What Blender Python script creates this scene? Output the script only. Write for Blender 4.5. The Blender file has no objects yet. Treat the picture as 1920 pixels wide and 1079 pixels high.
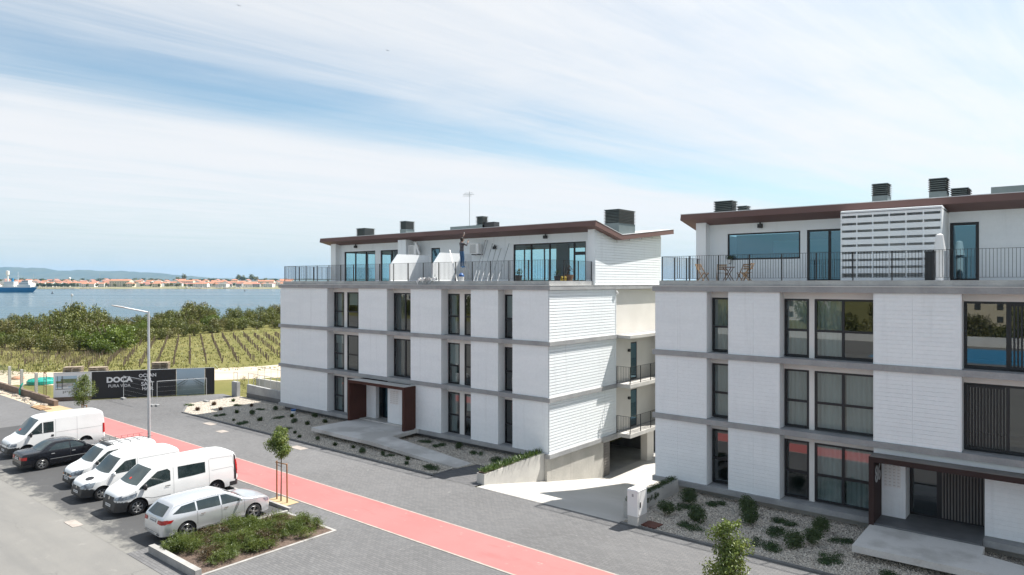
import bpy, bmesh, math, random
from mathutils import Vector, Matrix
from mathutils.bvhtree import BVHTree

random.seed(7)
SC = bpy.context.scene
COL = SC.collection

# ------------------------------------------------------------------ camera
# World: X runs along the facades, Y into the buildings, z = 0 is the paving.
cam_d = bpy.data.cameras.new('camera')
cam = bpy.data.objects.new('camera', cam_d)
COL.objects.link(cam)
cam.location = (0, 0, 10.046)
cam.rotation_euler = (math.radians(90), 0, math.radians(39.28))
cam_d.sensor_width = 36
cam_d.lens = 24.32
cam_d.shift_y = -0.0052
cam_d.clip_start = 0.3
cam_d.clip_end = 60000
SC.camera = cam

# ------------------------------------------------------------------ light
SUN = Vector((.265, .568, 1)).normalized()
EL = math.asin(SUN.z)
sun_d = bpy.data.lights.new('sun', 'SUN')
sun_d.energy = 5.0
sun_d.angle = math.radians(.53)
sun_d.color = (1, .95, .88)
sun = bpy.data.objects.new('sun', sun_d)
COL.objects.link(sun)
sun.location = (30, 60, 90)
sun.rotation_euler = SUN.to_track_quat('Z', 'Y').to_euler()

SC.view_settings.view_transform = 'Standard'
SC.view_settings.look = 'None'
SC.view_settings.gamma = 1
SC.view_settings.exposure = 0.92
SC.cycles.max_bounces = 8
SC.cycles.transparent_max_bounces = 16
SC.cycles.volume_bounces = 1
SC.cycles.caustics_reflective = False
SC.cycles.caustics_refractive = False
try:
    SC.cycles.use_denoising = True
except Exception:
    pass


class NT:
    """tiny node-tree helper"""
    def __init__(s, tree):
        s.t = tree
        s.n = tree.nodes
        s.l = tree.links

    def node(s, typ, **kw):
        n = s.n.new(typ)
        for k, v in kw.items():
            if k.startswith('i_'):
                key = k[2:]
                key = int(key) if key.isdigit() else key
                s.set(n.inputs[key], v)
            else:
                setattr(n, k, v)
        return n

    def set(s, sock, v):
        if hasattr(v, 'is_linked') or hasattr(v, 'is_output'):
            s.l.new(v, sock)
        else:
            sock.default_value = v

    def math(s, op, a, b=None, c=None, clamp=False):
        n = s.n.new('ShaderNodeMath')
        n.operation = op
        n.use_clamp = clamp
        s.set(n.inputs[0], a)
        if b is not None:
            s.set(n.inputs[1], b)
        if c is not None:
            s.set(n.inputs[2], c)
        return n.outputs[0]

    def mix(s, f, a, b, typ='RGBA', blend='MIX'):
        n = s.n.new('ShaderNodeMix')
        n.data_type = typ
        if typ == 'RGBA':
            n.blend_type = blend
            s.set(n.inputs[0], f)
            s.set(n.inputs[6], a if hasattr(a, 'is_output') else (*a[:3], 1))
            s.set(n.inputs[7], b if hasattr(b, 'is_output') else (*b[:3], 1))
            return n.outputs[2]
        s.set(n.inputs[0], f)
        s.set(n.inputs[2], a)
        s.set(n.inputs[3], b)
        return n.outputs[0]

    def maprange(s, v, a, b, c=0., d=1., smooth=False):
        n = s.n.new('ShaderNodeMapRange')
        n.interpolation_type = 'SMOOTHSTEP' if smooth else 'LINEAR'
        s.set(n.inputs[0], v)
        for i, x in zip((1, 2, 3, 4), (a, b, c, d)):
            s.set(n.inputs[i], x)
        return n.outputs[0]

    def noise(s, vec, scale, detail=3., rough=.55, dist=0., dim='3D'):
        n = s.n.new('ShaderNodeTexNoise')
        n.noise_dimensions = dim
        if vec is not None:
            s.l.new(vec, n.inputs['Vector'])
        n.inputs['Scale'].default_value = scale
        n.inputs['Detail'].default_value = detail
        n.inputs['Roughness'].default_value = rough
        n.inputs['Distortion'].default_value = dist
        return n.outputs[0]

    def ramp(s, f, stops, interp='LINEAR'):
        n = s.n.new('ShaderNodeValToRGB')
        cr = n.color_ramp
        cr.interpolation = interp
        while len(cr.elements) < len(stops):
            cr.elements.new(.5)
        for e, (p, c) in zip(cr.elements, stops):
            e.position = p
            e.color = (*c[:3], 1) if hasattr(c, '__len__') else (c, c, c, 1)
        s.set(n.inputs[0], f)
        return n.outputs[0]

    def vmul(s, v, xyz):
        n = s.n.new('ShaderNodeVectorMath')
        n.operation = 'MULTIPLY'
        s.set(n.inputs[0], v)
        n.inputs[1].default_value = xyz
        return n.outputs[0]


# ------------------------------------------------------------------ sky: Nishita with a sheet of streaky cirrus
world = bpy.data.worlds.new('World')
SC.world = world
world.use_nodes = True
w = NT(world.node_tree)
w.n.clear()
sky = w.node('ShaderNodeTexSky', sky_type='NISHITA', sun_disc=False)
sky.sun_elevation = EL
sky.sun_rotation = math.atan2(SUN.x, SUN.y)
sky.altitude = 10
sky.air_density = 1.0
sky.dust_density = .6
sky.ozone_density = 1.0
tc = w.node('ShaderNodeTexCoord')
sep = w.node('ShaderNodeSeparateXYZ')
w.l.new(tc.outputs['Generated'], sep.inputs[0])
zc = w.math('MAXIMUM', sep.outputs[2], .035)
pxn = w.math('DIVIDE', sep.outputs[0], zc)
pyn = w.math('DIVIDE', sep.outputs[1], zc)
# the streaks run nearly along Y; across them the density goes up and down
pr = w.math('MULTIPLY_ADD', pyn, -.12, pxn)
comb = w.node('ShaderNodeCombineXYZ')
w.l.new(pr, comb.inputs[0])
w.l.new(pyn, comb.inputs[1])
warp = w.noise(w.vmul(comb.outputs[0], (.30, .10, 1)), 1.6, 3, .5)
fine = w.noise(w.vmul(comb.outputs[0], (1.0, .13, 1)), 1.9, 7, .62, 1.0)
fib = w.noise(w.vmul(comb.outputs[0], (5.2, .42, 1)), 2.6, 5, .65, .8)
puff = w.noise(w.vmul(comb.outputs[0], (.55, .42, 1)), 1.3, 6, .6, .5)
prw = w.math('MULTIPLY_ADD', w.math('SUBTRACT', warp, .5), 1.7, pr)
band = w.ramp(w.maprange(prw, -9., 9.), [
    (.0, .75), (.17, .95), (.225, .97), (.258, .80), (.282, .32), (.308, .28), (.338, .56), (.385, .78), (.43, .88),
    (.465, .52), (.50, .28), (.545, .4), (.62, .85), (.70, .8), (.80, .9), (.9, .7), (1., .8)], 'B_SPLINE')
dens = w.math('MULTIPLY_ADD', w.math('SUBTRACT', fine, .5), .70, band)
dens = w.math('MULTIPLY_ADD', w.math('SUBTRACT', fib, .5), .20, dens)
dens = w.math('MULTIPLY_ADD', w.math('SUBTRACT', puff, .5), .55, dens)
dens = w.math('MULTIPLY', w.maprange(dens, .02, 1.05, 0., 1., True), .97, clamp=True)
# towards the horizon the sheet thins into pale blue air; its unseen part behind the viewer is set to light the facades
low = w.maprange(sep.outputs[2], .0, .11, .34, 1., True)
dens = w.math('MULTIPLY', dens, low)
dens = w.math('MULTIPLY', dens, w.maprange(sep.outputs[1], -.35, .25, .9, 1., True))
skyc = w.mix(1., sky.outputs[0], (.80, .86, .79), blend='MULTIPLY')
# milky air low over the lagoon
skyc = w.mix(w.maprange(sep.outputs[2], .0, .16, .9, 0., True), skyc, (2.75, 3.45, 3.7))
# forward scattering: thin cloud is brighter towards the sun
dot = w.node('ShaderNodeVectorMath', operation='DOT_PRODUCT')
w.l.new(tc.outputs['Generated'], dot.inputs[0])
dot.inputs[1].default_value = SUN
aur = w.math('POWER', w.math('MAXIMUM', dot.outputs['Value'], 0.), 6.)
cl = w.node('ShaderNodeVectorMath', operation='SCALE')
cl.inputs[0].default_value = (4.95, 5.02, 5.12)
w.l.new(w.math('MULTIPLY_ADD', aur, 1.3, 1.), cl.inputs['Scale'])
mixc = w.mix(dens, skyc, cl.outputs[0])
bg = w.node('ShaderNodeBackground')
w.l.new(mixc, bg.inputs[0])
bg.inputs[1].default_value = .098
wo = w.node('ShaderNodeOutputWorld')
w.l.new(bg.outputs[0], wo.inputs[0])


# ------------------------------------------------------------------ materials
MATS = {}


def pbr(name, col, rough=.6, col2=None, scale=3., amt=1., detail=4., bump=0., bscale=None, metal=0.,
        spec=.5, lo=.35, hi=.65, stretch=(1, 1, 1), fine=None, coat=0., coords='pos', streak=0.):
    """principled material; colour varies between col and col2 by noise in world space"""
    m = bpy.data.materials.new(name)
    m.use_nodes = True
    t = NT(m.node_tree)
    b = t.n['Principled BSDF']
    if coords == 'pos':
        pos = t.node('ShaderNodeNewGeometry').outputs['Position']
    else:
        pos = t.node('ShaderNodeTexCoord').outputs['Object']
    v = t.vmul(pos, stretch)
    c = None
    if col2 is not None:
        f = t.maprange(t.noise(v, scale, detail), lo, hi, 0, amt, True)
        c = t.mix(f, col, col2)
    if fine is not None:
        fs, fa = fine
        f2 = t.noise(pos, fs, 2., .6)
        k = t.maprange(f2, .25, .75, 1 - fa, 1 + fa)
        n = t.node('ShaderNodeCombineXYZ')
        for i in range(3):
            t.l.new(k, n.inputs[i])
        c = t.mix(1., c if c is not None else col, n.outputs[0], blend='MULTIPLY')
    if streak:
        sv = t.noise(t.vmul(pos, (2.6, 2.6, .16)), 1., 5., .65)
        c = t.mix(t.maprange(sv, .52, .78, 0, streak, True), c if c is not None else col, tuple(.72 * x for x in col))
    if c is not None:
        t.l.new(c, b.inputs['Base Color'])
    else:
        b.inputs['Base Color'].default_value = (*col, 1)
    b.inputs['Roughness'].default_value = rough
    b.inputs['Metallic'].default_value = metal
    b.inputs['Specular IOR Level'].default_value = spec
    b.inputs['Coat Weight'].default_value = coat
    b.inputs['Coat Roughness'].default_value = .05
    if bump:
        bn = t.node('ShaderNodeBump')
        bn.inputs['Strength'].default_value = bump
        bn.inputs['Distance'].default_value = .02
        t.l.new(t.noise(v, bscale or scale * 6, 4.), bn.inputs['Height'])
        t.l.new(bn.outputs[0], b.inputs['Normal'])
    MATS[name] = m
    return m


def glass(name, tint, ior=1.7, extra=0., rough=.0, gc=(.95, .98, 1)):
    """window glass: Fresnel mirror over tinted see-through"""
    m = bpy.data.materials.new(name)
    m.use_nodes = True
    t = NT(m.node_tree)
    t.n.clear()
    fr = t.node('ShaderNodeFresnel', i_IOR=ior)
    geo = t.node('ShaderNodeNewGeometry')
    # the pane is thin: the same mirror share from both sides
    lw = t.node('ShaderNodeLayerWeight', i_Blend=.5)
    f = t.math('POWER', t.math('SUBTRACT', 1., t.math('SUBTRACT', 1., lw.outputs['Facing'])), 4.)
    r0 = ((ior - 1) / (ior + 1)) ** 2
    fac = t.math('MULTIPLY_ADD', f, 1 - r0, r0 + extra, clamp=True)
    tr = t.node('ShaderNodeBsdfTransparent', i_Color=(*tint, 1))
    gl = t.node('ShaderNodeBsdfGlossy', i_Roughness=rough)
    gl.inputs['Color'].default_value = (*gc, 1)
    mx = t.node('ShaderNodeMixShader')
    t.l.new(fac, mx.inputs[0])
    t.l.new(tr.outputs[0], mx.inputs[1])
    t.l.new(gl.outputs[0], mx.inputs[2])
    o = t.node('ShaderNodeOutputMaterial')
    t.l.new(mx.outputs[0], o.inputs[0])
    MATS[name] = m
    return m


def leafmat(name, a, b, c=None, trans=.25, scale=.9):
    """leaf: diffuse + a little light shining through, hue varies from leaf to leaf and clump to clump"""
    m = bpy.data.materials.new(name)
    m.use_nodes = True
    t = NT(m.node_tree)
    t.n.clear()
    geo = t.node('ShaderNodeNewGeometry')
    f = t.maprange(t.noise(geo.outputs['Position'], scale, 3.), .3, .7)
    k = t.math('MULTIPLY_ADD', geo.outputs['Random Per Island'], .6, t.math('MULTIPLY', f, .5), clamp=True)
    col = t.ramp(k, [(0, a), (.5, tuple((x + y) / 2 for x, y in zip(a, b))), (.8, b), (1., c or b)])
    d = t.node('ShaderNodeBsdfDiffuse')
    t.l.new(col, d.inputs[0])
    tl = t.node('ShaderNodeBsdfTranslucent')
    t.l.new(t.mix(1., col, (1.15, 1.2, .55), blend='MULTIPLY'), tl.inputs[0])
    gl = t.node('ShaderNodeBsdfGlossy', i_Roughness=.45)
    gl.inputs['Color'].default_value = (.7, .75, .7, 1)
    mx = t.node('ShaderNodeMixShader')
    mx.inputs[0].default_value = trans
    t.l.new(d.outputs[0], mx.inputs[1])
    t.l.new(tl.outputs[0], mx.inputs[2])
    m2 = t.node('ShaderNodeMixShader')
    m2.inputs[0].default_value = .05
    t.l.new(mx.outputs[0], m2.inputs[1])
    t.l.new(gl.outputs[0], m2.inputs[2])
    o = t.node('ShaderNodeOutputMaterial')
    t.l.new(m2.outputs[0], o.inputs[0])
    MATS[name] = m
    return m


def pavers(name, a, b, mortar, sx, sy, rot=0., dirt=.5):
    """small concrete pavers, colour from stone to stone, worn patches"""
    m = bpy.data.materials.new(name)
    m.use_nodes = True
    t = NT(m.node_tree)
    p = t.n['Principled BSDF']
    pos = t.node('ShaderNodeNewGeometry').outputs['Position']
    mp = t.node('ShaderNodeMapping')
    mp.inputs['Rotation'].default_value = (0, 0, rot)
    t.l.new(pos, mp.inputs[0])
    br = t.node('ShaderNodeTexBrick')
    br.offset = .5
    t.l.new(mp.outputs[0], br.inputs['Vector'])
    br.inputs['Color1'].default_value = (*a, 1)
    br.inputs['Color2'].default_value = (*b, 1)
    br.inputs['Mortar'].default_value = (*mortar, 1)
    br.inputs['Scale'].default_value = 1.
    br.inputs['Mortar Size'].default_value = .009
    br.inputs['Mortar Smooth'].default_value = .3
    br.inputs['Brick Width'].default_value = sx
    br.inputs['Row Height'].default_value = sy
    big = t.maprange(t.noise(pos, .35, 5., .6), .3, .72, 0, dirt, True)
    c = t.mix(big, br.outputs[0], tuple(1.45 * x for x in a))
    spots = t.maprange(t.noise(pos, 2.3, 5., .7), .66, .74, 0, .45, True)
    c = t.mix(spots, c, (.42, .41, .39))
    k = t.maprange(t.noise(t.vmul(pos, (1, 1, 1)), .07, 3.), .3, .7, .86, 1.16)
    n = t.node('ShaderNodeCombineXYZ')
    for i in range(3):
        t.l.new(k, n.inputs[i])
    c = t.mix(1., c, n.outputs[0], blend='MULTIPLY')
    t.l.new(c, p.inputs['Base Color'])
    p.inputs['Roughness'].default_value = .8
    bn = t.node('ShaderNodeBump')
    bn.inputs['Strength'].default_value = .6
    bn.inputs['Distance'].default_value = .01
    t.l.new(t.math('SUBTRACT', 1., br.outputs['Fac']), bn.inputs['Height'])
    t.l.new(bn.outputs[0], p.inputs['Normal'])
    MATS[name] = m
    return m


M = MATS
pbr('white_paint', (.83, .865, .88), .55, (.79, .823, .842), .5, .8, bump=.03, bscale=12, streak=.3)
pbr('white_board', (.83, .865, .88), .5, (.785, .823, .842), .9, .8, fine=(7, .03), stretch=(.3, .3, 2), streak=.34)
pbr('plaster_beige', (.70, .675, .63), .8, (.65, .625, .58), .6, 1.)
pbr('plaster_white', (.74, .74, .72), .7, (.68, .68, .66), .6, 1.)
pbr('concrete_slab', (.345, .35, .35), .8, (.28, .285, .29), 1.1, 1., detail=6, fine=(14, .08), bump=.1, streak=.5)
pbr('concrete_light', (.52, .51, .48), .8, (.43, .42, .40), .8, 1., detail=6, fine=(16, .06), bump=.1)
pbr('concrete_wall', (.47, .455, .42), .8, (.39, .38, .35), .6, 1., detail=6, fine=(10, .07), bump=.15, streak=.5)
pbr('driveway', (.45, .437, .41), .8, (.40, .387, .36), .35, 1., detail=6, fine=(20, .05))
pbr('entry_slab', (.60, .59, .565), .75, (.42, .41, .385), .55, .9, detail=5, lo=.42, hi=.62, fine=(18, .06))
pbr('dark_tile', (.115, .12, .125), .6, (.14, .145, .15), 2., 1.)
pbr('brown_metal', (.175, .108, .096), .6, (.155, .095, .085), .5, 1., spec=.2)
pbr('brown_portal', (.088, .042, .034), .7, (.072, .036, .029), .6, 1., spec=.05)
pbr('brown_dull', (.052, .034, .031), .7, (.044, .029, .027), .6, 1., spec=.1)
pbr('brown_top', (.17, .16, .15), .6, (.14, .13, .12), .8, 1.)
pbr('dark_frame', (.010, .011, .014), .45)
pbr('rail_black', (.018, .02, .022), .5)
pbr('zinc', (.15, .185, .19), .55, (.13, .165, .17), 2., 1., metal=.2)
pbr('louver_dark', (.014, .016, .018), .5)
pbr('roof_metal', (.62, .63, .64), .45, (.56, .57, .58), .7, 1., metal=.1)
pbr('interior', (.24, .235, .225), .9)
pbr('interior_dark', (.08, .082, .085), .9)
pbr('curtain', (.72, .71, .68), .9)
pbr('steel', (.45, .46, .46), .35, metal=.8)
pbr('galv', (.50, .52, .53), .45, (.44, .46, .47), 2., 1., metal=.35)
pbr('plastic_white', (.78, .78, .77), .4)
pbr('plastic_grey', (.36, .36, .36), .5)
pbr('black_plastic', (.02, .021, .023), .5, (.03, .031, .033), 4., 1.)
pbr('wood', (.36, .23, .12), .75, (.27, .17, .09), 3., 1., stretch=(1, 1, .3))
pbr('wood_grey', (.40, .33, .25), .8, (.30, .245, .18), 4., 1.)
pbr('wood_teak', (.20, .12, .075), .6, (.15, .09, .06), 5., 1.)
pbr('teal_plastic', (.01, .33, .27), .4)
pbr('sign_black', (.012, .012, .014), .5)
pbr('sign_white', (.78, .78, .78), .5)
pbr('rust_plate', (.14, .045, .03), .7, (.10, .035, .025), 6, 1.)
glass('window_glass', (.47, .56, .57), 1.9, .02)
glass('pent_glass', (.66, .84, .86), 1.6)
glass('teal_glass', (.30, .52, .60), 1.8, .14, gc=(.50, .82, 1.))
glass('car_glass', (.22, .27, .26), 1.7)


# ------------------------------------------------------------------ mesh building
class MB:
    def __init__(s):
        s.v, s.f = [], []

    def add(s, vs, fs):
        o = len(s.v)
        s.v += [tuple(p) for p in vs]
        s.f += [tuple(i + o for i in f) for f in fs]
        return s

    def box(s, x0, x1, y0, y1, z0, z1):
        return s.add([(x0, y0, z0), (x1, y0, z0), (x1, y1, z0), (x0, y1, z0),
                      (x0, y0, z1), (x1, y0, z1), (x1, y1, z1), (x0, y1, z1)],
                     [(0, 3, 2, 1), (4, 5, 6, 7), (0, 1, 5, 4), (1, 2, 6, 5), (2, 3, 7, 6), (3, 0, 4, 7)])

    def quad(s, *p):
        return s.add(p, [tuple(range(len(p)))])

    def prism(s, pts, axis, a0, a1):
        """pts: 2-D outline; axis 'z': (x,y), 'x': (y,z), 'y': (x,z)"""
        def P(p, a):
            return {'z': (p[0], p[1], a), 'x': (a, p[0], p[1]), 'y': (p[0], a, p[1])}[axis]
        n = len(pts)
        vs = [P(p, a0) for p in pts] + [P(p, a1) for p in pts]
        fs = [tuple(range(n))[::-1], tuple(range(n, 2 * n))]
        fs += [(i, (i + 1) % n, (i + 1) % n + n, i + n) for i in range(n)]
        return s.add(vs, fs)

    def cyl(s, p0, p1, r0, r1=None, n=8, caps=True):
        r1 = r0 if r1 is None else r1
        p0, p1 = Vector(p0), Vector(p1)
        d = (p1 - p0)
        if d.length < 1e-6:
            return s
        d.normalize()
        a = d.orthogonal().normalized()
        b = d.cross(a)
        vs = []
        for p, r in ((p0, r0), (p1, r1)):
            for i in range(n):
                t = 2 * math.pi * i / n
                vs.append(p + a * (r * math.cos(t)) + b * (r * math.sin(t)))
        fs = [(i, (i + 1) % n, (i + 1) % n + n, i + n) for i in range(n)]
        if caps:
            fs += [tuple(range(n))[::-1], tuple(range(n, 2 * n))]
        return s.add(vs, fs)

    def tube(s, path, r, n=6):
        for a, b in zip(path, path[1:]):
            s.cyl(a, b, r, r, n)
        return s

    def bar(s, p0, p1, wx, wz):
        """square bar between two points"""
        p0, p1 = Vector(p0), Vector(p1)
        d = (p1 - p0).normalized()
        up = Vector((0, 0, 1)) if abs(d.z) < .9 else Vector((0, 1, 0))
        a = d.cross(up).normalized() * (wx / 2)
        b = a.cross(d).normalized() * (wz / 2)
        vs = [p + x * a + y * b for p in (p0, p1) for x, y in ((-1, -1), (1, -1), (1, 1), (-1, 1))]
        return s.add(vs, [(0, 1, 5, 4), (1, 2, 6, 5), (2, 3, 7, 6), (3, 0, 4, 7), (3, 2, 1, 0), (4, 5, 6, 7)])

    def grid(s, rows, close=False):
        n = len(rows[0])
        vs = [p for r in rows for p in r]
        fs = []
        for i in range(len(rows) - 1):
            for j in range(n - 1 if not close else n):
                k = (j + 1) % n
                fs.append((i * n + j, i * n + k, (i + 1) * n + k, (i + 1) * n + j))
        return s.add(vs, fs)

    def lathe(s, prof, n=16, axis='z', c=(0, 0, 0)):
        rows = []
        for r, h in prof:
            row = []
            for i in range(n):
                t = 2 * math.pi * i / n
                p = (r * math.cos(t), r * math.sin(t), h)
                if axis == 'x':
                    p = (h, p[0], p[1])
                elif axis == 'y':
                    p = (p[0], h, p[1])
                row.append((p[0] + c[0], p[1] + c[1], p[2] + c[2]))
            rows.append(row)
        return s.grid(rows, True)

    def mesh(s, name, off=(0, 0, 0), smooth=False):
        me = bpy.data.meshes.new(name)
        me.from_pydata([(p[0] - off[0], p[1] - off[1], p[2] - off[2]) for p in s.v], [], s.f)
        me.update()
        if smooth:
            me.polygons.foreach_set('use_smooth', [True] * len(me.polygons))
        return me

    def obj(s, name, mat, parent=None, smooth=False, label=None, cat=None, group=None, kind=None, origin=None):
        """link the collected shape as ONE mesh object (world coordinates in, local data out)"""
        if parent is not None:
            off = wloc(parent)
        elif origin is not None:
            off = Vector(origin)
        else:
            xs, ys, zs = zip(*s.v)
            off = Vector(((min(xs) + max(xs)) / 2, (min(ys) + max(ys)) / 2, min(zs)))
        me = s.mesh(name, off, smooth)
        me.materials.append(M[mat] if isinstance(mat, str) else mat)
        o = bpy.data.objects.new(name, me)
        COL.objects.link(o)
        if parent is not None:
            o.parent = parent
        else:
            o.location = off
        return tag(o, label, cat, group, kind)


def wloc(o):
    p = Vector((0, 0, 0))
    while o is not None:
        p += o.location
        o = o.parent
    return p


def tag(o, label=None, cat=None, group=None, kind=None):
    for k, v in (('label', label), ('category', cat), ('group', group), ('kind', kind)):
        if v:
            o[k] = v
    return o


def thing(name, label, cat, loc=(0, 0, 0), group=None, rz=0.):
    o = bpy.data.objects.new(name, None)
    COL.objects.link(o)
    o.empty_display_size = .2
    o.location = loc
    o.rotation_euler.z = rz
    return tag(o, label, cat, group)


def inst(name, me, parent, loc, rot=(0, 0, 0), scale=(1, 1, 1)):
    """another object on shared mesh data, loc in world coordinates of an unrotated parent"""
    o = bpy.data.objects.new(name, me)
    COL.objects.link(o)
    if parent is not None:
        o.parent = parent
        o.location = Vector(loc) - wloc(parent)
    else:
        o.location = loc
    o.rotation_euler = rot
    o.scale = scale
    return o


def copy_tree(o, parent=None):
    c = o.copy()
    COL.objects.link(c)
    c.parent = parent
    for ch in list(o.children):
        copy_tree(ch, c)
    return c


def mesh_with(mb, name, mat, off=(0, 0, 0), smooth=False):
    me = mb.mesh(name, off, smooth)
    me.materials.append(M[mat] if isinstance(mat, str) else mat)
    return me


ORD = ['first', 'second', 'third', 'fourth', 'fifth', 'sixth', 'seventh', 'eighth', 'ninth', 'tenth', 'eleventh',
       'twelfth', 'thirteenth', 'fourteenth', 'fifteenth', 'sixteenth', 'seventeenth', 'eighteenth', 'nineteenth',
       'twentieth']


def ordinal(i):
    if i < 20:
        return ORD[i]
    tens = {2: 'twenty', 3: 'thirty', 4: 'forty', 5: 'fifty', 6: 'sixty', 7: 'seventy', 8: 'eighty', 9: 'ninety'}
    n = i + 1
    if n % 10 == 0:
        return tens[n // 10][:-1] + 'ieth'
    return tens[n // 10] + '-' + ORD[n % 10 - 1]


_c, _s = math.cos(math.radians(39.28)), math.sin(math.radians(39.28))


def screen_x(p):
    """where a point falls left to right as seen from the viewpoint (only to put names in order)"""
    x = p[0] * _c + p[1] * _s
    y = -p[0] * _s + p[1] * _c
    return x / max(y, .1)

# ================================================================== setting
CF = Vector((-math.sin(math.radians(39.28)), math.cos(math.radians(39.28)), 0))
CR = Vector((math.cos(math.radians(39.28)), math.sin(math.radians(39.28)), 0))


def ud(x, y):
    return x * CR.x + y * CR.y, x * CF.x + y * CF.y


def from_ud(u, d, z=0.):
    p = CR * u + CF * d
    return (p.x, p.y, z)


def sstep(a, b, x):
    t = min(1, max(0, (x - a) / (b - a)))
    return t * t * (3 - 2 * t)


def land_z(x, y):
    u, d = ud(x, y)
    wob = 9 * math.sin(u * .021 + 1) + 5 * math.sin(u * .057)
    return -.06 - 4.2 * sstep(176 + wob, 214 + wob, d)


# --- ground material: dry meadow with bare sandy patches
m = bpy.data.materials.new('meadow')
m.use_nodes = True
t = NT(m.node_tree)
p = t.n['Principled BSDF']
pos = t.node('ShaderNodeNewGeometry').outputs['Position']
g1 = t.maprange(t.noise(pos, .12, 5., .6), .3, .7)
g2 = t.maprange(t.noise(pos, 1.1, 5., .7), .3, .75)
c = t.mix(g1, (.135, .135, .045), (.19, .17, .068))
c = t.mix(t.math('MULTIPLY', g2, .42), c, (.11, .122, .036))
c = t.mix(t.maprange(t.noise(pos, .055, 4., .6), .58, .68, 0, .6, True), c, (.27, .23, .125))
c = t.mix(t.maprange(t.noise(pos, .5, 5., .75), .62, .72, 0, .5, True), c, (.30, .25, .16))
t.l.new(c, p.inputs['Base Color'])
p.inputs['Roughness'].default_value = .95
p.inputs['Specular IOR Level'].default_value = .1
bn = t.node('ShaderNodeBump', i_Strength=.4)
bn.inputs['Distance'].default_value = .15
t.l.new(t.noise(pos, 1.6, 6., .7), bn.inputs['Height'])
t.l.new(bn.outputs[0], p.inputs['Normal'])
M['meadow'] = m

HX0, HX1, HY0, HY1 = -22.86, -14.9, 25.2, 46.
xs = sorted(set([-1500, -900, -600, -450] + list(range(-360, -99, 10)) + list(range(-100, 101, 10)) + [HX0, HX1, -54, -49,
                140, 200, 300, 500, 900, 1500]))
ys = sorted(set([-1500, -800, -400, -200, -120, -80] + list(range(-60, 241, 10)) + [HY0, HY1, 31, 280, 330, 400, 600, 1000]))
gm = MB()
idx = {}
for i, x in enumerate(xs):
    for j, y in enumerate(ys):
        idx[i, j] = len(gm.v)
        gm.v.append((x, y, land_z(x, y)))
for i in range(len(xs) - 1):
    for j in range(len(ys) - 1):
        if HX0 - .01 <= xs[i] < HX1 - .01 and HY0 - .01 <= ys[j] < HY1 - .01:
            continue
        gm.f.append((idx[i, j], idx[i + 1, j], idx[i + 1, j + 1], idx[i, j + 1]))
gm.obj('ground', 'meadow', kind='structure', origin=(0, 0, 0))

# --- lagoon
m = bpy.data.materials.new('lagoon_water')
m.use_nodes = True
t = NT(m.node_tree)
p = t.n['Principled BSDF']
pos = t.node('ShaderNodeNewGeometry').outputs['Position']
p.inputs['Base Color'].default_value = (.028, .082, .115, 1)
p.inputs['Roughness'].default_value = .16
p.inputs['IOR'].default_value = 1.33
p.inputs['Specular IOR Level'].default_value = .26
mp = t.node('ShaderNodeMapping')
mp.inputs['Rotation'].default_value = (0, 0, math.radians(-39.28))
t.l.new(pos, mp.inputs[0])
rot = mp.outputs[0]
rr = t.maprange(t.noise(t.vmul(rot, (.0016, .016, 1)), 1., 5., .6), .35, .65, .10, .22, True)
t.l.new(rr, p.inputs['Roughness'])
bn = t.node('ShaderNodeBump', i_Strength=1.)
bn.inputs['Distance'].default_value = .45
hh = t.math('MULTIPLY_ADD', t.noise(t.vmul(rot, (.3, .9, 1)), 1., 5., .65), 1.,
            t.math('MULTIPLY', t.noise(t.vmul(rot, (.01, .07, 1)), 1., 4.), 1.6))
t.l.new(hh, bn.inputs['Height'])
t.l.new(bn.outputs[0], p.inputs['Normal'])
M['lagoon_water'] = m
wm = MB()
wm.quad(from_ud(-9000, 150, -2.2), from_ud(9000, 150, -2.2), from_ud(9000, 11000, -2.2), from_ud(-9000, 11000, -2.2))
wm.obj('water', 'lagoon_water', kind='structure', origin=(0, 0, -2.2))

# --- asphalt, paving, cycle path
m = bpy.data.materials.new('asphalt_pale')
m.use_nodes = True
t = NT(m.node_tree)
p = t.n['Principled BSDF']
pos = t.node('ShaderNodeNewGeometry').outputs['Position']
c = t.mix(t.maprange(t.noise(pos, .33, 6., .62), .3, .7), (.158, .156, .149), (.19, .186, .174))
c = t.mix(t.maprange(t.noise(t.vmul(pos, (.12, 1, 1)), .9, 5., .6), .42, .72, 0, .55, True), c, (.13, .13, .127))
c = t.mix(t.maprange(t.noise(pos, 1.1, 6., .75), .58, .72, 0, .5, True), c, (.26, .255, .235))
vo = t.node('ShaderNodeTexVoronoi', feature='DISTANCE_TO_EDGE')
vo.inputs['Scale'].default_value = .16
wv = t.node('ShaderNodeVectorMath', operation='ADD')
t.l.new(pos, wv.inputs[0])
nz = t.node('ShaderNodeTexNoise')
nz.inputs['Scale'].default_value = .7
nz.inputs['Detail'].default_value = 5.
t.l.new(pos, nz.inputs['Vector'])
sc_ = t.node('ShaderNodeVectorMath', operation='SCALE')
sc_.inputs['Scale'].default_value = 2.2
t.l.new(nz.outputs[1], sc_.inputs[0])
t.l.new(sc_.outputs[0], wv.inputs[1])
t.l.new(wv.outputs[0], vo.inputs['Vector'])
crk = t.math('MULTIPLY', t.maprange(vo.outputs['Distance'], .0, .006, .6, 0.), t.maprange(t.noise(pos, .12, 3.), .45, .6))
c = t.mix(crk, c, (.07, .07, .068))
k = t.maprange(t.noise(pos, 38., 2., .7), .25, .75, .86, 1.14)
n = t.node('ShaderNodeCombineXYZ')
for i in range(3):
    t.l.new(k, n.inputs[i])
t.l.new(t.mix(1., c, n.outputs[0], blend='MULTIPLY'), p.inputs['Base Color'])
p.inputs['Roughness'].default_value = .9
M['asphalt_pale'] = m

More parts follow.
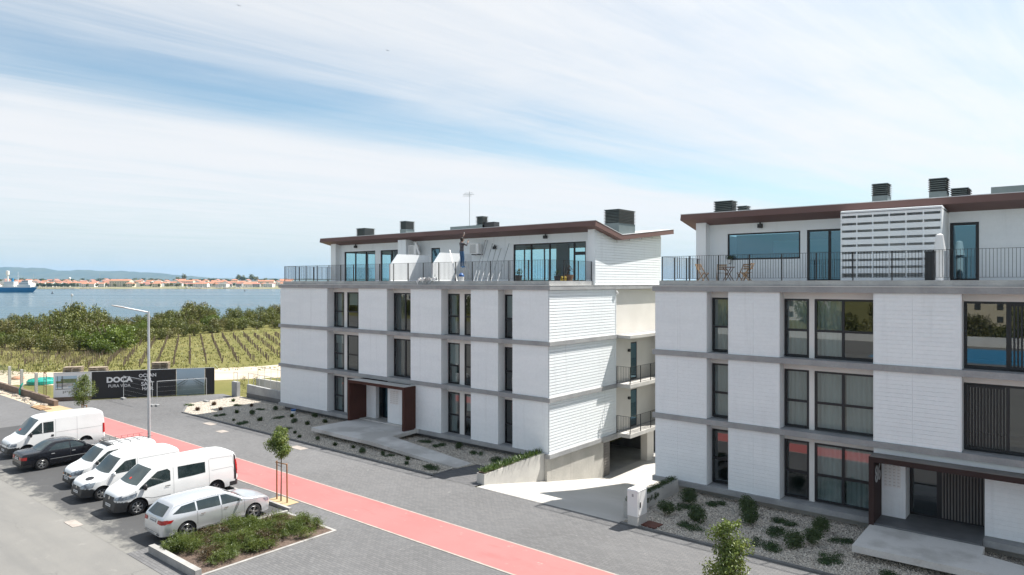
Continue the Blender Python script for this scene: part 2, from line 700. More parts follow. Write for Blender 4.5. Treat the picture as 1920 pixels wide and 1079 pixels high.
m = bpy.data.materials.new('asphalt_dark')
m.use_nodes = True
t = NT(m.node_tree)
p = t.n['Principled BSDF']
pos = t.node('ShaderNodeNewGeometry').outputs['Position']
sepx = t.node('ShaderNodeSeparateXYZ')
t.l.new(pos, sepx.inputs[0])
c = t.mix(t.maprange(t.noise(pos, .4, 6., .62), .3, .7), (.048, .049, .051), (.064, .065, .067))
# dried silt along the seam with the pale asphalt
edge = t.maprange(sepx.outputs[1], 10.8, 13.2, 1., 0.)
sil = t.maprange(t.math('MULTIPLY_ADD', edge, .42, t.noise(pos, .9, 6., .7)), .74, .95, 0, .7, True)
c = t.mix(sil, c, (.235, .23, .21))
c = t.mix(t.maprange(t.noise(pos, .55, 5., .7), .62, .72, 0, .25, True), c, (.16, .155, .14))
k = t.maprange(t.noise(pos, 38., 2., .7), .25, .75, .85, 1.15)
n = t.node('ShaderNodeCombineXYZ')
for i in range(3):
    t.l.new(k, n.inputs[i])
t.l.new(t.mix(1., c, n.outputs[0], blend='MULTIPLY'), p.inputs['Base Color'])
p.inputs['Roughness'].default_value = .85
M['asphalt_dark'] = m

m = bpy.data.materials.new('cycle_red')
m.use_nodes = True
t = NT(m.node_tree)
p = t.n['Principled BSDF']
pos = t.node('ShaderNodeNewGeometry').outputs['Position']
c = t.mix(t.maprange(t.noise(pos, .25, 5., .6), .3, .7), (.45, .122, .118), (.48, .15, .145))
c = t.mix(t.maprange(t.noise(t.vmul(pos, (.4, 1., 1)), .8, 5., .65), .54, .74, 0, .55, True), c, (.40, .095, .092))
c = t.mix(t.maprange(t.noise(pos, 1.6, 5., .75), .60, .74, 0, .5, True), c, (.54, .34, .31))
c = t.mix(t.maprange(t.noise(t.vmul(pos, (.35, 2.4, 1)), 1.1, 4., .6), .60, .72, 0, .45, True), c, (.30, .10, .095))
c = t.mix(t.maprange(t.noise(pos, 9., 3., .7), .55, .8, 0, .35), c, (.36, .13, .12))
t.l.new(c, p.inputs['Base Color'])
p.inputs['Roughness'].default_value = .85
M['cycle_red'] = m

pavers('paver_grey', (.104, .105, .108), (.138, .138, .14), (.07, .07, .071), .24, .12, 0., .35)
pavers('paver_field', (.104, .105, .108), (.135, .135, .137), (.07, .07, .071), .24, .12, math.radians(90), .35)
pavers('paver_dark', (.085, .086, .09), (.12, .12, .125), (.05, .05, .05), .4, .12, 0., .3)
pbr('kerb_stone', (.36, .35, .335), .8, (.28, .275, .265), 2., 1., fine=(12, .08))
pbr('kerb_dark', (.155, .155, .155), .8, (.12, .12, .12), 2., 1.)
pbr('edge_line', (.35, .31, .28), .8, (.27, .245, .22), 3., 1.)
pbr('sand', (.50, .43, .33), .95, (.40, .34, .255), .35, 1., detail=6, fine=(9, .08), bump=.4, bscale=3)
pbr('sand_patch', (.42, .32, .19), .95, (.36, .27, .16), .8, 1.)
pbr('mulch', (.075, .052, .038), .95, (.14, .10, .08), 14., 1., bump=1., bscale=22)


def sheet(name, pts, z, mat, kind='structure', **kw):
    b = MB()
    b.quad(*[(x, y, z) for x, y in pts])
    return b.obj(name, mat, kind=kind, **kw)


def rect(x0, x1, y0, y1):
    return [(x0, y0), (x1, y0), (x1, y1), (x0, y1)]


sheet('road', rect(-190, 120, -26, 10.8), -.022, 'asphalt_pale')
sheet('parking_area', rect(-57.5, -27.3, 10.8, 17.35), -.018, 'asphalt_dark')
sheet('parking_pavement', [(-57.5, 17.35), (-27.3, 17.35), (-27.3, 10.8), (60, 10.8), (60, 18.4), (-57.5, 18.4)], -.014, 'paver_grey')
sheet('pavement', [(-57.5, 20.7), (60, 20.7), (60, 25.15), (-53.3, 25.15), (-56.6, 26.9), (-57.2, 31.6), (-59.6, 31.75), (-66.9, 20.45), (-63.0, 19.35), (-57.5, 20.65)],
      -.010, 'paver_grey')
sheet('side_street', [(-57.5, 10.8), (-57.5, 20.6), (-63., 19.3), (-120, 18.9), (-190, 18.9), (-190, 10.8)], -.012, 'paver_field')
sheet('cycle_path', rect(-57.0, 60, 18.47, 20.63), -.002, 'cycle_red')
b = MB()
b.box(-57.0, 60, 18.38, 18.47, -.3, .0)
b.box(-57.0, 60, 20.63, 20.71, -.3, .0)
b.obj('cycle_path_edging', 'edge_line', kind='structure')
# dirt track behind the hoarding
ctr = [(-190, 16, 5.), (-120, 18.2, 4.6), (-100, 20.4, 4.4), (-90, 23.6, 4.4), (-82.5, 29.5, 4.6), (-77.2, 36.5, 4.8), (-73.2, 44.5, 5.4), (-71, 56, 6.5), (-70, 90, 7.), (-69, 140, 7.)]
L, Rr = [], []
for i, (x, y, hw) in enumerate(ctr):
    a = Vector(ctr[max(0, i - 1)][:2])
    c2 = Vector(ctr[min(len(ctr) - 1, i + 1)][:2])
    d = (c2 - a).normalized()
    nrm = Vector((-d.y, d.x))
    L.append((x + nrm.x * hw * .55, y + nrm.y * hw * .55, -.046))
    Rr.append((x - nrm.x * hw * 1.6, y - nrm.y * hw * 1.6, -.046))
b = MB()
b.grid([L, Rr])
b.obj('dirt_track', 'sand', kind='structure')
sheet('sand_patch', [(-66.5, 19.0), (-60.2, 18.6), (-58.6, 19.6), (-60.5, 20.5), (-64.2, 20.3)], -.004, 'sand_patch')


# --- loose stone: gravel bed surface + real pebbles on top
def gravelmat(name, a, b2, c3):
    m = bpy.data.materials.new(name)
    m.use_nodes = True
    t = NT(m.node_tree)
    p = t.n['Principled BSDF']
    pos = t.node('ShaderNodeNewGeometry').outputs['Position']
    vo = t.node('ShaderNodeTexVoronoi')
    vo.inputs['Scale'].default_value = 17.
    t.l.new(pos, vo.inputs['Vector'])
    sp = t.node('ShaderNodeSeparateColor')
    t.l.new(vo.outputs['Color'], sp.inputs[0])
    c = t.ramp(sp.outputs[0], [(0, a), (.45, b2), (.8, c3), (1, (.62, .59, .54))])
    c = t.mix(t.maprange(vo.outputs['Distance'], .35, .62, 0, .75), c, tuple(.35 * x for x in a))
    t.l.new(c, p.inputs['Base Color'])
    p.inputs['Roughness'].default_value = .85
    bn = t.node('ShaderNodeBump', i_Strength=1.)
    bn.inputs['Distance'].default_value = .05
    t.l.new(t.math('SUBTRACT', 1., vo.outputs['Distance']), bn.inputs['Height'])
    t.l.new(bn.outputs[0], p.inputs['Normal'])
    M[name] = m


gravelmat('gravel', (.36, .32, .27), (.56, .51, .44), (.70, .645, .55))
m = bpy.data.materials.new('pebble')
m.use_nodes = True
t = NT(m.node_tree)
p = t.n['Principled BSDF']
g = t.node('ShaderNodeNewGeometry')
t.l.new(t.ramp(g.outputs['Random Per Island'], [(0, (.40, .355, .30)), (.4, (.53, .48, .41)), (.75, (.63, .575, .49)), (1, (.76, .70, .61))]), p.inputs['Base Color'])
p.inputs['Roughness'].default_value = .8
M['pebble'] = m

LBED = [(-57.0, 27.2), (-53.4, 25.3), (-26.2, 25.3), (-25.6, 28.3), (-22.95, 28.3), (-22.95, 32.), (-57., 32.)]
RBED = [(-14.78, 25.3), (60, 25.3), (60, 32), (-14.78, 32)]


def inside(pt, poly):
    x, y = pt
    r = False
    for (x0, y0), (x1, y1) in zip(poly, poly[1:] + poly[:1]):
        if (y0 > y) != (y1 > y) and x < (x1 - x0) * (y - y0) / (y1 - y0) + x0:
            r = not r
    return r


def pebbles(name, poly, x0, x1, y0, y1, n, z, label):
    b = MB()
    rnd = random.Random(5)
    k = 0
    while k < n:
        x, y = rnd.uniform(x0, x1), rnd.uniform(y0, y1)
        if not inside((x, y), poly):
            continue
        k += 1
        r = rnd.uniform(.022, .05)
        a = rnd.uniform(0, 6.3)
        h = r * rnd.uniform(.5, .9)
        pts = [(x + r * math.cos(a + i * 2.09) * rnd.uniform(.8, 1.2), y + r * math.sin(a + i * 2.09) * rnd.uniform(.8, 1.2), z - .005) for i in range(3)]
        b.add(pts + [(x + rnd.uniform(-.01, .01), y + rnd.uniform(-.01, .01), z + h)], [(0, 1, 3), (1, 2, 3), (2, 0, 3)])
    return b.obj(name, 'pebble', kind='stuff', label=label, cat='gravel')


sheet('gravel_bed', LBED, .012, 'gravel')
sheet('gravel_bed', RBED, .012, 'gravel')
pebbles('gravel', LBED, -57, -23, 25.3, 31.5, 24000, .014, 'pale loose gravel in the bed before the left building')
pebbles('gravel', RBED, -14.78, -2, 25.3, 31.5, 16000, .014, 'pale loose gravel in the bed before the right building')
b = MB()
b.prism([(-57.1, 27.3), (-53.45, 25.15), (-25.9, 25.15), (-25.9, 25.3), (-53.4, 25.3), (-57.0, 27.45)], 'z', -.2, .055)
b.obj('kerb', 'kerb_dark', kind='structure')
b = MB()
b.box(-14.78, 60, 25.15, 25.3, -.2, .055)
b.obj('kerb', 'kerb_dark', kind='structure')
# dark paved patch at the foot of the ramp
sheet('paved_patch', [(-26.0, 25.15), (-22.95, 25.15), (-22.95, 28.3), (-26.0, 28.3)], -.003, 'paver_dark')
b = MB()
b.box(-26.05, -25.95, 25.15, 27.0, -.1, .03)
b.box(-22.8, -14.82, 25.12, 25.24, -.2, -.004)
b.obj('drain_edge', 'kerb_dark', kind='structure')

# driveway ramp down to the garage
b = MB()
rows = []
for y, z in ((25.2, -.008), (25.9, -.05), (31, -1.0), (36.4, -1.97), (46., -1.99)):
    rows.append([(-22.86, y, z), (-14.85, y, z)])
b.grid(rows)
b.obj('driveway', 'driveway', kind='structure')

# --- planter bed with juniper: raised kerbs
b = MB()
kx0, kx1, ky0, ky1 = -26.75, -23.15, 11.35, 17.15
b.box(kx0, kx1, ky0, ky0 + .22, -.2, .26)
b.box(kx0, kx0 + .14, ky0 + .22, ky1, -.2, .10)
b.box(kx1 - .12, kx1, ky0 + .22, ky1, -.2, .035)
b.box(kx0 + .14, kx1 - .12, ky1 - .12, ky1, -.2, .035)
b.obj('kerb', 'kerb_stone', kind='structure')
sheet('mulch_bed', rect(kx0 + .13, kx1 - .11, ky0 + .2, ky1 - .1), .03, 'mulch')
b = MB()
b.box(-57.5, -26.78, 17.3, 17.42, -.2, .12)
b.obj('kerb', 'kerb_stone', kind='structure')
# tree pits, covers
sheet('tree_pit', rect(-29.0, -27.5, 17.55, 18.3), .002, 'sand_patch')
for (x, y, w_) in ((-47.7, 24.45, 1.2), (-36.6, 24.3, 1.2), (-44.6, 23.7, .8)):
    b = MB()
    b.box(x - w_ / 2, x + w_ / 2, y - .28, y + .28, -.05, .004)
    b.obj('access_cover', 'edge_line', label='pale rectangular access cover set in the paving near the left gravel bed, %s' % (
        {-47.7: 'leftmost', -36.6: 'rightmost', -44.6: 'middle and smallest'}[x]), cat='access cover')
b = MB()
b.prism([(-13.98, 25.45), (-13.3, 25.4), (-13.25, 26.05), (-13.9, 26.1)], 'z', 0, .06)
b.obj('access_cover', 'rust_plate', label='rust red square cover on the gravel beside the white cabinet', cat='access cover')
b = MB()
b.box(-32.9, -31.9, 10.55, 10.95, -.05, -.006)
b.obj('access_cover', 'edge_line', label='pale drain cover at the seam of the two asphalts', cat='access cover')

# ================================================================== apartment buildings
FL = [.55, 3.65, 6.75, 9.85]
YS, YW, YR = 30.70, 30.82, 31.42          # slab edge, wall face, recessed window plane
ROOF = [(34.9, 13.70), (38.0, 13.01), (45.1, 13.76)]
ROOFB = [(34.83, 13.40), (38.0, 12.70), (45.13, 13.46)]


def roof_under(y):
    (a, za), (b_, zb), (c_, zc) = ROOFB
    return za + (zb - za) * (y - a) / (b_ - a) if y < b_ else zb + (zc - zb) * (y - b_) / (c_ - b_)


def window(parent, x0, x1, z0, z1, y, vbars=(), hbars=(), gl='window_glass', fw=.085, name='window', tag_=None):
    """frame as a part, each pane as a sub-part; front faces -Y"""
    fr = MB()
    d0, d1 = y - .03, y + .05
    fr.box(x0, x1, d0, d1, z0, z0 + fw)
    fr.box(x0, x1, d0, d1, z1 - fw, z1)
    fr.box(x0, x0 + fw, d0, d1, z0 + fw, z1 - fw)
    fr.box(x1 - fw, x1, d0, d1, z0 + fw, z1 - fw)
    xe = [x0 + fw] + [v for vb in vbars for v in (vb - fw * .6, vb + fw * .6)] + [x1 - fw]
    cells = []
    for vb in vbars:
        fr.box(vb - fw * .6, vb + fw * .6, d0, d1, z0 + fw, z1 - fw)
    for a, c in zip(xe[0::2], xe[1::2]):
        ze = [z0 + fw] + [v for hb in hbars for v in (hb - fw * .6, hb + fw * .6)] + [z1 - fw]
        for hb in hbars:
            fr.box(a, c, d0 + .004, d1 - .004, hb - fw * .6, hb + fw * .6)
        for e, f_ in zip(ze[0::2], ze[1::2]):
            cells.append((a, c, e, f_))
    o = fr.obj(name, 'dark_frame', parent)
    for a, c, e, f_ in cells:
        g_ = MB()
        g_.quad((a - .01, y + .01, e - .01), (c + .01, y + .01, e - .01), (c + .01, y + .01, f_ + .01), (a - .01, y + .01, f_ + .01))
        g_.obj('pane', gl, o)
    return o


def curtain(parent, x0, x1, z0, z1, y, mat='curtain'):
    b = MB()
    n = max(6, int((x1 - x0) / .035))
    pts = [(x0 + (x1 - x0) * i / n, y + .035 * math.sin(i * 1.15) + .012 * math.sin(i * .41)) for i in range(n + 1)]
    b.grid([[(x, yy, z0) for x, yy in pts], [(x, yy, z1) for x, yy in pts]])
    return b.obj('curtain', mat, parent, smooth=True)


BOARD = {}


def board_mesh(length, along):
    """one lapped cladding board, lower edge proud; along 'x' faces -Y, along 'y' faces +X"""
    key = (round(length, 3), along)
    if key not in BOARD:
        h, o0, o1 = (.157, .010, .016) if along == 'x' else (.142, .044, .05)
        prof = [(0, 0), (-o1, 0), (-o0, h), (0, h)]      # (out, z)
        b = MB()
        if along == 'x':
            b.prism([(p_[0], p_[1]) for p_ in prof], 'x', 0, length - .004)
        else:
            b.prism([(-p_[0], p_[1]) for p_ in prof], 'y', 0, length - .004)
        BOARD[key] = mesh_with(b, 'board', 'white_board')
    return BOARD[key]


def boards_front(parent, x0, x1, z0, z1, y, joints=()):
    n = max(1, round((z1 - z0) / .168))
    xe = [x0] + list(joints) + [x1]
    for i in range(n):
        z = z0 + (z1 - z0) * i / n
        for a, c in zip(xe, xe[1:]):
            inst('board', board_mesh(c - a, 'x'), parent, (a + .002, y, z), scale=(1, 1, (z1 - z0) / n / .168))


def boards_side(parent, x, y0, y1, z0, z1):
    n = max(1, round((z1 - z0) / .168))
    for i in range(n):
        z = z0 + (z1 - z0) * i / n
        inst('board', board_mesh(y1 - y0, 'y'), parent, (x, y0 + .002, z), scale=(1, 1, (z1 - z0) / n / .168))


def grooved(parent, x0, x1, z0, z1, y0, y1, name='wall_panel'):
    """painted board wall panel, boards joined: too fine to pick apart on this facade"""
    b = MB()
    b.box(x0, x1, y0, y1, z0, z1)
    n = round((z1 - z0) / .168)
    for i in range(n):
        za, zb = z0 + (z1 - z0) * i / n, z0 + (z1 - z0) * (i + 1) / n
        b.prism([(y0 - .002, za + .002), (y0 - .010, za + .002), (y0 - .0035, zb - .001), (y0 - .002, zb - .001)], 'x', x0 + .003, x1 - .003)
    return b.obj(name, 'white_board', parent)


def railing(parent, path, z0, z1, step=1.45, bal=.115, closed_ends=True):
    """flat-bar balustrade: rails as a part, its posts and the fine bars as sub-parts"""
    b = MB()
    for p0, p1 in zip(path, path[1:]):
        b.bar((*p0, z1), (*p1, z1), .045, .014)
        b.bar((*p0, z0 + .09), (*p1, z0 + .09), .03, .012)
    o = b.obj('railing', 'rail_black', parent)
    bb = MB()
    for k, (p0, p1) in enumerate(zip(path, path[1:])):
        a, c = Vector(p0), Vector(p1)
        ln = (c - a).length
        n = max(1, round(ln / step))
        for i in range(n + 1):
            if k > 0 and i == 0:
                continue
            q = a.lerp(c, i / n)
            pb = MB()
            pb.bar((q.x, q.y, z0 - .12), (q.x, q.y, z1 - .008), .045, .045)
            pb.obj('post', 'rail_black', o)
        nb = round(ln / bal)
        for i in range(1, nb):
            q = a.lerp(c, i / nb)
            bb.bar((q.x, q.y, z0 + .09), (q.x, q.y, z1 - .005), .014, .014)
    st = bb.obj('balusters', 'rail_black', o)
    st['kind'] = 'stuff'
    return o


def slab_and_core(B, x0, x1):
    for i, z in enumerate(FL):
        b = MB()
        b.box(x0, x1, YS, 45.0, z - .24, z)
        b.obj('floor_slab', 'concrete_slab', B)
    # light flashing along the top slab
    b = MB()
    b.box(x0 - .015, x1 + .015, YS - .015, YS + .25, 9.853, 9.875)
    b.box(x1 - .25, x1 + .015, YS + .252, 45., 9.853, 9.875)
    b.obj('flashing', 'plaster_white', B)
    # terrace deck and upstand
    b = MB()
    b.box(x0 + .3, x1 - .3, 31.2, 44.8, 9.86, 10.06)
    b.obj('terrace_deck', 'concrete_slab', B)
    b = MB()
    b.box(x0 + .24, x1 - .24, 30.98, 31.16, 9.878, 10.12)
    b.box(x0 + .24, x0 + .42, 31.162, 44.9, 9.878, 10.12)
    b.box(x1 - .42, x1 - .24, 31.162, 35.46, 9.878, 10.12)
    b.obj('upstand', 'concrete_slab', B)
    # back and left walls, inner wall
    b = MB()
    for z in FL[:3]:
        b.box(x0 + .12, x1 - .3, 44.6, 44.85, z, z + 2.86)
    b.obj('back_wall', 'plaster_white', B)
    b = MB()
    for z in FL[:3]:
        b.box(x0 + .12, x0 + .4, 31.6, 44.6, z, z + 2.86)
    b.obj('side_wall', 'white_board', B)
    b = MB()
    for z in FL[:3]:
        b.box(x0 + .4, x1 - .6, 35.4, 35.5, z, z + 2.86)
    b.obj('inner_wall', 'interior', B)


def roof(B, x0, x1):
    b = MB()
    b.prism(ROOF + ROOFB[::-1], 'x', x0, x1)
    b.obj('roof', 'brown_metal', B)
    ro = B.children[-1]
    b = MB()
    b.prism([(p_[0], p_[1] + .004) for p_ in ROOF] + [(p_[0], p_[1] + .035) for p_ in ROOF[::-1]], 'x', x0 - .02, x1 + .02)
    b.obj('roof_sheet', 'roof_metal', ro)
    return ro


def chimney(B, ro, x0, x1, y0, y1, z0, zm, z1):
    """zinc shaft with a louvred cap of separate blades"""
    b = MB()
    if zm > z0:
        b.box(x0, x1, y0, y1, z0, zm)
    b.box(x0 + .05, x1 - .05, y0 + .05, y1 - .05, zm, z1 - .03)
    b.box(x0 - .02, x1 + .02, y0 - .02, y1 + .02, z1 - .03, z1)
    c = b.obj('chimney', 'zinc' if zm > z0 else 'louver_dark', ro)
    n = max(3, round((z1 - zm) / .1))
    l = MB()
    for i in range(n):
        z = zm + (z1 - .03 - zm) * (i + .35) / n
        l.add([(x0 - .045, y0 - .045, z), (x1 + .045, y0 - .045, z), (x1 + .045, y1 + .045, z), (x0 - .045, y1 + .045, z),
               (x0 + .04, y0 + .04, z + .05), (x1 - .04, y0 + .04, z + .05), (x1 - .04, y1 - .04, z + .05), (x0 + .04, y1 - .04, z + .05)],
              [(0, 1, 5, 4), (1, 2, 6, 5), (2, 3, 7, 6), (3, 0, 4, 7), (0, 3, 2, 1)])
    l.obj('louvers', 'louver_dark', ro)
    return c


def spot(B, x, y, z):
    b = MB()
    b.box(x - .11, x + .11, y - .2, y, z, z + .2)
    b.box(x - .03, x + .03, y - .12, y - .06, z + .2, z + .3)
    b.obj('wall_lamp', 'black_plastic', B)


# ------------------------------------------------------------------ left building
BX0, BX1 = -49.02, -22.43
BL = thing('apartment_building', 'white four-storey apartment block with butterfly roof, seen in full with its sunlit side wall', 'building', ((BX0 + BX1) / 2, 37.8, 0))
slab_and_core(BL, BX0, BX1)
PL = [(-48.9, -42.78), (-39.14, -36.12), (-33.77, -30.95), (-28.42, -26.26), (-25.17, -22.62)]
OPEN = [(-42.78, -39.14), (-36.12, -33.77), (-30.95, -28.42), (-26.26, -25.17)]
for fi, z in enumerate(FL[:3]):
    zt = z + 2.86
    for k, (a, c) in enumerate(PL):
        if fi == 0 and k == 1:
            continue
        grooved(BL, a, c, z, zt, YW, 31.6)
    zh = z + 2.57
    lin = []
    for k, (a, c) in enumerate(OPEN):
        if fi == 0 and k == 1:
            continue
        lin.append(('lintel', a, c, YR, 31.598, zh, zt))
        if k == 0:
            lin.append(('pier', -41.56, -41.22, YR, 31.598, z, zh))
        if k == 2:
            lin.append(('pier', -29.92, -29.52, YR, 31.598, z, zh))
    for q in lin:
        MB().box(*q[1:]).obj(q[0], 'plaster_white', BL)
    tr = z + 1.15
    window(BL, -42.76, -41.57, z + .01, zh, YR + .03, (), (tr,))
    window(BL, -41.21, -39.16, z + .01, zh, YR + .03, (-39.95,), (tr,))
    if fi > 0:
        window(BL, -36.1, -33.79, z + .01, zh, YR + .03, (-34.95,), ())
    window(BL, -30.93, -29.93, z + .01, zh, YR + .03, (), (tr,))
    window(BL, -29.51, -28.44, z + .01, zh, YR + .03, (), (tr,))
    window(BL, -26.24, -25.19, z + .01, zh, YR + .03, (), (tr,))
    # blinds and curtains half drawn
    curtain(BL, -42.75, -42.2, z + .02, zh, YR + .35, 'curtain')
    curtain(BL, -40.3, -39.3, z + .02, zh, YR + .45, 'curtain')
    if fi > 0:
        curtain(BL, -36.1, -35.35, z + .02, zh, YR + .35, 'interior')
        curtain(BL, -34.8, -33.9, z + .02, zh, YR + .5, 'curtain')
    curtain(BL, -30.95, -30.45, z + .02, zh, YR + .35, 'curtain')
    curtain(BL, -26.2, -25.2, z + .02, zh, YR + .9, 'interior')
# roller blinds drawn to different heights
for x0, x1, z, u in ((-41.15, -40.0, 6.76, .35), (-30.9, -29.96, 3.66, .5), (-29.48, -28.5, .56, .4), (-42.73, -41.6, 3.66, .25), (-26.2, -25.2, 6.76, .55)):
    b = MB()
    b.box(x0 + .06, x1 - .06, YR + .12, YR + .13, z + 2.5 * (1 - u), z + 2.5)
    b.obj('roller_blind', 'curtain', BL)
# ground floor entrance niche walls
z, zt = FL[0], FL[0] + 2.86
b = MB()
b.box(-39.14, -37.86, 31.30, 31.6, z, zt)
b.obj('wall_panel', 'white_board', BL)
b = MB()
b.box(-36.2, -33.77, 30.95, 31.6, z, zt)
b.obj('wall_panel', 'white_board', BL)
b = MB()
b.box(-37.86, -36.2, 31.9, 32.0, z, zt)
b.obj('entrance_door', 'dark_frame', BL)
dr = BL.children[-1]
b = MB()
b.quad((-37.75, 31.89, z + .08), (-36.95, 31.89, z + .08), (-36.95, 31.89, z + 2.3), (-37.75, 31.89, z + 2.3))
b.obj('pane', 'teal_glass', dr)
b = MB()
b.tube([(-36.85, 31.84, z + .8), (-36.85, 31.84, z + 1.6)], .02)
b.obj('handle', 'steel', dr)


def mailboxes(B, x0, x1, y, z0, rows, cols):
    for r in range(rows):
        for c in range(cols):
            a = x0 + (x1 - x0) * c / cols
            d = (x1 - x0) / cols
            b = MB()
            b.box(a + .012, a + d - .012, y - .018, y - .001, z0 + r * .13 + .008, z0 + (r + 1) * .13 - .008)
            o = b.obj('mailbox', 'plastic_white', B)
            b = MB()
            b.box(a + .03, a + d - .05, y - .023, y - .019, z0 + r * .13 + .075, z0 + r * .13 + .09)
            b.obj('mail_slot', 'plastic_grey', o)


mailboxes(BL, -35.95, -35.1, 30.95, 1.85, 7, 3)
# brown portal
b = MB()
b.box(-39.05, -38.87, 29.8, 31.3, z - .05, 3.13)
b.box(-33.47, -33.28, 29.8, 30.95, z - .05, 3.13)
b.box(-39.05, -33.28, 29.8, 31.3, 3.13, 3.31)
b.obj('portal', 'brown_portal', BL)
po = BL.children[-1]
b = MB()
b.box(-39.02, -33.31, 29.83, 30.69, 3.312, 3.335)
b.obj('canopy_top', 'concrete_light', po)
# entrance slab and ramp
b = MB()
b.prism([(-39.0, 26.85), (-35.7, 26.72), (-32.9, 26.72), (-32.9, 28.5), (-33.15, 30.69), (-39.0, 30.69)], 'z', .28, .5)
b.obj('entrance_slab', 'entry_slab', BL)
b = MB()
b.add([(-32.9, 26.72, .5), (-25.95, 27.0, .03), (-25.95, 28.2, .03), (-32.9, 28.5, .5),
       (-32.9, 26.72, .28), (-25.95, 27.0, -.1), (-25.95, 28.2, -.1), (-32.9, 28.5, .28)],
      [(0, 1, 2, 3), (4, 7, 6, 5), (0, 4, 5, 1), (1, 5, 6, 2), (2, 6, 7, 3), (3, 7, 4, 0)])
b.obj('entrance_ramp', 'entry_slab', BL)
b = MB()
b.box(-39.0, -32.9, 30.69, 32.0, .3, .558)
b.obj('threshold', 'entry_slab', BL)
# sunlit side: cladding boards, plaster bay, basement wall
b = MB()
for z in FL[:3]:
    b.box(-22.95, -22.60, 31.602, 37.88, z, z + 2.86)
b.obj('side_wall', 'white_paint', BL)
for z in FL[:3]:
    boards_side(BL, -22.60, 30.83, 37.88, z, z + 2.86)
    c = MB()
    c.box(-22.56, -22.535, 37.86, 37.9, z, z + 2.86)
    c.obj('corner_trim', 'white_paint', BL)
b = MB()
zz = FL[0]
b.box(-22.95, -22.7, 37.9, 40.05, zz, 9.6)
b.box(-22.95, -22.7, 40.9, 44.6, zz, 9.6)
b.box(-22.95, -22.7, 40.05, 40.9, 6.75, 9.6)
b.box(-22.95, -22.7, 40.05, 40.9, 3.0, 3.65)
b.box(-22.95, -22.7, 40.05, 40.9, 6.1, 6.75)
b.obj('bay_wall', 'plaster_beige', BL)
b = MB()
b.box(-22.95, -20.9, 43.4, 44.6, .55, 6.5)
b.obj('bay_end_wall', 'plaster_beige', BL)
for z in (.55, 3.65):
    b = MB()
    b.box(-22.8, -22.74, 40.05, 40.9, z, z + 2.45)
    b.obj('balcony_door', 'dark_frame', BL)
    o = BL.children[-1]
    b = MB()
    b.quad((-22.735, 40.12, z + .1), (-22.735, 40.83, z + .1), (-22.735, 40.83, z + 2.36), (-22.735, 40.12, z + 2.36))
    b.obj('pane', 'teal_glass', o)
    b = MB()
    b.cyl((-22.7, 39.75, z + 1.95), (-22.56, 39.75, z + 1.95), .1, .1, 10)
    b.obj('wall_lamp', 'black_plastic', BL)
for i, z in enumerate(FL[:3]):
    b = MB()
    b.box(-22.44, -21.5, 37.9, 44.5, z - .22, z + (.02 if i < 2 else -.03))
    b.obj('balcony_slab', 'concrete_light', BL)
    if i < 2:
        railing(BL, [(-22.5, 37.97), (-21.56, 37.97), (-21.56, 43.3)], z + .1, z + 1.1)
# downpipe
b = MB()
b.tube([(-22.45, 37.75, 9.5), (-22.42, 37.95, 9.38), (-22.6, 37.97, 9.25), (-22.6, 37.97, .6)], .05, 8)
b.obj('downpipe', 'plastic_white', BL)
# basement: concrete wall on the driveway with shuttering joints, garage
b = MB()
b.box(-22.9, -22.62, 30.7, 31.1, -1.2, .30)
for k, y in enumerate((31.1, 33.0, 34.9)):
    b.box(-22.9, -22.62 + (.004 if k % 2 else 0), y + .012, min(y + 1.9, 36.55), -2.2, .308)
b.obj('basement_wall', 'concrete_wall', BL)
b = MB()
b.box(-48.8, -22.92, 31.15, 31.4, -1, .308)
b.box(-48.8, -48.6, 31.4, 44.8, -1, .308)
b.box(-48.8, -22.9, 44.5, 44.8, -2.2, .308)
b.obj('plinth', 'kerb_dark', BL)
b = MB()
b.box(-23.0, -22.66, 36.56, 37.35, -2.0, .15)
for i in range(12):
    b.box(-22.655, -22.63, 36.6, 37.3, -1.95 + i * .17, -1.83 + i * .17)
b.obj('garage_shutter', 'brown_top', BL)
b = MB()
b.box(-23.0, -22.55, 36.45, 42.0, .16, .306)
b.obj('garage_lintel', 'plastic_grey', BL)
b = MB()
b.box(-22.95, -22.45, 41.85, 42.75, -2.0, .3)
b.obj('garage_column', 'plaster_beige', BL)
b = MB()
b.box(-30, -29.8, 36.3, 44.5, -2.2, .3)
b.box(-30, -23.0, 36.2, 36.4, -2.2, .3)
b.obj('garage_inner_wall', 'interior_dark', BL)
b = MB()
b.quad((-30, 36.4, -1.985), (-22.86, 36.4, -1.985), (-22.86, 44.5, -1.985), (-30, 44.5, -1.985))
b.obj('garage_floor', 'concrete_slab', BL)
# ---- penthouse
ro = roof(BL, -49.43, -22.12)
b = MB()
b.box(-48.78, -48.12, 35.5, 36.3, 9.88, roof_under(35.5) + .03)
b.obj('fin_wall', 'white_paint', BL)
b = MB()
b.box(-23.08, -22.60, 35.5, 36.3, 9.88, roof_under(35.5) + .03)
b.obj('fin_wall', 'white_paint', BL)
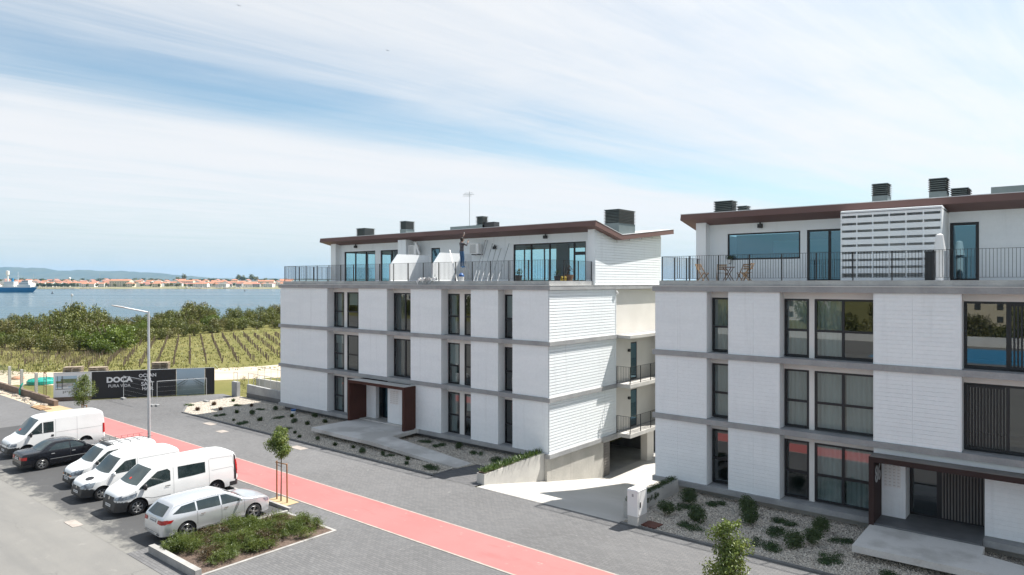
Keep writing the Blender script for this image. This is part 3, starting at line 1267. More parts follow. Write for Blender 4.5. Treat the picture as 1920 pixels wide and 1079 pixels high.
# front wall pieces
zp, zh, zt = 10.06, 12.58, 13.22
segs = [(-48.12, -47.6), (-43.62, -42.97), (-39.9, -37.21), (-36.28, -29.33), (-23.55, -23.08)]
b = MB()
for a, c in segs:
    b.box(a, c, 36.0, 36.2, zp, zt)
prev = None
for (a, c), (a2, c2) in zip(segs, segs[1:]):
    b.box(c, a2, 36.0, 36.2, zh, zt)
b.obj('front_wall', 'white_paint', BL)
window(BL, -47.59, -43.63, zp + .03, zh, 36.08, (-46.2, -44.85), (), 'pent_glass', .08)
window(BL, -42.96, -39.91, zp + .03, zh, 36.08, (-41.7,), (), 'pent_glass', .08)
window(BL, -29.32, -23.56, zp + .03, zh, 36.08, (-27.85, -26.35, -24.45), (), 'pent_glass', .08)
b = MB()
b.box(-24.4, -23.64, 36.04, 36.12, 11.75, 11.95)
b.obj('transom', 'dark_frame', BL)
b = MB()
b.box(-37.2, -36.29, 36.06, 36.12, zp, zh)
b.obj('terrace_door', 'dark_frame', BL)
o = BL.children[-1]
b = MB()
b.quad((-37.1, 36.05, zp + .1), (-36.4, 36.05, zp + .1), (-36.4, 36.05, zh - .1), (-37.1, 36.05, zh - .1))
b.obj('pane', 'teal_glass', o)
# casing pier
b = MB()
b.box(-40.0, -39.1, 35.2, 36.0, zp, 13.25)
b.obj('casing', 'white_paint', BL)
# back wall with its glazing
b = MB()
bsegs = [(-48.78, -48.0), (-46.0, -36.8), (-28.4, -22.95)]
for a, c in bsegs:
    b.box(a, c, 43.85, 44.05, 9.88, 13.35)
for (a, c), (a2, c2) in zip(bsegs, bsegs[1:]):
    b.box(c, a2, 43.85, 44.05, 12.75, 13.35)
b.obj('back_wall', 'white_paint', BL)
window(BL, -47.99, -46.01, 9.95, 12.74, 43.9, (), (), 'pent_glass', .08)
window(BL, -36.79, -28.41, 9.95, 12.74, 43.9, (-34.6, -32.6, -30.5), (), 'pent_glass', .08)
# inner partitions
b = MB()
b.box(-41.8, -41.65, 36.3, 43.8, 10.06, 12.7)
b.box(-37.6, -37.45, 36.3, 43.8, 10.06, 12.7)
b.box(-28.3, -27.3, 39.5, 39.7, 10.06, 12.7)
b.obj('partition', 'interior', BL)
# gable ends
def gable(B, x, xo, y0, y1, mat, holes=()):
    b = MB()
    ysx = sorted(set([y0, 38.0, y1] + [v for h in holes for v in h[:2]]))
    for a, c in zip(ysx, ysx[1:]):
        hz = [h for h in holes if h[0] <= a + 1e-6 and c <= h[1] + 1e-6]
        lo = 9.88
        if hz:
            b.box(x, xo, a, c, 9.88, hz[0][2])
            lo = hz[0][3]
        b.prism([(a, lo), (c, lo), (c, roof_under(c) + .04), (a, roof_under(a) + .04)], 'x', x, xo)
    return b.obj('gable_wall', mat, B)


gable(BL, -22.95, -22.60, 36.3, 44.05, 'white_paint')
gable(BL, -48.9, -48.7, 36.3, 43.85, 'white_paint', [(36.6, 42.2, 10.0, 12.62)])
b = MB()
b.box(-48.85, -48.78, 36.6, 42.2, 10.0, 10.08)
b.box(-48.85, -48.78, 36.6, 42.2, 12.54, 12.62)
for y in (36.6, 39.4, 42.12):
    b.box(-48.85, -48.78, y, y + .08, 10.08, 12.54)
b.obj('window', 'dark_frame', BL)
o = BL.children[-1]
b = MB()
b.quad((-48.8, 36.6, 10.0), (-48.8, 42.2, 10.0), (-48.8, 42.2, 12.62), (-48.8, 36.6, 12.62))
b.obj('pane', 'pent_glass', o)
# gable boards, cut to the roof line
n = 0
z = 9.885
while z < 13.25:
    top = z + .165
    ivs = []
    y = 35.52
    step = .05
    cur = None
    while y <= 44.05:
        ok = roof_under(y) > top - .03
        if ok and cur is None:
            cur = y
        if not ok and cur is not None:
            ivs.append((cur, y))
            cur = None
        y += step
    if cur is not None:
        ivs.append((cur, 44.05))
    for a, c in ivs:
        if c - a > .25:
            inst('board', board_mesh(round(c - a, 2), 'y'), BL, (-22.60, a, z))
    z += .168
railing(BL, [(-48.7, 40.5), (-48.7, 31.07), (-22.76, 31.07), (-22.76, 35.42)], 10.14, 11.3)
spot(BL, -46.0, 36.0, 12.86)
spot(BL, -38.6, 35.98, 12.2)
spot(BL, -30.9, 36.0, 12.3)
spot(BL, -26.6, 36.0, 12.86)
# terrace dividers: low at the rail, stepping up on a slope
for X in (-36.22, -32.08):
    b = MB()
    b.prism([(31.22, 10.06), (34.85, 10.06), (34.85, 11.97), (31.95, 11.97), (31.35, 11.28), (31.22, 11.28)], 'x', X - .16, X)
    b.obj('terrace_divider', 'white_paint', BL)
# rooftop shafts
chimney(BL, ro, -48.95, -47.8, 38.3, 39.4, 13.0, 13.3, 14.75)
chimney(BL, ro, -43.26, -42.54, 38.3, 39.25, 13.0, 14.4, 15.06)
chimney(BL, ro, -23.48, -22.4, 38.05, 40.1, 12.95, 13.8, 14.68)
chimney(BL, ro, -34.78, -34.14, 38.3, 38.9, 13.3, 14.35, 14.95)
b = MB()
b.box(-37.44, -34.14, 38.25, 40.6, 13.0, 14.3)
b.obj('roof_hatch', 'zinc', ro)
b = MB()
b.box(-34.1, -33.1, 38.4, 39.0, 13.0, 14.48)
b.obj('roof_vent', 'louver_dark', ro)
b = MB()
b.tube([(-36.1, 39., 14.2), (-36.1, 39., 17.0)], .025)
for dz, w_ in ((0, .55), (-.12, .4), (-.24, .3)):
    b.bar((-36.1 - w_, 39., 16.9 + dz), (-36.1 + w_ * .4, 39.1, 16.9 + dz), .02, .02)
b.bar((-36.7, 38.9, 16.78), (-35.8, 39.2, 16.78), .03, .03)
for i in range(7):
    x = -36.65 + i * .13
    b.bar((x, 38.85, 16.6), (x, 39.15, 17.0 - .02 * i), .012, .012)
b.obj('antenna', 'galv', ro)

# ------------------------------------------------------------------ right building
RX0, RX1 = -16.2, 10.4
BR = thing('apartment_building', 'white four-storey apartment block at the right edge with a slotted white terrace screen', 'building', ((RX0 + RX1) / 2, 37.8, 0))
slab_and_core(BR, RX0, RX1)
PR = [(-16.09, -13.44), (-12.40, -10.09), (-6.38, -3.38)]
JO = [(-14.9,), (-11.25,), (-5.0,)]
OUT = [(2.4, 5.2), (7.6, 10.28)]
for fi, z in enumerate(FL[:3]):
    zt = z + 2.86
    for k, (a, c) in enumerate(PR):
        if fi == 0 and k == 2:
            continue
        b = MB()
        b.box(a, c, YW, 31.6, z, zt)
        b.obj('wall_panel', 'white_paint', BR)
        boards_front(BR, a + .03, c - .03, z + .005, zt - .005, YW - .001, JO[k])
        b = MB()
        b.box(a - .002, a + .028, YW - .018, YW, z + .002, zt - .002)
        b.box(c - .028, c + .002, YW - .018, YW, z + .002, zt - .002)
        b.obj('corner_trim', 'white_paint', BR)
    for a, c in OUT:
        grooved(BR, a, c, z, zt, YW, 31.6)
    zh = z + 2.57
    tr = z + 1.2
    lin = []
    lin.append(('lintel', -13.44, -12.4, YR, 31.598, zh, zt))
    lin.append(('lintel', -10.09, -6.38, YR, 31.598, zh, zt))
    lin.append(('pier', -9.03, -8.81, YR, 31.598, z, zh))
    if fi > 0:
        lin.append(('lintel', -3.38, 2.4, YR, 31.598, zh, zt))
    lin.append(('lintel', 5.2, 7.6, YR, 31.598, zh, zt))
    for q in lin:
        MB().box(*q[1:]).obj(q[0], 'plaster_white', BR)
    window(BR, -13.42, -12.42, z + .05, zh, YR + .03, (), (tr,))
    window(BR, -10.07, -9.04, z + .05, zh, YR + .03, (), (tr,))
    window(BR, -8.80, -6.40, z + .05, zh, YR + .03, (-7.66,), (tr,))
    window(BR, 5.22, 7.58, z + .05, zh, YR + .03, (6.4,), (tr,))
    if fi > 0:
        curtain(BR, -13.4, -12.45 if fi == 1 else -12.8, z + .05, zh, YR + .3)
        curtain(BR, -10.0, -9.1, z + .05, zh, YR + .3)
    curtain(BR, -8.75, -7.75, z + .05, zh, YR + .3)
    if fi != 2:
        curtain(BR, -7.6, -6.45, z + .05, zh, YR + .3)
    if fi > 0:
        w0, w1 = -3.36, 2.38
        window(BR, w0, w1, z + .05, zh, YR + .03, (-2.0, -.6, .9), (), 'window_glass', .09)
        # sliding slatted shutter
        sx0, sx1 = ((-1.95, -.65) if fi == 2 else (-3.25, -2.1))
        sh = MB()
        sh.box(sx0, sx1, YR - .06, YR - .02, z + .08, z + .16)
        sh.box(sx0, sx1, YR - .06, YR - .02, zh - .16, zh - .08)
        so = sh.obj('slatted_shutter', 'dark_frame', BR)
        ns = 12
        sl = MB()
        sl.box(0, .055, -.015, .015, 0, zh - z - .3)
        sme = mesh_with(sl, 'slat', 'dark_frame')
        for i in range(ns):
            inst('slat', sme, so, (sx0 + (sx1 - sx0 - .055) * i / (ns - 1), YR - .04, z + .15))
    b = MB()
    b.box(9.9, 10.28, 31.602, 44.6, z, zt)
    b.obj('side_wall', 'white_paint', BR)
b = MB()
b.box(-16.0, 10.2, 31.15, 31.4, -2.1, .308)
b.box(-16.0, -15.8, 31.4, 44.8, -2.1, .308)
b.obj('plinth', 'concrete_wall', BR)
# portal
z, zt = FL[0], FL[0] + 2.86
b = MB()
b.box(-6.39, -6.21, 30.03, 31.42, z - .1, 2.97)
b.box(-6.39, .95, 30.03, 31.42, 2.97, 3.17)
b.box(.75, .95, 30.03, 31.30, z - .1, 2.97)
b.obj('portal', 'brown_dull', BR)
po = BR.children[-1]
b = MB()
b.box(-6.36, .92, 30.05, 30.69, 3.172, 3.2)
b.obj('canopy_top', 'brown_top', po)
b = MB()
b.box(-6.38, 2.4, 30.86, 31.6, 3.17, zt)
b.obj('wall_panel', 'white_paint', BR)
b = MB()
b.box(-6.2, -5.34, 31.42, 32.3, z, 3.0)
b.obj('wall_panel', 'white_board', BR)
mailboxes(BR, -6.12, -5.5, 31.42, 1.75, 8, 4)
b = MB()
b.box(-6.38, 2.4, 31.42, 32.5, 2.98, 3.16)
b.obj('entrance_ceiling', 'plaster_white', BR)
window(BR, -5.33, -4.3, z, 2.97, 32.35, (), (), 'window_glass', .09, 'entrance_door')
sh = MB()
sh.box(-4.3, -2.68, 32.33, 32.37, z, 2.97)
so = sh.obj('entrance_screen', 'dark_frame', BR)
sl = MB()
sl.box(0, .05, -.03, .03, 0, 2.3)
sme = mesh_with(sl, 'slat', 'brown_top')
for i in range(14):
    inst('slat', sme, so, (-4.2 + i * .105, 32.28, z + .08))
b = MB()
b.box(-2.68, 2.4, 31.30, 31.6, z, 2.97)
b.obj('wall_panel', 'white_board', BR)
boards_front(BR, -2.66, -.62, z + .005, 2.96, 31.299, ())
boards_front(BR, -.6, .74, z + .005, 2.96, 31.299, ())
b = MB()
b.box(-2.7, -2.66, 31.28, 32.33, z, 2.97)
b.obj('corner_trim', 'white_paint', BR)
b = MB()
b.box(-6.21, -2.7, 30.12, 32.33, .3, .556)
b.obj('entrance_landing', 'dark_tile', BR)
b = MB()
b.prism([(-6.35, 27.25), (-2.6, 27.35), (-2.6, 30.1), (-6.35, 30.1)], 'z', .26, .5)
b.obj('entrance_slab', 'entry_slab', BR)
b = MB()
b.add([(-2.6, 27.35, .5), (4.4, 27.5, .03), (4.4, 28.9, .03), (-2.6, 29.2, .5),
       (-2.6, 27.35, .26), (4.4, 27.5, -.1), (4.4, 28.9, -.1), (-2.6, 29.2, .26)],
      [(0, 1, 2, 3), (4, 7, 6, 5), (0, 4, 5, 1), (1, 5, 6, 2), (2, 6, 7, 3), (3, 7, 4, 0)])
b.obj('entrance_ramp', 'entry_slab', BR)
# house number on the portal's inner face
fc = bpy.data.curves.new('house_number', 'FONT')
fc.body = '86'
fc.size = .95
fc.extrude = .012
fc.align_x = 'CENTER'
tmp = bpy.data.objects.new('tmp_text', fc)
COL.objects.link(tmp)
dg = bpy.context.evaluated_depsgraph_get()
me = bpy.data.meshes.new_from_object(tmp.evaluated_get(dg))
bpy.data.objects.remove(tmp)
me.materials.clear()
me.materials.append(M['galv'])
o = bpy.data.objects.new('house_number', me)
COL.objects.link(o)
o.parent = po
o.location = Vector((-6.195, 30.72, 2.1)) - wloc(po)
o.rotation_euler = (math.radians(90), 0, math.radians(90))
# ---- penthouse right
ro = roof(BR, -16.7, 10.9)
b = MB()
b.box(-16.09, -15.53, 35.5, 36.3, 9.88, roof_under(35.5) + .03)
b.obj('fin_wall', 'white_paint', BR)
b = MB()
b.box(-15.53, -14.53, 36.0, 36.2, zp, 13.22)
b.box(-14.53, -10.77, 36.0, 36.2, zp, 11.23)
b.box(-14.53, -10.77, 36.0, 36.2, 12.63, 13.22)
b.box(-10.77, -10.45, 36.0, 36.2, zp, 13.22)
b.box(-10.45, -8.42, 36.0, 36.2, 12.65, 13.22)
b.box(-8.42, -4.39, 36.0, 36.2, zp, 13.22)
b.box(-4.39, -3.31, 36.0, 36.2, 12.67, 13.22)
b.box(-3.31, 10.2, 36.0, 36.2, zp, 13.22)
b.obj('front_wall', 'white_paint', BR)
boards_front(BR, -14.5, -10.8, zp + .02, 11.2, 35.999, (-12.6,))
boards_front(BR, -3.25, 0.2, zp + .02, 13.1, 35.999, (-1.2,))
window(BR, -14.52, -10.78, 11.24, 12.62, 36.06, (), (), 'teal_glass', .07)
window(BR, -10.44, -8.43, zp + .03, 12.64, 36.06, (-9.4,), (), 'teal_glass', .1, 'terrace_door')
window(BR, -4.38, -3.32, zp + .03, 12.66, 36.06, (), (), 'teal_glass', .12, 'terrace_door')
b = MB()
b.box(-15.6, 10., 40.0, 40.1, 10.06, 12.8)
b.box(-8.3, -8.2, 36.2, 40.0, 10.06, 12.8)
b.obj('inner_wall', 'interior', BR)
b = MB()
b.box(-13.2, -10.6, 38.6, 39.9, 10.06, 10.98)
b.box(-13.2, -10.2, 39.3, 39.9, 11.7, 12.35)
b.obj('kitchen_unit', 'plastic_white', BR)
b = MB()
b.box(-16.0, -15.8, 36.3, 43.85, 9.88, 12.75)
b.box(-16., 10., 43.6, 43.85, 9.88, 12.9)
b.obj('back_wall', 'white_paint', BR)
railing(BR, [(-15.85, 42.0), (-15.85, 31.07), (10.1, 31.07)], 10.14, 11.3)
spot(BR, -12.75, 36.0, 12.86)
# slotted white screen in front of the service niche
sx0, sx1, sy, sz0, sz1 = -8.4, -4.43, 34.0, 10.1, 13.2
b = MB()
b.box(sx1 - .05, sx1, sy + .052, 36.0, sz0, sz1 - .02)
b.box(sx0, sx0 + .05, sy + .052, 36.0, sz0, sz1 - .02)
b.prism([(sy, sz1), (sy + .12, sz1 + .1), (36.0, roof_under(36.0) + .02), (36.0, sz1 - .1), (sy, sz1 - .04)], 'x', sx0, sx1)
so = b.obj('terrace_screen', 'white_paint', BR)
nrow = 9
pitch = (sz1 - sz0 - .05) / (nrow + .35)
slat = MB()
slat.box(0, sx1 - sx0, 0, .05, 0, pitch * .66)
sme = mesh_with(slat, 'slat', 'white_paint')
for i in range(nrow + 1):
    inst('slat', sme, so, (sx0, sy, sz0 + .02 + i * pitch - (pitch * .2 if i == 0 else 0)))
mul = MB()
mul.box(0, .05, 0, .042, 0, sz1 - sz0 - .1)
mme = mesh_with(mul, 'mullion', 'white_paint')
for i in range(7):
    inst('mullion', mme, so, (sx0 + (sx1 - sx0 - .05) * i / 6 + (.001 if i == 0 else -.001 if i == 6 else 0), sy + .004, sz0 + .03))
# rooftop shafts right
chimney(BR, ro, -16.25, -15.2, 38.3, 39.1, 13.0, 13.3, 14.7)
chimney(BR, ro, -14.9, -14.35, 38.3, 38.9, 13.0, 13.3, 14.34)
chimney(BR, ro, -7.99, -7.3, 38.3, 39.2, 13.0, 14.36, 14.97)
chimney(BR, ro, -5.52, -4.8, 38.3, 39.2, 13.0, 14.36, 15.0)
chimney(BR, ro, -4.62, -3.95, 38.3, 39.6, 13.0, 13.4, 14.46)
b = MB()
b.box(-3.07, 3.0, 38.3, 40.4, 13.0, 14.38)
b.obj('roof_hatch', 'zinc', ro)

# ================================================================== vehicles
pbr('car_white', (.78, .79, .79), .3, (.74, .75, .75), 1.2, 1., coat=.8, coords='obj')
pbr('car_silver', (.63, .65, .675), .32, metal=.6, coat=.9, coords='obj', col2=(.60, .62, .645), scale=1.)
pbr('car_black', (.006, .007, .011), .25, coat=.35, spec=.35)
pbr('car_window', (.012, .022, .024), .06, (.03, .045, .045), 1.3, 1., spec=.85, coords='obj')
pbr('windscreen', (.014, .028, .028), .05, (.038, .058, .056), .9, 1., spec=.9, coords='obj', lo=.4, hi=.6)
pbr('tyre', (.016, .016, .017), .8)
pbr('rim_alloy', (.45, .46, .47), .3, metal=.85)
pbr('head_lamp', (.30, .35, .40), .08, (.10, .12, .15), 7., 1., spec=.9, coords='obj')
pbr('tail_red', (.42, .012, .012), .15, (.25, .008, .008), 6., 1., coords='obj', spec=.7)
pbr('amber', (.6, .18, .02), .2)
pbr('plate', (.7, .71, .72), .4)
pbr('plate_ink', (.02, .02, .03), .5)
pbr('seam', (.03, .03, .032), .6)
pbr('seam_soft', (.30, .31, .31), .5)
pbr('card_red', (.7, .05, .03), .5)
pbr('badge', (.5, .5, .5), .2, metal=.9)


def interp(pts, x):
    """piecewise cubic with limited slopes (no overshoot)"""
    if x <= pts[0][0]:
        return pts[0][1]
    if x >= pts[-1][0]:
        return pts[-1][1]
    n = len(pts)
    d = [(pts[i + 1][1] - pts[i][1]) / (pts[i + 1][0] - pts[i][0]) for i in range(n - 1)]
    ms = [d[0]] + [0 if d[i - 1] * d[i] <= 0 else 2 / (1 / d[i - 1] + 1 / d[i]) for i in range(1, n - 1)] + [d[-1]]
    for i in range(n - 1):
        if x <= pts[i + 1][0]:
            h = pts[i + 1][0] - pts[i][0]
            u = (x - pts[i][0]) / h
            return ((1 + 2 * u) * (1 - u) ** 2 * pts[i][1] + u * (1 - u) ** 2 * h * ms[i]
                    + u * u * (3 - 2 * u) * pts[i + 1][1] + u * u * (u - 1) * h * ms[i + 1])


class Car:
    def __init__(s, name, label, cat, top, plan, vert, axles, wr, ra, zb, paint, rad=.12, crown=.03, group=None):
        s.root = thing(name, label, cat, (0, 0, 0), group)
        s.W = plan
        s.top, s.vert, s.axles, s.wr = top, vert, axles, wr
        # stations: by arc length of the top profile, plus a dense set round the arches
        ys = set()
        for (y0, z0), (y1, z1) in zip(top, top[1:]):
            ln = math.hypot(y1 - y0, z1 - z0)
            n = max(2, int(ln / .045))
            for i in range(n + 1):
                ys.add(round(y0 + (y1 - y0) * i / n, 4))
        for a in axles:
            for i in range(-16, 17):
                ys.add(round(a + ra * math.sin(i / 16 * math.pi / 2), 4))
        ys = sorted(y for y in ys if top[0][0] <= y <= top[-1][0])
        out = [ys[0]]
        for y in ys[1:]:
            if y - out[-1] > .0025:
                out.append(y)
        ys = out
        rows = []
        for y in ys:
            zt = interp(top, y)
            b = interp(zb, y)
            for a in axles:
                if abs(y - a) < ra:
                    b = max(b, wr + math.sqrt(ra * ra - (y - a) ** 2) * 1.0)
            b = min(b, zt - .05)
            W = interp(plan, y)
            r = min(rad, (zt - b) * .45, W * .4)
            sec = []
            ns = 14
            for i in range(ns + 1):
                z = b + (zt - r - b) * i / ns
                sec.append((W * interp(vert, z), z))
            wtop = W * interp(vert, zt - r)
            for i in range(1, 6):
                a = i / 5 * math.pi / 2
                sec.append((wtop - r + r * math.cos(a), zt - r + r * math.sin(a)))
            we = wtop - r
            for i in range(1, 6):
                u = i / 5
                sec.append((we * (1 - u), zt + crown * (1 - (1 - u) ** 2) * min(1, we / .6)))
            rows.append((y, sec))
        s.rows = rows
        n = len(rows[0][1])
        vs, fs = [], []
        for y, sec in rows:
            vs += [(x, y, z) for x, z in sec] + [(-x, y, z) for x, z in sec[:-1][::-1]]
        m_ = 2 * n - 1
        for i in range(len(rows) - 1):
            for j in range(m_ - 1):
                fs.append((i * m_ + j, (i + 1) * m_ + j, (i + 1) * m_ + j + 1, i * m_ + j + 1))
        fs.append(tuple(range(m_)))
        k = (len(rows) - 1) * m_
        fs.append(tuple(range(k, k + m_))[::-1])
        s.vs, s.fs, s.paint = vs, fs, paint
        s.bvh = BVHTree.FromPolygons([Vector(v) for v in vs], fs)
        s.b0 = zb

    def skin(s, regions):
        """regions: list of (part name, material, test(x,y,z)); the rest is 'body'"""
        bins = {}
        for f in s.fs:
            c = Vector((0, 0, 0))
            for i in f:
                c += Vector(s.vs[i])
            c /= len(f)
            for nm, mt, test in regions:
                if test(c.x, c.y, c.z):
                    bins.setdefault((nm, mt), []).append(f)
                    break
            else:
                bins.setdefault(('body', s.paint), []).append(f)
        for (nm, mt), fl in bins.items():
            used = {}
            b = MB()
            for f in fl:
                g_ = []
                for i in f:
                    if i not in used:
                        used[i] = len(b.v)
                        b.v.append(s.vs[i])
                    g_.append(used[i])
                b.f.append(tuple(g_))
            b.obj(nm, mt, s.root, smooth=True)

    def hit(s, side, a, b, off):
        if side == 'R':
            o, d = Vector((3, a, b)), Vector((-1, 0, 0))
        elif side == 'L':
            o, d = Vector((-3, a, b)), Vector((1, 0, 0))
        elif side == 'F':
            o, d = Vector((a, 6, b)), Vector((0, -1, 0))
        elif side == 'B':
            o, d = Vector((a, -6, b)), Vector((0, 1, 0))
        else:
            o, d = Vector((a, b, 5)), Vector((0, 0, -1))
        r = s.bvh.ray_cast(o, d)
        if r[0] is None:
            return None
        nrm = r[1]
        if nrm.dot(d) > 0:
            nrm = -nrm
        return r[0] + nrm * off

    def decal(s, name, mat, side, lo, hi, nu=14, nv=6, off=.006, parent=None):
        """patch between two polylines, laid on the body's own surface"""
        def at(line, u):
            L_ = [0]
            for p0, p1 in zip(line, line[1:]):
                L_.append(L_[-1] + math.hypot(p1[0] - p0[0], p1[1] - p0[1]))
            q = u * L_[-1]
            for i in range(len(line) - 1):
                if q <= L_[i + 1] + 1e-9:
                    f = (q - L_[i]) / max(1e-9, L_[i + 1] - L_[i])
                    return (line[i][0] + (line[i + 1][0] - line[i][0]) * f, line[i][1] + (line[i + 1][1] - line[i][1]) * f)
            return line[-1]
        rows = []
        for j in range(nv + 1):
            v = j / nv
            row = []
            for i in range(nu + 1):
                u = i / nu
                p0, p1 = at(lo, u), at(hi, u)
                h = s.hit(side, p0[0] + (p1[0] - p0[0]) * v, p0[1] + (p1[1] - p0[1]) * v, off)
                row.append(h)
            rows.append(row)
        b = MB()
        ok = {}
        for j, row in enumerate(rows):
            for i, h in enumerate(row):
                if h is not None:
                    ok[j, i] = len(b.v)
                    b.v.append(tuple(h))
        for j in range(nv):
            for i in range(nu):
                q = [(j, i), (j, i + 1), (j + 1, i + 1), (j + 1, i)]
                if all(k in ok for k in q):
                    b.f.append(tuple(ok[k] for k in q))
        if not b.f:
            return None
        return b.obj(name, mat, parent or s.root, smooth=True)

    def both(s, name, mat, lo, hi, **k):
        s.decal(name, mat, 'R', lo, hi, **k)
        s.decal(name, mat, 'L', lo, hi, **k)

    def line(s, name, mat, side, pts, w_=.012, off=.004):
        """thin gap line on the body"""
        for p0, p1 in zip(pts, pts[1:]):
            pass
        L0 = []
        L1 = []
        for i, p_ in enumerate(pts):
            a = Vector(pts[max(0, i - 1)])
            c = Vector(pts[min(len(pts) - 1, i + 1)])
            d = (c - a).normalized()
            nr = Vector((-d.y, d.x)) * w_ / 2
            L0.append((p_[0] + nr.x, p_[1] + nr.y))
            L1.append((p_[0] - nr.x, p_[1] - nr.y))
        s.decal(name, mat, side, L0, L1, nu=max(10, 4 * len(pts)), nv=1, off=off)

    def wheels(s, track, spokes=5, rimr=None, wid=.2, double=False, disc=False):
        wr = s.wr
        rr = rimr or wr * .68
        ty = MB()
        ty.lathe([(rr * .96, -wid / 2 + .01), (wr - .02, -wid / 2), (wr, -wid / 2 + .03), (wr, wid / 2 - .03), (wr - .02, wid / 2), (rr * .96, wid / 2 - .01)], 28, 'x')
        tyre = mesh_with(ty, 'tyre', 'tyre', smooth=True)
        rm = MB()
        rm.lathe([(rr, wid / 2 - .02), (rr * .93, wid / 2 - .005), (rr * .88, wid / 2 - .03), (rr * .86, -wid / 2 + .02)], 28, 'x')
        if disc:
            rm.lathe([(rr * .9, wid / 2 - .03), (rr * .55, wid / 2 - .015), (rr * .2, wid / 2 - .02), (.0, wid / 2 - .02)], 24, 'x')
        for k in range(spokes):
            a = 2 * math.pi * k / spokes
            for da in ((-.13, .13) if double else (0,)):
                c, sn = math.cos(a + da), math.sin(a + da)
                w0, w1 = (.032, .022) if not double else (.02, .014)
                w0, w1 = w0 * rr / .22, w1 * rr / .22
                pr = []
                for rad, ww, xx in ((rr * .1, w0, wid / 2 - .02), (rr * .9, w1, wid / 2 - .012)):
                    for sg in (-1, 1):
                        for dx in (0, -.03):
                            pr.append((xx + dx, c * rad - sn * ww * sg, sn * rad + c * ww * sg))
                rm.add(pr, [(0, 2, 6, 4), (0, 4, 5, 1), (2, 3, 7, 6), (4, 6, 7, 5)])
        rm.lathe([(.055, wid / 2 - .005), (.05, wid / 2 + .0), (0, wid / 2)], 12, 'x')
        rim = mesh_with(rm, 'rim', 'rim_alloy')
        bk = MB()
        bk.lathe([(rr * .88, wid / 2 - .075), (0, wid / 2 - .075)], 20, 'x')
        bkm = mesh_with(bk, 'brake_disc', 'black_plastic')
        for a in s.axles:
            for sg in (1, -1):
                o = inst('wheel', tyre, s.root, (sg * (track - wid / 2), a, wr), (0, 0, 0 if sg > 0 else math.pi))
                for nm, me_ in (('rim', rim), ('brake_disc', bkm)):
                    c = bpy.data.objects.new(nm, me_)
                    COL.objects.link(c)
                    c.parent = o
        # dark underbody and wheel housings
        b = MB()
        y0, y1 = s.top[0][0] + .25, s.top[-1][0] - .25
        b.box(-track + wid + .06, track - wid - .06, y0, y1, .2, .62)
        b.obj('underbody', 'black_plastic', s.root)

    def mirror(s, x, y, z, mat, sx=.11, sy=.07, sz=.09):
        for sg in (1, -1):
            b = MB()
            b.lathe([(0, -1), (.55, -.86), (.85, -.5), (1, 0), (.9, .5), (.6, .85), (0, 1)], 10, 'z')
            b.v = [(sg * (x + sx) + p_[0] * sx, y + p_[1] * sy, z + p_[2] * sz) for p_ in b.v]
            b.box(min(sg * (x - .08), sg * (x + .04)), max(sg * (x - .08), sg * (x + .04)), y - .03, y + .03, z - .05, z - .01)
            b.obj('side_mirror', mat, s.root, smooth=True)

    def handle(s, side, y, z, mat, ln=.2):
        s.decal('door_handle', mat, side, [(y, z - .018), (y + ln, z - .018)], [(y, z + .018), (y + ln, z + .018)], nu=3, nv=1, off=.025)

    def plate(s, side, z, w_=.26, hh=.055, x=0):
        o = s.decal('number_plate', 'plate', side, [(x - w_, z - hh), (x + w_, z - hh)], [(x - w_, z + hh), (x + w_, z + hh)], nu=4, nv=1, off=.02)
        for k in range(6):
            xx = x - w_ * .75 + k * w_ * .28
            s.decal('plate_mark', 'plate_ink', side, [(xx, z - .028), (xx + .035, z - .028)], [(xx, z + .028), (xx + .035, z + .028)], nu=1, nv=1, off=.023, parent=None)

    def place(s, x, y, facing_camera):
        s.root.location = (x, y, -.014)
        s.root.rotation_euler.z = math.pi if facing_camera else 0


VAN_V = [(0, .93), (.3, .97), (.55, 1.0), (.95, .99), (1.2, .965), (1.9, .90), (2.3, .88)]


def windscreen_top(car, y0, y1, x0, x1, nm='windscreen', bow=.08):
    """screen seen from above: base at y0 (half width x0), top at y1 (half width x1)"""
    n = 8
    lo = [(-x0 + 2 * x0 * i / n, y0 - bow * (2 * i / n - 1) ** 2) for i in range(n + 1)]
    hi = [(-x1 + 2 * x1 * i / n, y1 - bow * .5 * (2 * i / n - 1) ** 2) for i in range(n + 1)]
    return car.decal(nm, 'windscreen', 'T', lo, hi, nu=18, nv=10, off=.007)


# ---- white panel van, plain (farthest)
c = Car('panel_van', 'large plain white panel van with grey bumper, parked at the far end of the row', 'van',
        [(-2.50, .48), (-2.49, .9), (-2.46, 1.6), (-2.40, 2.02), (-2.25, 2.13), (-1.6, 2.16), (.3, 2.15), (.75, 2.10), (.98, 2.0), (1.75, 1.22), (1.95, 1.10), (2.25, .98), (2.40, .85), (2.48, .62), (2.52, .42), (2.53, .36)],
        [(-2.5, .93), (-2.42, .97), (0, .985), (1.6, .985), (2.1, .93), (2.4, .83), (2.53, .68)],
        [(0, .94), (.3, .97), (.6, 1.0), (1.1, .985), (1.9, .93), (2.2, .92)], [-1.42, 1.62], .33, .41,
        [(-2.5, .34), (2.53, .30)], 'car_white', .14, .03)
c.skin([('front_bumper', 'black_plastic', lambda x, y, z: y > 1.98 and z < .62), ('rear_bumper', 'plastic_grey', lambda x, y, z: y < -2.3 and z < .5),
        ('sill_trim', 'plastic_grey', lambda x, y, z: z < .36)])
windscreen_top(c, 1.78, 1.00, .85, .76)
c.both('side_window', 'car_window', [(.28, 1.24), (.85, 1.24), (1.38, 1.24), (1.62, 1.20)], [(.28, 1.86), (.85, 1.86), (.95, 1.84), (1.60, 1.24)])
c.line('window_bar', 'car_white', 'R', [(.84, 1.24), (.84, 1.86)], .05, .01)
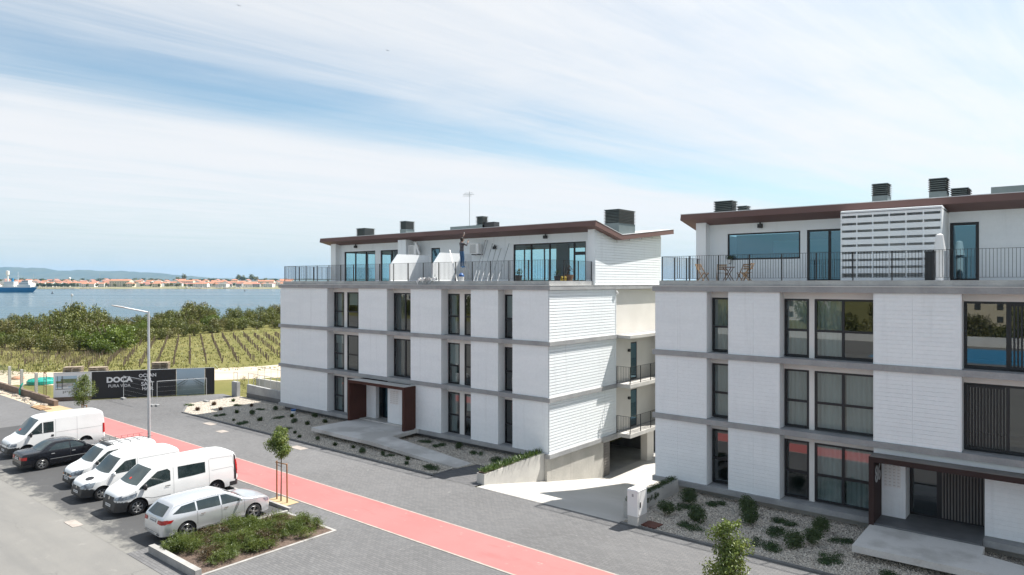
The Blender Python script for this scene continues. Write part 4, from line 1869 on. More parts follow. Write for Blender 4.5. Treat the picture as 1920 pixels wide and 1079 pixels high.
c.line('window_bar', 'car_white', 'L', [(.84, 1.24), (.84, 1.86)], .05, .01)
for sd in 'RL':
    c.line('door_gap', 'seam_soft', sd, [(.18, .45), (.18, 1.95)])
    c.line('door_gap', 'seam_soft', sd, [(-.95, .45), (-.95, 1.95)])
    c.line('door_gap', 'seam_soft', sd, [(-2.3, 1.2), (-.95, 1.2), (.15, 1.2)])
    c.line('door_gap', 'seam_soft', sd, [(1.7, .6), (1.72, 1.2)])
    c.handle(sd, .3, 1.05, 'black_plastic', .12)
    c.decal('badge_strip', 'black_plastic', sd, [(.28, .98), (.42, .98)], [(.28, 1.10), (.42, 1.10)], nu=2, nv=1)
    c.decal('head_lamp', 'head_lamp', sd, [(2.12, .68), (2.43, .68)], [(2.10, .84), (2.34, .84)], nu=6, nv=4, off=.012)
for sg in (1, -1):
    c.decal('head_lamp', 'head_lamp', 'F', [(sg * .42, .66), (sg * .78, .68)], [(sg * .45, .80), (sg * .78, .86)], nu=6, nv=4, off=.01)
    c.decal('tail_lamp', 'tail_red', 'B', [(sg * .80, .75), (sg * .92, .75)], [(sg * .80, 1.35), (sg * .90, 1.35)], nu=2, nv=5, off=.012)
for sd in 'RL':
    c.decal('tail_lamp', 'tail_red', sd, [(-2.49, .78), (-2.36, .78)], [(-2.46, 1.35), (-2.36, 1.35)], nu=2, nv=5, off=.01)
c.decal('grille', 'plastic_grey', 'F', [(-.4, .70), (.4, .70)], [(-.42, .76), (.42, .76)], nu=8, nv=2)
c.plate('F', .45)
c.mirror(.95, 1.45, 1.25, 'black_plastic', .10, .07, .15)
c.decal('dashboard_card', 'card_red', 'T', [(.30, 1.63), (.52, 1.62)], [(.30, 1.53), (.52, 1.53)], nu=3, nv=2, off=.012)
c.wheels(.88, 6, .2, .2, disc=True)
c.place(-47.7, 14.75, True)

# ---- black saloon
c = Car('saloon_car', 'black saloon car parked nose-in, its rear towards the road', 'car',
        [(-2.21, .44), (-2.20, .62), (-2.16, .84), (-2.05, .925), (-1.7, .955), (-1.36, .975), (-1.05, 1.16), (-.74, 1.325), (-.45, 1.38), (.0, 1.39), (.25, 1.365), (.48, 1.29), (1.08, .96), (1.2, .93), (1.7, .88), (2.05, .79), (2.17, .66), (2.21, .46), (2.215, .4)],
        [(-2.21, .70), (-2.1, .79), (-1.8, .84), (0, .85), (1.5, .845), (2.0, .79), (2.215, .66)],
        [(0, .93), (.25, .96), (.5, 1.0), (.8, .985), (.93, .96), (1.39, .68)], [-1.28, 1.42], .305, .36,
        [(-2.21, .26), (2.215, .22)], 'car_black', .055, .03)
c.skin([('bumper_trim', 'black_plastic', lambda x, y, z: abs(y) > 1.75 and z < .40)])
windscreen_top(c, 1.04, .44, .64, .56, bow=.10)
windscreen_top(c, -1.36, -.74, .62, .55, 'rear_window', bow=-.08)
c.both('side_window', 'car_window', [(.10, .955), (.5, .955), (.88, .955)], [(.10, 1.27), (.34, 1.265), (.80, 1.0)], nv=5)
c.both('side_window', 'car_window', [(-.98, .965), (-.5, .96), (.04, .955)], [(-.80, 1.13), (-.55, 1.26), (.04, 1.275)], nv=5)
for sd in 'RL':
    c.line('door_gap', 'seam', sd, [(.07, .3), (.07, .93)])
    c.line('rub_strip', 'seam_soft', sd, [(-.9, .52), (1.0, .52)], .02)
    c.handle(sd, .14, .80, 'seam_soft', .16)
    c.handle(sd, -.85, .80, 'seam_soft', .16)
    c.decal('tail_lamp', 'tail_red', sd, [(-2.17, .64), (-1.98, .64)], [(-2.14, .80), (-1.96, .80)], nu=4, nv=4, off=.012)
for sg in (1, -1):
    c.decal('tail_lamp', 'tail_red', 'B', [(sg * .38, .64), (sg * .80, .64)], [(sg * .38, .80), (sg * .78, .80)], nu=6, nv=4, off=.012)
    c.decal('head_lamp', 'head_lamp', 'F', [(sg * .35, .60), (sg * .75, .60)], [(sg * .35, .71), (sg * .75, .71)], nu=6, nv=4, off=.012)
c.plate('B', .70)
c.mirror(.80, .80, 1.0, 'car_black', .09, .06, .07)
c.wheels(.83, 5, .205, .2)
c.place(-43.75, 14.02, False)


def small_van(name, label, L_, H_, W_, x, y, black_bumper, rack=False, badge=False):
    h = H_
    f = L_ / 2
    c = Car(name, label, 'van',
            [(-f, .46), (-f + .01, .8), (-f + .05, h - .42), (-f + .13, h - .13), (-f + .3, h - .03), (-f + .8, h), (.0, h), (.32, h - .03), (.56, h - .14), (1.12, 1.18), (1.28, 1.08), (f - .30, .93), (f - .10, .80), (f - .02, .60), (f, .42), (f + .008, .35)],
            [(-f, W_ - .10), (-f + .12, W_ - .03), (0, W_), (f - .75, W_), (f - .3, W_ - .10), (f, W_ - .30)],
            [(0, .93), (.3, .97), (.55, 1.0), (.95, .985), (1.15, .965), (h, .86)], [-f + .72, f - .80], .315, .385,
            [(-f, .30), (f, .24)], 'car_white', .13, .03)
    bm = 'black_plastic'
    if black_bumper:
        c.skin([('front_bumper', bm, lambda x, y, z: y > f - .48 and z < .66 - .16 * (f - y)), ('rear_bumper', bm, lambda x, y, z: y < -f + .2 and z < .55),
                ('sill_trim', bm, lambda x, y, z: z < .34)])
    else:
        c.skin([('front_bumper', 'black_plastic', lambda x, y, z: y > f - .36 and z < .52), ('rear_bumper', 'plastic_grey', lambda x, y, z: y < -f + .2 and z < .55)])
    windscreen_top(c, 1.20, .58, W_ * .86, W_ * .72)
    c.both('side_window', 'car_window', [(-.05, 1.13), (.6, 1.12), (1.08, 1.10)], [(-.05, h - .22), (.42, h - .24), (.98, 1.17)])
    for sd in 'RL':
        c.line('door_gap', 'seam_soft', sd, [(-.12, .4), (-.12, h - .18)])
        c.line('door_gap', 'seam_soft', sd, [(-1.05, .45), (-1.05, h - .3)])
        c.line('door_gap', 'seam_soft', sd, [(-f + .15, h - .28), (-.9, h - .26), (-.2, h - .26)])
        c.line('door_gap', 'seam_soft', sd, [(f - .95, .72), (1.12, 1.1)])
        c.handle(sd, .0, 1.0, 'seam', .16)
        c.decal('head_lamp', 'head_lamp', sd, [(f - .40, .66), (f - .12, .64)], [(f - .52, .90), (f - .22, .84)], nu=6, nv=5, off=.012)
        c.decal('tail_lamp', 'tail_red', sd, [(-f + .0, .8), (-f + .10, .8)], [(-f + .06, h - .35), (-f + .14, h - .35)], nu=2, nv=5, off=.01)
    for sg in (1, -1):
        c.decal('head_lamp', 'head_lamp', 'F', [(sg * W_ * .42, .62), (sg * W_ * .86, .64)], [(sg * W_ * .50, .74), (sg * W_ * .86, .90)], nu=6, nv=5, off=.012)
        c.decal('tail_lamp', 'tail_red', 'B', [(sg * W_ * .83, .8), (sg * W_ * .92, .8)], [(sg * W_ * .80, h - .35), (sg * W_ * .86, h - .35)], nu=2, nv=5, off=.012)
        if not black_bumper:
            c.decal('indicator', 'amber', 'F', [(sg * W_ * .42, .59), (sg * W_ * .66, .59)], [(sg * W_ * .42, .64), (sg * W_ * .66, .65)], nu=3, nv=2, off=.014)
    c.decal('grille', 'black_plastic', 'F', [(-.34, .58), (.34, .58)], [(-.36, .70), (.36, .70)], nu=8, nv=3)
    c.decal('badge', 'badge', 'F', [(-.05, .61), (.05, .61)], [(-.05, .70), (.05, .70)], nu=2, nv=2, off=.014)
    c.plate('F', .46)
    if badge:
        n = 10
        lo = [(-.34 + .24 * math.cos(math.pi + math.pi * i / n), f - .46 + .17 * math.sin(math.pi + math.pi * i / n)) for i in range(n + 1)]
        hi = [(-.34 + .24 * math.cos(math.pi - math.pi * i / n), f - .46 + .17 * math.sin(math.pi - math.pi * i / n)) for i in range(n + 1)]
        c.decal('hood_sticker', 'sign_black', 'T', lo, hi, nu=10, nv=6, off=.008)
    c.mirror(W_ * .95, .95, 1.12, 'car_white' if black_bumper else 'black_plastic', .09, .07, .11)
    c.wheels(W_ - .06, 6, .215, .2, disc=not black_bumper)
    if rack:
        b = MB()
        zz = h + .16
        x0 = W_ * .70
        for sg in (1, -1):
            b.tube([(sg * x0 * .98, .25, zz - .02), (sg * x0, .1, zz), (sg * x0, -f + .35, zz), (sg * x0 * .98, -f + .2, zz - .02)], .016, 6)
            b.tube([(sg * x0, .2, zz - .11), (sg * x0, -f + .3, zz - .11)], .012, 6)
            for k in range(7):
                yy = .15 - k * (f - .2) / 6.2
                b.tube([(sg * x0, yy, zz), (sg * x0, yy, zz - .11)], .01, 5)
            for yy in (.1, -.7, -f + .4):
                b.tube([(sg * x0, yy, zz - .11), (sg * (x0 + .06), yy, h - .06)], .014, 5)
        for k in range(5):
            yy = .1 - k * (f - .3) / 4
            b.tube([(-x0, yy, zz - .11), (x0, yy, zz - .11)], .012, 5)
        b.tube([(-x0, .25, zz - .02), (x0, .25, zz - .02)], .016, 5)
        b.obj('roof_rack', 'rail_black', c.root)
        rk = c.root.children[-1]
        b = MB()
        b.box(-x0, x0, .16, .36, h + .02, h + .05)
        b.obj('wind_deflector', 'black_plastic', rk)
    c.place(x, y, True)
    return c


small_van('small_van', 'small white van with a black roof rack, next to the black saloon', 4.05, 1.82, .83, -38.4, 14.45, False, rack=True)
small_van('small_van', 'white van with black bumper and a dark oval sticker on its bonnet', 4.45, 1.86, .90, -35.65, 14.15, True, badge=True)

# ---- white crew van, nearest of the vans
f = 2.72
c = Car('crew_van', 'white crew van with dark rear side window and black bumpers, beside the silver estate', 'van',
        [(-f, .48), (-f + .01, .9), (-f + .05, 1.5), (-f + .12, 1.83), (-f + .3, 1.93), (-f + .9, 1.965), (.5, 1.96), (.95, 1.92), (1.22, 1.80), (1.92, 1.24), (2.1, 1.14), (f - .26, 1.0), (f - .10, .86), (f - .03, .62), (f, .42), (f + .008, .36)],
        [(-f, .88), (-f + .12, .955), (0, .978), (f - .9, .978), (f - .4, .90), (f - .1, .74), (f, .62)],
        [(0, .93), (.3, .97), (.6, 1.0), (1.0, .985), (1.2, .965), (1.97, .87)], [-1.62, 1.88], .345, .425,
        [(-f, .32), (f, .24)], 'car_white', .14, .035)
c.skin([('front_bumper', 'black_plastic', lambda x, y, z: y > 1.95 and z < .70 - .12 * (f - y)), ('rear_bumper', 'black_plastic', lambda x, y, z: y < -f + .45 and z < .62 - .3 * (y + f)),
        ('sill_trim', 'black_plastic', lambda x, y, z: z < .36)])
windscreen_top(c, 1.97, 1.24, .85, .72)
c.both('side_window', 'car_window', [(.50, 1.20), (.9, 1.17), (1.45, 1.10), (1.86, 1.08)], [(.50, 1.62), (.62, 1.73), (1.05, 1.70), (1.80, 1.17)], nu=18)
c.both('side_window', 'car_window', [(-1.10, 1.22), (-.5, 1.20), (.16, 1.20)], [(-1.10, 1.70), (-.5, 1.72), (.16, 1.73)])
for sd in 'RL':
    for pts in ([(.36, .45), (.36, 1.75)], [(-1.28, .5), (-1.28, 1.76)], [(1.95, .78), (1.98, 1.08)]):
        c.line('door_gap', 'seam_soft', sd, pts)
    c.line('door_gap', 'seam_soft', sd, [(-2.5, 1.30), (-2.45, 1.72), (-1.4, 1.78), (-1.32, 1.78)])
    c.line('door_gap', 'seam_soft', sd, [(-2.5, .95), (-2.45, 1.22), (-1.4, 1.24)])
    c.line('door_gap', 'seam_soft', sd, [(1.62, .72), (1.3, .62), (.5, .60)], .02)
    c.handle(sd, .52, 1.0, 'black_plastic', .24)
    c.decal('head_lamp', 'head_lamp', sd, [(f - .75, .82), (f - .18, .72)], [(f - .80, .98), (f - .22, .86)], nu=8, nv=4, off=.012)
    c.decal('tail_lamp', 'tail_red', sd, [(-f + .0, .85), (-f + .10, .85)], [(-f + .10, 1.55), (-f + .17, 1.55)], nu=2, nv=6, off=.012)
    c.decal('rear_pillar', 'black_plastic', sd, [(-f + .10, .62), (-f + .22, .62)], [(-f + .12, 1.80), (-f + .20, 1.80)], nu=2, nv=8, off=.008)
for sg in (1, -1):
    c.decal('head_lamp', 'head_lamp', 'F', [(sg * .44, .70), (sg * .80, .74)], [(sg * .48, .80), (sg * .82, .93)], nu=8, nv=4, off=.012)
    c.decal('tail_lamp', 'tail_red', 'B', [(sg * .80, .8), (sg * .92, .8)], [(sg * .76, 1.6), (sg * .84, 1.6)], nu=2, nv=6, off=.012)
c.decal('grille', 'black_plastic', 'F', [(-.44, .66), (.44, .66)], [(-.46, .84), (.46, .84)], nu=10, nv=3, off=.01)
c.decal('badge', 'badge', 'F', [(-.06, .70), (.06, .70)], [(-.06, .82), (.06, .82)], nu=2, nv=2, off=.018)
c.plate('F', .48)
c.mirror(.93, 1.62, 1.16, 'black_plastic', .12, .08, .14)
c.decal('dashboard_card', 'card_red', 'T', [(.02, 1.80), (.16, 1.80)], [(.02, 1.72), (.16, 1.72)], nu=3, nv=2, off=.012)
c.wheels(.90, 7, .235, .22)
c.place(-32.35, 14.78, True)

# ---- silver estate
c = Car('estate_car', 'silver estate car parked beside the juniper bed, tail towards the road', 'car',
        [(-2.35, .42), (-2.345, .58), (-2.32, .78), (-2.27, .94), (-2.18, 1.03), (-1.93, 1.27), (-1.80, 1.375), (-1.62, 1.40), (-1.2, 1.435), (-.4, 1.46), (.1, 1.44), (.38, 1.37), (1.10, 1.01), (1.25, .975), (1.8, .915), (2.12, .83), (2.27, .70), (2.33, .5), (2.345, .4)],
        [(-2.35, .66), (-2.25, .78), (-1.95, .875), (-1.3, .905), (0, .905), (1.5, .90), (2.0, .83), (2.25, .70), (2.345, .55)],
        [(0, .93), (.25, .965), (.55, 1.0), (.85, .985), (.97, .955), (1.46, .70)], [-1.40, 1.44], .335, .385,
        [(-2.35, .27), (2.345, .22)], 'car_silver', .07, .035)
c.skin([('sill_trim', 'car_silver', lambda x, y, z: False)])
windscreen_top(c, 1.08, .40, .68, .56, bow=.14)
c.decal('rear_window', 'car_window', 'B', [(-.62, 1.0), (0, .985), (.62, 1.0)], [(-.52, 1.30), (0, 1.31), (.52, 1.30)], nu=12, nv=6, off=.008)
c.both('side_window', 'car_window', [(.05, .975), (.5, .97), (.98, .965)], [(.05, 1.33), (.28, 1.325), (.88, 1.02)], nv=5)
c.both('side_window', 'car_window', [(-.95, 1.0), (-.5, .985), (-.02, .978)], [(-.95, 1.33), (-.5, 1.34), (-.02, 1.335)], nv=5)
c.both('side_window', 'car_window', [(-1.93, 1.06), (-1.5, 1.025), (-1.02, 1.005)], [(-1.80, 1.13), (-1.55, 1.28), (-1.02, 1.325)], nv=5)
for sd in 'RL':
    for pts in ([(.02, .32), (.02, .97)], [(-.98, .5), (-.98, .98)], [(1.02, .42), (1.02, .95)]):
        c.line('door_gap', 'seam', sd, pts, .009)
    c.line('chrome_strip', 'badge', sd, [(-1.05, .30), (1.05, .285)], .028, .012)
    c.handle(sd, .12, .83, 'badge', .17)
    c.handle(sd, -.85, .84, 'badge', .17)
    c.decal('tail_lamp', 'tail_red', sd, [(-2.30, .72), (-2.00, .76)], [(-2.24, .88), (-1.90, .86)], nu=6, nv=4, off=.012)
    c.decal('head_lamp', 'head_lamp', sd, [(2.02, .66), (2.24, .62)], [(1.88, .80), (2.14, .78)], nu=6, nv=4, off=.012)
for sg in (1, -1):
    c.decal('tail_lamp', 'tail_red', 'B', [(sg * .42, .74), (sg * .80, .72)], [(sg * .44, .86), (sg * .82, .89)], nu=6, nv=4, off=.012)
    c.decal('exhaust', 'badge', 'B', [(sg * .40, .30), (sg * .62, .30)], [(sg * .40, .36), (sg * .62, .36)], nu=3, nv=1, off=.02)
c.decal('bumper_strip', 'badge', 'B', [(-.6, .385), (.6, .385)], [(-.6, .40), (.6, .40)], nu=8, nv=1, off=.01)
c.plate('B', .80)
c.mirror(.86, .82, 1.03, 'car_silver', .10, .06, .075)
c.wheels(.875, 5, .245, .225, double=True)
c.place(-27.92, 14.33, False)

# ================================================================== foliage
def leaf(b, p, nrm, size, rnd, asp=.55):
    """one folded leaf (two triangles sharing the midrib)"""
    n = Vector(nrm)
    if n.length < 1e-5:
        n = Vector((0, 0, 1))
    n.normalize()
    a = n.orthogonal().normalized()
    a.rotate(Matrix.Rotation(rnd.uniform(0, 6.28), 3, n))
    c = n.cross(a)
    l, w_ = size * rnd.uniform(.75, 1.3), size * asp
    p = Vector(p)
    b.add([p - a * l * .5, p + c * w_ * .5 + n * .12 * l, p + a * l * .5, p - c * w_ * .5 + n * .12 * l], [(0, 1, 2), (0, 2, 3)])


def crown(b, lobes, n, size, rnd, shell=.45, asp=.55, squash=.5):
    """leaves through the volume of a set of lobes (x,y,z,r[,rz]); dense near the surface"""
    tot = sum(l[3] ** 2 for l in lobes)
    for l in lobes:
        k = int(n * l[3] ** 2 / tot)
        rz = l[4] if len(l) > 4 else l[3]
        for _ in range(k):
            d = Vector((rnd.gauss(0, 1), rnd.gauss(0, 1), rnd.gauss(0, 1)))
            d.normalize()
            r = 1 - shell * rnd.random() ** 1.4
            r *= 1 + .13 * math.sin(7 * d.x + 3 * l[0]) * math.sin(6 * d.y + 5 * d.z)
            p = (l[0] + d.x * l[3] * r, l[1] + d.y * l[3] * r, l[2] + d.z * rz * r)
            nn = d + Vector((rnd.gauss(0, .6), rnd.gauss(0, .6), rnd.gauss(0, .6) + squash))
            leaf(b, p, nn, size, rnd, asp)
    return b


leafmat('leaf_young', (.06, .095, .018), (.17, .22, .045), (.36, .40, .12), .3, 2.5)
leafmat('leaf_shrub', (.032, .058, .018), (.07, .105, .034), (.13, .165, .065), .15, 4.)
leafmat('leaf_low', (.03, .06, .02), (.058, .10, .034), (.10, .145, .05), .15, 4.)
leafmat('leaf_red', (.07, .045, .03), (.13, .07, .05), (.22, .12, .09), .15, 5.)
leafmat('leaf_spray', (.07, .105, .025), (.14, .175, .042), (.22, .235, .07), .3, 1.6)
leafmat('leaf_brown', (.07, .055, .03), (.12, .085, .045), (.17, .115, .065), .2, 2.)
leafmat('leaf_spiky', (.03, .06, .012), (.07, .115, .022), (.14, .18, .05), .2, 3.)
leafmat('leaf_bush', (.065, .08, .016), (.145, .155, .034), (.23, .225, .065), .22, .25)
leafmat('leaf_bush_light', (.06, .095, .010), (.13, .175, .018), (.21, .24, .04), .25, .3)
leafmat('leaf_bush_olive', (.08, .08, .02), (.16, .148, .045), (.24, .21, .085), .2, .3)
leafmat('leaf_dry', (.12, .10, .06), (.22, .18, .11), (.34, .28, .18), .1, .5)
leafmat('grass_blade', (.13, .14, .04), (.19, .185, .06), (.27, .24, .10), .15, .3)
pbr('bark', (.16, .12, .085), .9, (.11, .085, .06), 8., 1.)
pbr('stake_wood', (.33, .17, .07), .8, (.24, .12, .05), 5., 1.)


def staked_tree(x, y, h, lobes, n, label, seed, stakes=True):
    rnd = random.Random(seed)
    t_ = thing('street_tree', label, 'tree', (x, y, 0), 'young street trees')
    b = MB()
    pts = [(x, y, -.02), (x + .02, y, h * .3), (x - .01, y + .02, h * .6), (x + .03, y, h * .85)]
    for (p0, p1), (r0, r1) in zip(zip(pts, pts[1:]), ((.035, .028), (.028, .022), (.022, .008))):
        b.cyl(p0, p1, r0, r1, 8)
    for l in lobes[:9]:
        b.cyl((x, y, max(h * .45, l[2] - .35)), (x + l[0], y + l[1], l[2]), .012, .005, 5)
    b.obj('trunk', 'bark', t_)
    c = MB()
    crown(c, [(x + l[0], y + l[1], l[2], *l[3:]) for l in lobes], n, .085, rnd, .75, .5)
    c.obj('crown', 'leaf_young', t_)
    if stakes:
        for sx in (-.42, .42):
            s_ = MB()
            s_.cyl((x + sx, y + .05, -.02), (x + sx * .97, y + .04, 1.78), .035, .032, 8)
            s_.obj('stake', 'stake_wood', t_)
        s_ = MB()
        s_.cyl((x - .45, y + .0, 1.72), (x + .45, y + .0, 1.76), .025, .025, 6)
        s_.obj('crossbar', 'stake_wood', t_)
        s_ = MB()
        s_.cyl((x - .42, y + .0, 1.62), (x + .04, y - .03, 1.6), .012, .012, 5)
        s_.obj('tie', 'black_plastic', t_)
    return t_


rnd = random.Random(3)


def treelobes(h0, h1, w_, n, seed):
    r = random.Random(seed)
    out = []
    for i in range(n):
        u = (i + .5) / n
        z = h0 + (h1 - h0) * u
        env = w_ * (.55 + .75 * math.sin(math.pi * min(1, u * .85 + .12)))
        a = r.uniform(0, 6.28)
        d = env * r.uniform(.15, .62)
        rr = env * r.uniform(.34, .56)
        out.append((d * math.cos(a), d * math.sin(a), z, rr, rr * .85))
    return out


staked_tree(-28.3, 17.86, 3.45, treelobes(2.1, 3.35, .60, 18, 4), 5200, 'young staked tree beside the cycle path at the silver car', 11)
staked_tree(-7.2, 17.9, 3.9, treelobes(1.75, 3.72, .60, 24, 9), 5000, 'young leafy tree cut off by the bottom edge, in front of the right building', 12)
staked_tree(-52.0, 17.86, 3.9, treelobes(1.9, 3.75, .72, 20, 6), 4600, 'young tree behind the farthest white van, before the hoarding', 13)


# ------------------------------------------------------------------ shrubs in the gravel
def shrub_mesh(kind, seed):
    r = random.Random(seed)
    b = MB()
    if kind == 'round':
        lob = [(r.uniform(-.13, .13), r.uniform(-.13, .13), .2 + r.uniform(-.04, .12), .2, .2) for _ in range(5)]
        crown(b, lob, 1500, .055, r, .6, .5, .8)
        return mesh_with(b, 'shrub', 'leaf_shrub')
    if kind == 'low':
        lob = [(r.uniform(-.36, .36), r.uniform(-.2, .2), .06, .22, .09) for _ in range(8)]
        crown(b, lob, 1000, .06, r, .8, .42, .6)
        return mesh_with(b, 'shrub', 'leaf_low')
    n = 120
    for _ in range(n):      # tuft of narrow blades
        a = r.uniform(0, 6.28)
        ln = r.uniform(.2, .38)
        el = r.uniform(.5, 1.35)
        d = Vector((math.cos(a) * math.cos(el), math.sin(a) * math.cos(el), math.sin(el)))
        p0 = Vector((r.gauss(0, .05), r.gauss(0, .05), 0))
        s_ = Vector((-math.sin(a), math.cos(a), 0)) * .014
        mid = p0 + d * ln * .6
        tip = p0 + d * ln + Vector((0, 0, -.05))
        b.add([p0 - s_, p0 + s_, mid + s_ * .9, mid - s_ * .9, tip], [(0, 1, 2, 3), (3, 2, 4)])
    return mesh_with(b, 'shrub', 'leaf_red' if kind == 'red' else 'leaf_shrub')


SHR = {k: [shrub_mesh(k, 20 + i) for i in range(3)] for k in ('round', 'low', 'tuft', 'red')}
# low cut tufts along one species per plant: (x, y, kind, scale)
LS = [(-56.0, 26.9, 'low', 1.), (-53.3, 26.3, 'red', 1.15), (-54.6, 28.3, 'red', 1.2), (-55.0, 30.2, 'tuft', 1.), (-52., 27.5, 'red', 1.), (-52.8, 29.4, 'low', .9), (-49.9, 26.35, 'low', 1.05),
      (-49.9, 27.7, 'tuft', 1.1), (-51.6, 29.9, 'red', 1.), (-48.1, 27.9, 'round', .9), (-45.8, 27.2, 'tuft', 1.2), (-45.9, 25.9, 'low', 1.15), (-49.7, 29.6, 'low', .9),
      (-48.5, 30.1, 'round', .8), (-45.6, 28.6, 'low', 1.), (-45.3, 29.5, 'tuft', 1.), (-43.3, 28.4, 'round', .75), (-42.0, 28.6, 'tuft', 1.1), (-41.9, 26.7, 'low', 1.1),
      (-40.2, 26.4, 'tuft', .8), (-43.6, 30.3, 'round', .8), (-41.6, 29.8, 'tuft', 1.2), (-40.1, 29.6, 'low', .9), (-37.3, 26.1, 'round', .6), (-35.3, 26.0, 'tuft', .9),
      (-32.5, 25.9, 'round', .75), (-33.9, 26.3, 'tuft', .8), (-30.8, 26.4, 'low', .7), (-29.3, 26.5, 'tuft', .8), (-26.9, 26.1, 'low', 1.2), (-31.2, 26.3, 'round', .5), (-28.6, 25.8, 'tuft', .8),
      (-47.3, 26.0, 'tuft', .7), (-38.9, 25.9, 'tuft', .8)]
LS2 = [(-31.7, 30.1, 'low', 1.), (-30.3, 30.0, 'low', 1.1), (-28.8, 30.2, 'round', .9), (-27.2, 30.0, 'low', 1.), (-25.4, 29.6, 'low', 1.1)]
RS = [(-13.7, 29.3, 'round', 1.5), (-13.75, 27.3, 'round', 1.25), (-13.6, 28.5, 'low', 1.2), (-12.3, 27.4, 'round', 1.55), (-12.6, 29.9, 'low', 1.15), (-12.2, 26.5, 'low', 1.2), (-10.5, 28.4, 'round', 1.45),
      (-11.0, 29.5, 'round', 1.6), (-9.5, 29.4, 'low', 1.2), (-9.3, 28.0, 'low', 1.25), (-7.9, 29.3, 'round', 1.35), (-9.2, 26.4, 'low', 1.35), (-8.25, 26.95, 'round', 1.45), (-7.8, 27.8, 'round', 1.35), (-7.1, 28.7, 'low', 1.),
      (-6.95, 26.6, 'low', 1.25), (-5.0, 26.3, 'low', 1.1)]
KN = {'round': 'rounded dark green', 'low': 'low spreading green', 'tuft': 'tufted narrow-leaved', 'red': 'reddish brown'}


def plant_bed(spots, where, group):
    by = {}
    for s_ in spots:
        by.setdefault(s_[2], []).append(s_)
    k = 0
    for kind, lst in by.items():
        lst.sort(key=lambda s_: screen_x(s_))
        for i, (x, y, kd, sc) in enumerate(lst):
            o = inst('shrub', SHR[kd][k % 3], None, (x, y, .015), (0, 0, k * 1.7), (sc, sc, sc * (1 if kd != 'low' else .9)))
            lab = '%s shrub, %s such from left in the %s' % (KN[kd], ordinal(i), where)
            if len(lst) == 1:
                lab = 'only %s shrub in the %s' % (KN[kd], where)
            tag(o, lab, 'shrub', group)
            k += 1


plant_bed(LS, 'left building gravel bed', 'shrubs in the left gravel bed')
plant_bed(LS2, 'strip behind the left ramp', 'shrubs behind the left ramp')
plant_bed(RS, 'right building gravel bed', 'shrubs in the right gravel bed')

# ------------------------------------------------------------------ juniper bed: long feathery sprays
rnd = random.Random(21)
b, b2 = MB(), MB()


def spray(bb, p, a, el, ln, r):
    d = Vector((math.cos(a) * math.cos(el), math.sin(a) * math.cos(el), math.sin(el)))
    side = d.cross(Vector((0, 0, 1))).normalized()
    up = side.cross(d)
    q = Vector(p)
    n = 6
    for i in range(n):
        q2 = q + d * ln / n
        d = (d + Vector((0, 0, -.10))).normalized()
        w_ = .028 * (1 - .6 * i / n)
        for k in range(3):
            ang = r.uniform(0, 6.28)
            s_ = (side * math.cos(ang) + up * math.sin(ang)) * r.uniform(.05, .11)
            m_ = q.lerp(q2, r.random())
            tip = m_ + s_ + d * .08
            bb.add([m_ - d * .018, m_ + d * .02 + s_ * .5, tip], [(0, 1, 2)])
        bb.add([q - side * w_ * .4, q + side * w_ * .4, q2 + side * w_ * .3, q2 - side * w_ * .3], [(0, 1, 2, 3)])
        q = q2


lob, lobb = [], []
for i in range(62):
    x = rnd.uniform(-26.45, -23.45)
    y = 11.95 + ((i * 17) % 62 / 62) * 4.7 + rnd.uniform(-.15, .15)
    r = rnd.uniform(.26, .46)
    x = min(x, -23.3 - r * .45)
    tgt = lobb if i % 5 == 3 else lob
    tgt.append((x, y, .10 + r * .35, r, r * rnd.uniform(.55, .95)))
    for k in range(3):
        tgt.append((x + rnd.uniform(-.35, .35), y + rnd.uniform(-.35, .35), .12 + r * rnd.uniform(.3, .8), r * .6, r * .5))
for tgt, bb in ((lob, b), (lobb, b2)):
    crown(bb, tgt, 19000 if bb is b else 5200, .10, rnd, .85, .2, .5)
    for (x, y, z, r, rz) in tgt:
        for k in range(9):
            a = rnd.uniform(0, 6.28)
            spray(bb, (x + rnd.gauss(0, .1), min(16.9, max(11.7, y + rnd.gauss(0, .1))), max(.05, z - .1)), a, rnd.uniform(.15, 1.0), r * rnd.uniform(.9, 1.5), rnd)
b.obj('juniper', 'leaf_spray', kind='stuff', label='feathery green juniper filling the kerbed bed beside the silver car', cat='juniper')
b2.obj('juniper', 'leaf_brown', kind='stuff', label='brown dried juniper sprays among the green in the kerbed bed', cat='juniper')

# ------------------------------------------------------------------ driveway planters, cabinet
t_ = thing('planter', 'sloping pale concrete planter with spiky plants left of the driveway', 'planter', (-23.05, 28.2, 0))
b = MB()
b.add([(-23.3, 25.7, -.1), (-22.8, 25.7, -.1), (-22.8, 30.68, -1.1), (-23.3, 30.68, -1.1),
       (-23.3, 25.7, .5), (-22.8, 25.7, .5), (-22.8, 30.68, .62), (-23.3, 30.68, .62)],
      [(0, 3, 2, 1), (4, 5, 6, 7), (0, 1, 5, 4), (1, 2, 6, 5), (2, 3, 7, 6), (3, 0, 4, 7)])
b.obj('planter_box', 'concrete_light', t_)
b = MB()
b.box(-23.24, -22.86, 25.76, 30.6, .5, .56)
b.obj('soil', 'mulch', t_)
t2 = thing('planting', 'spiky green plants growing in the planter left of the driveway', 'plants', (-23.05, 28.2, .6))
b = MB()
rnd = random.Random(8)
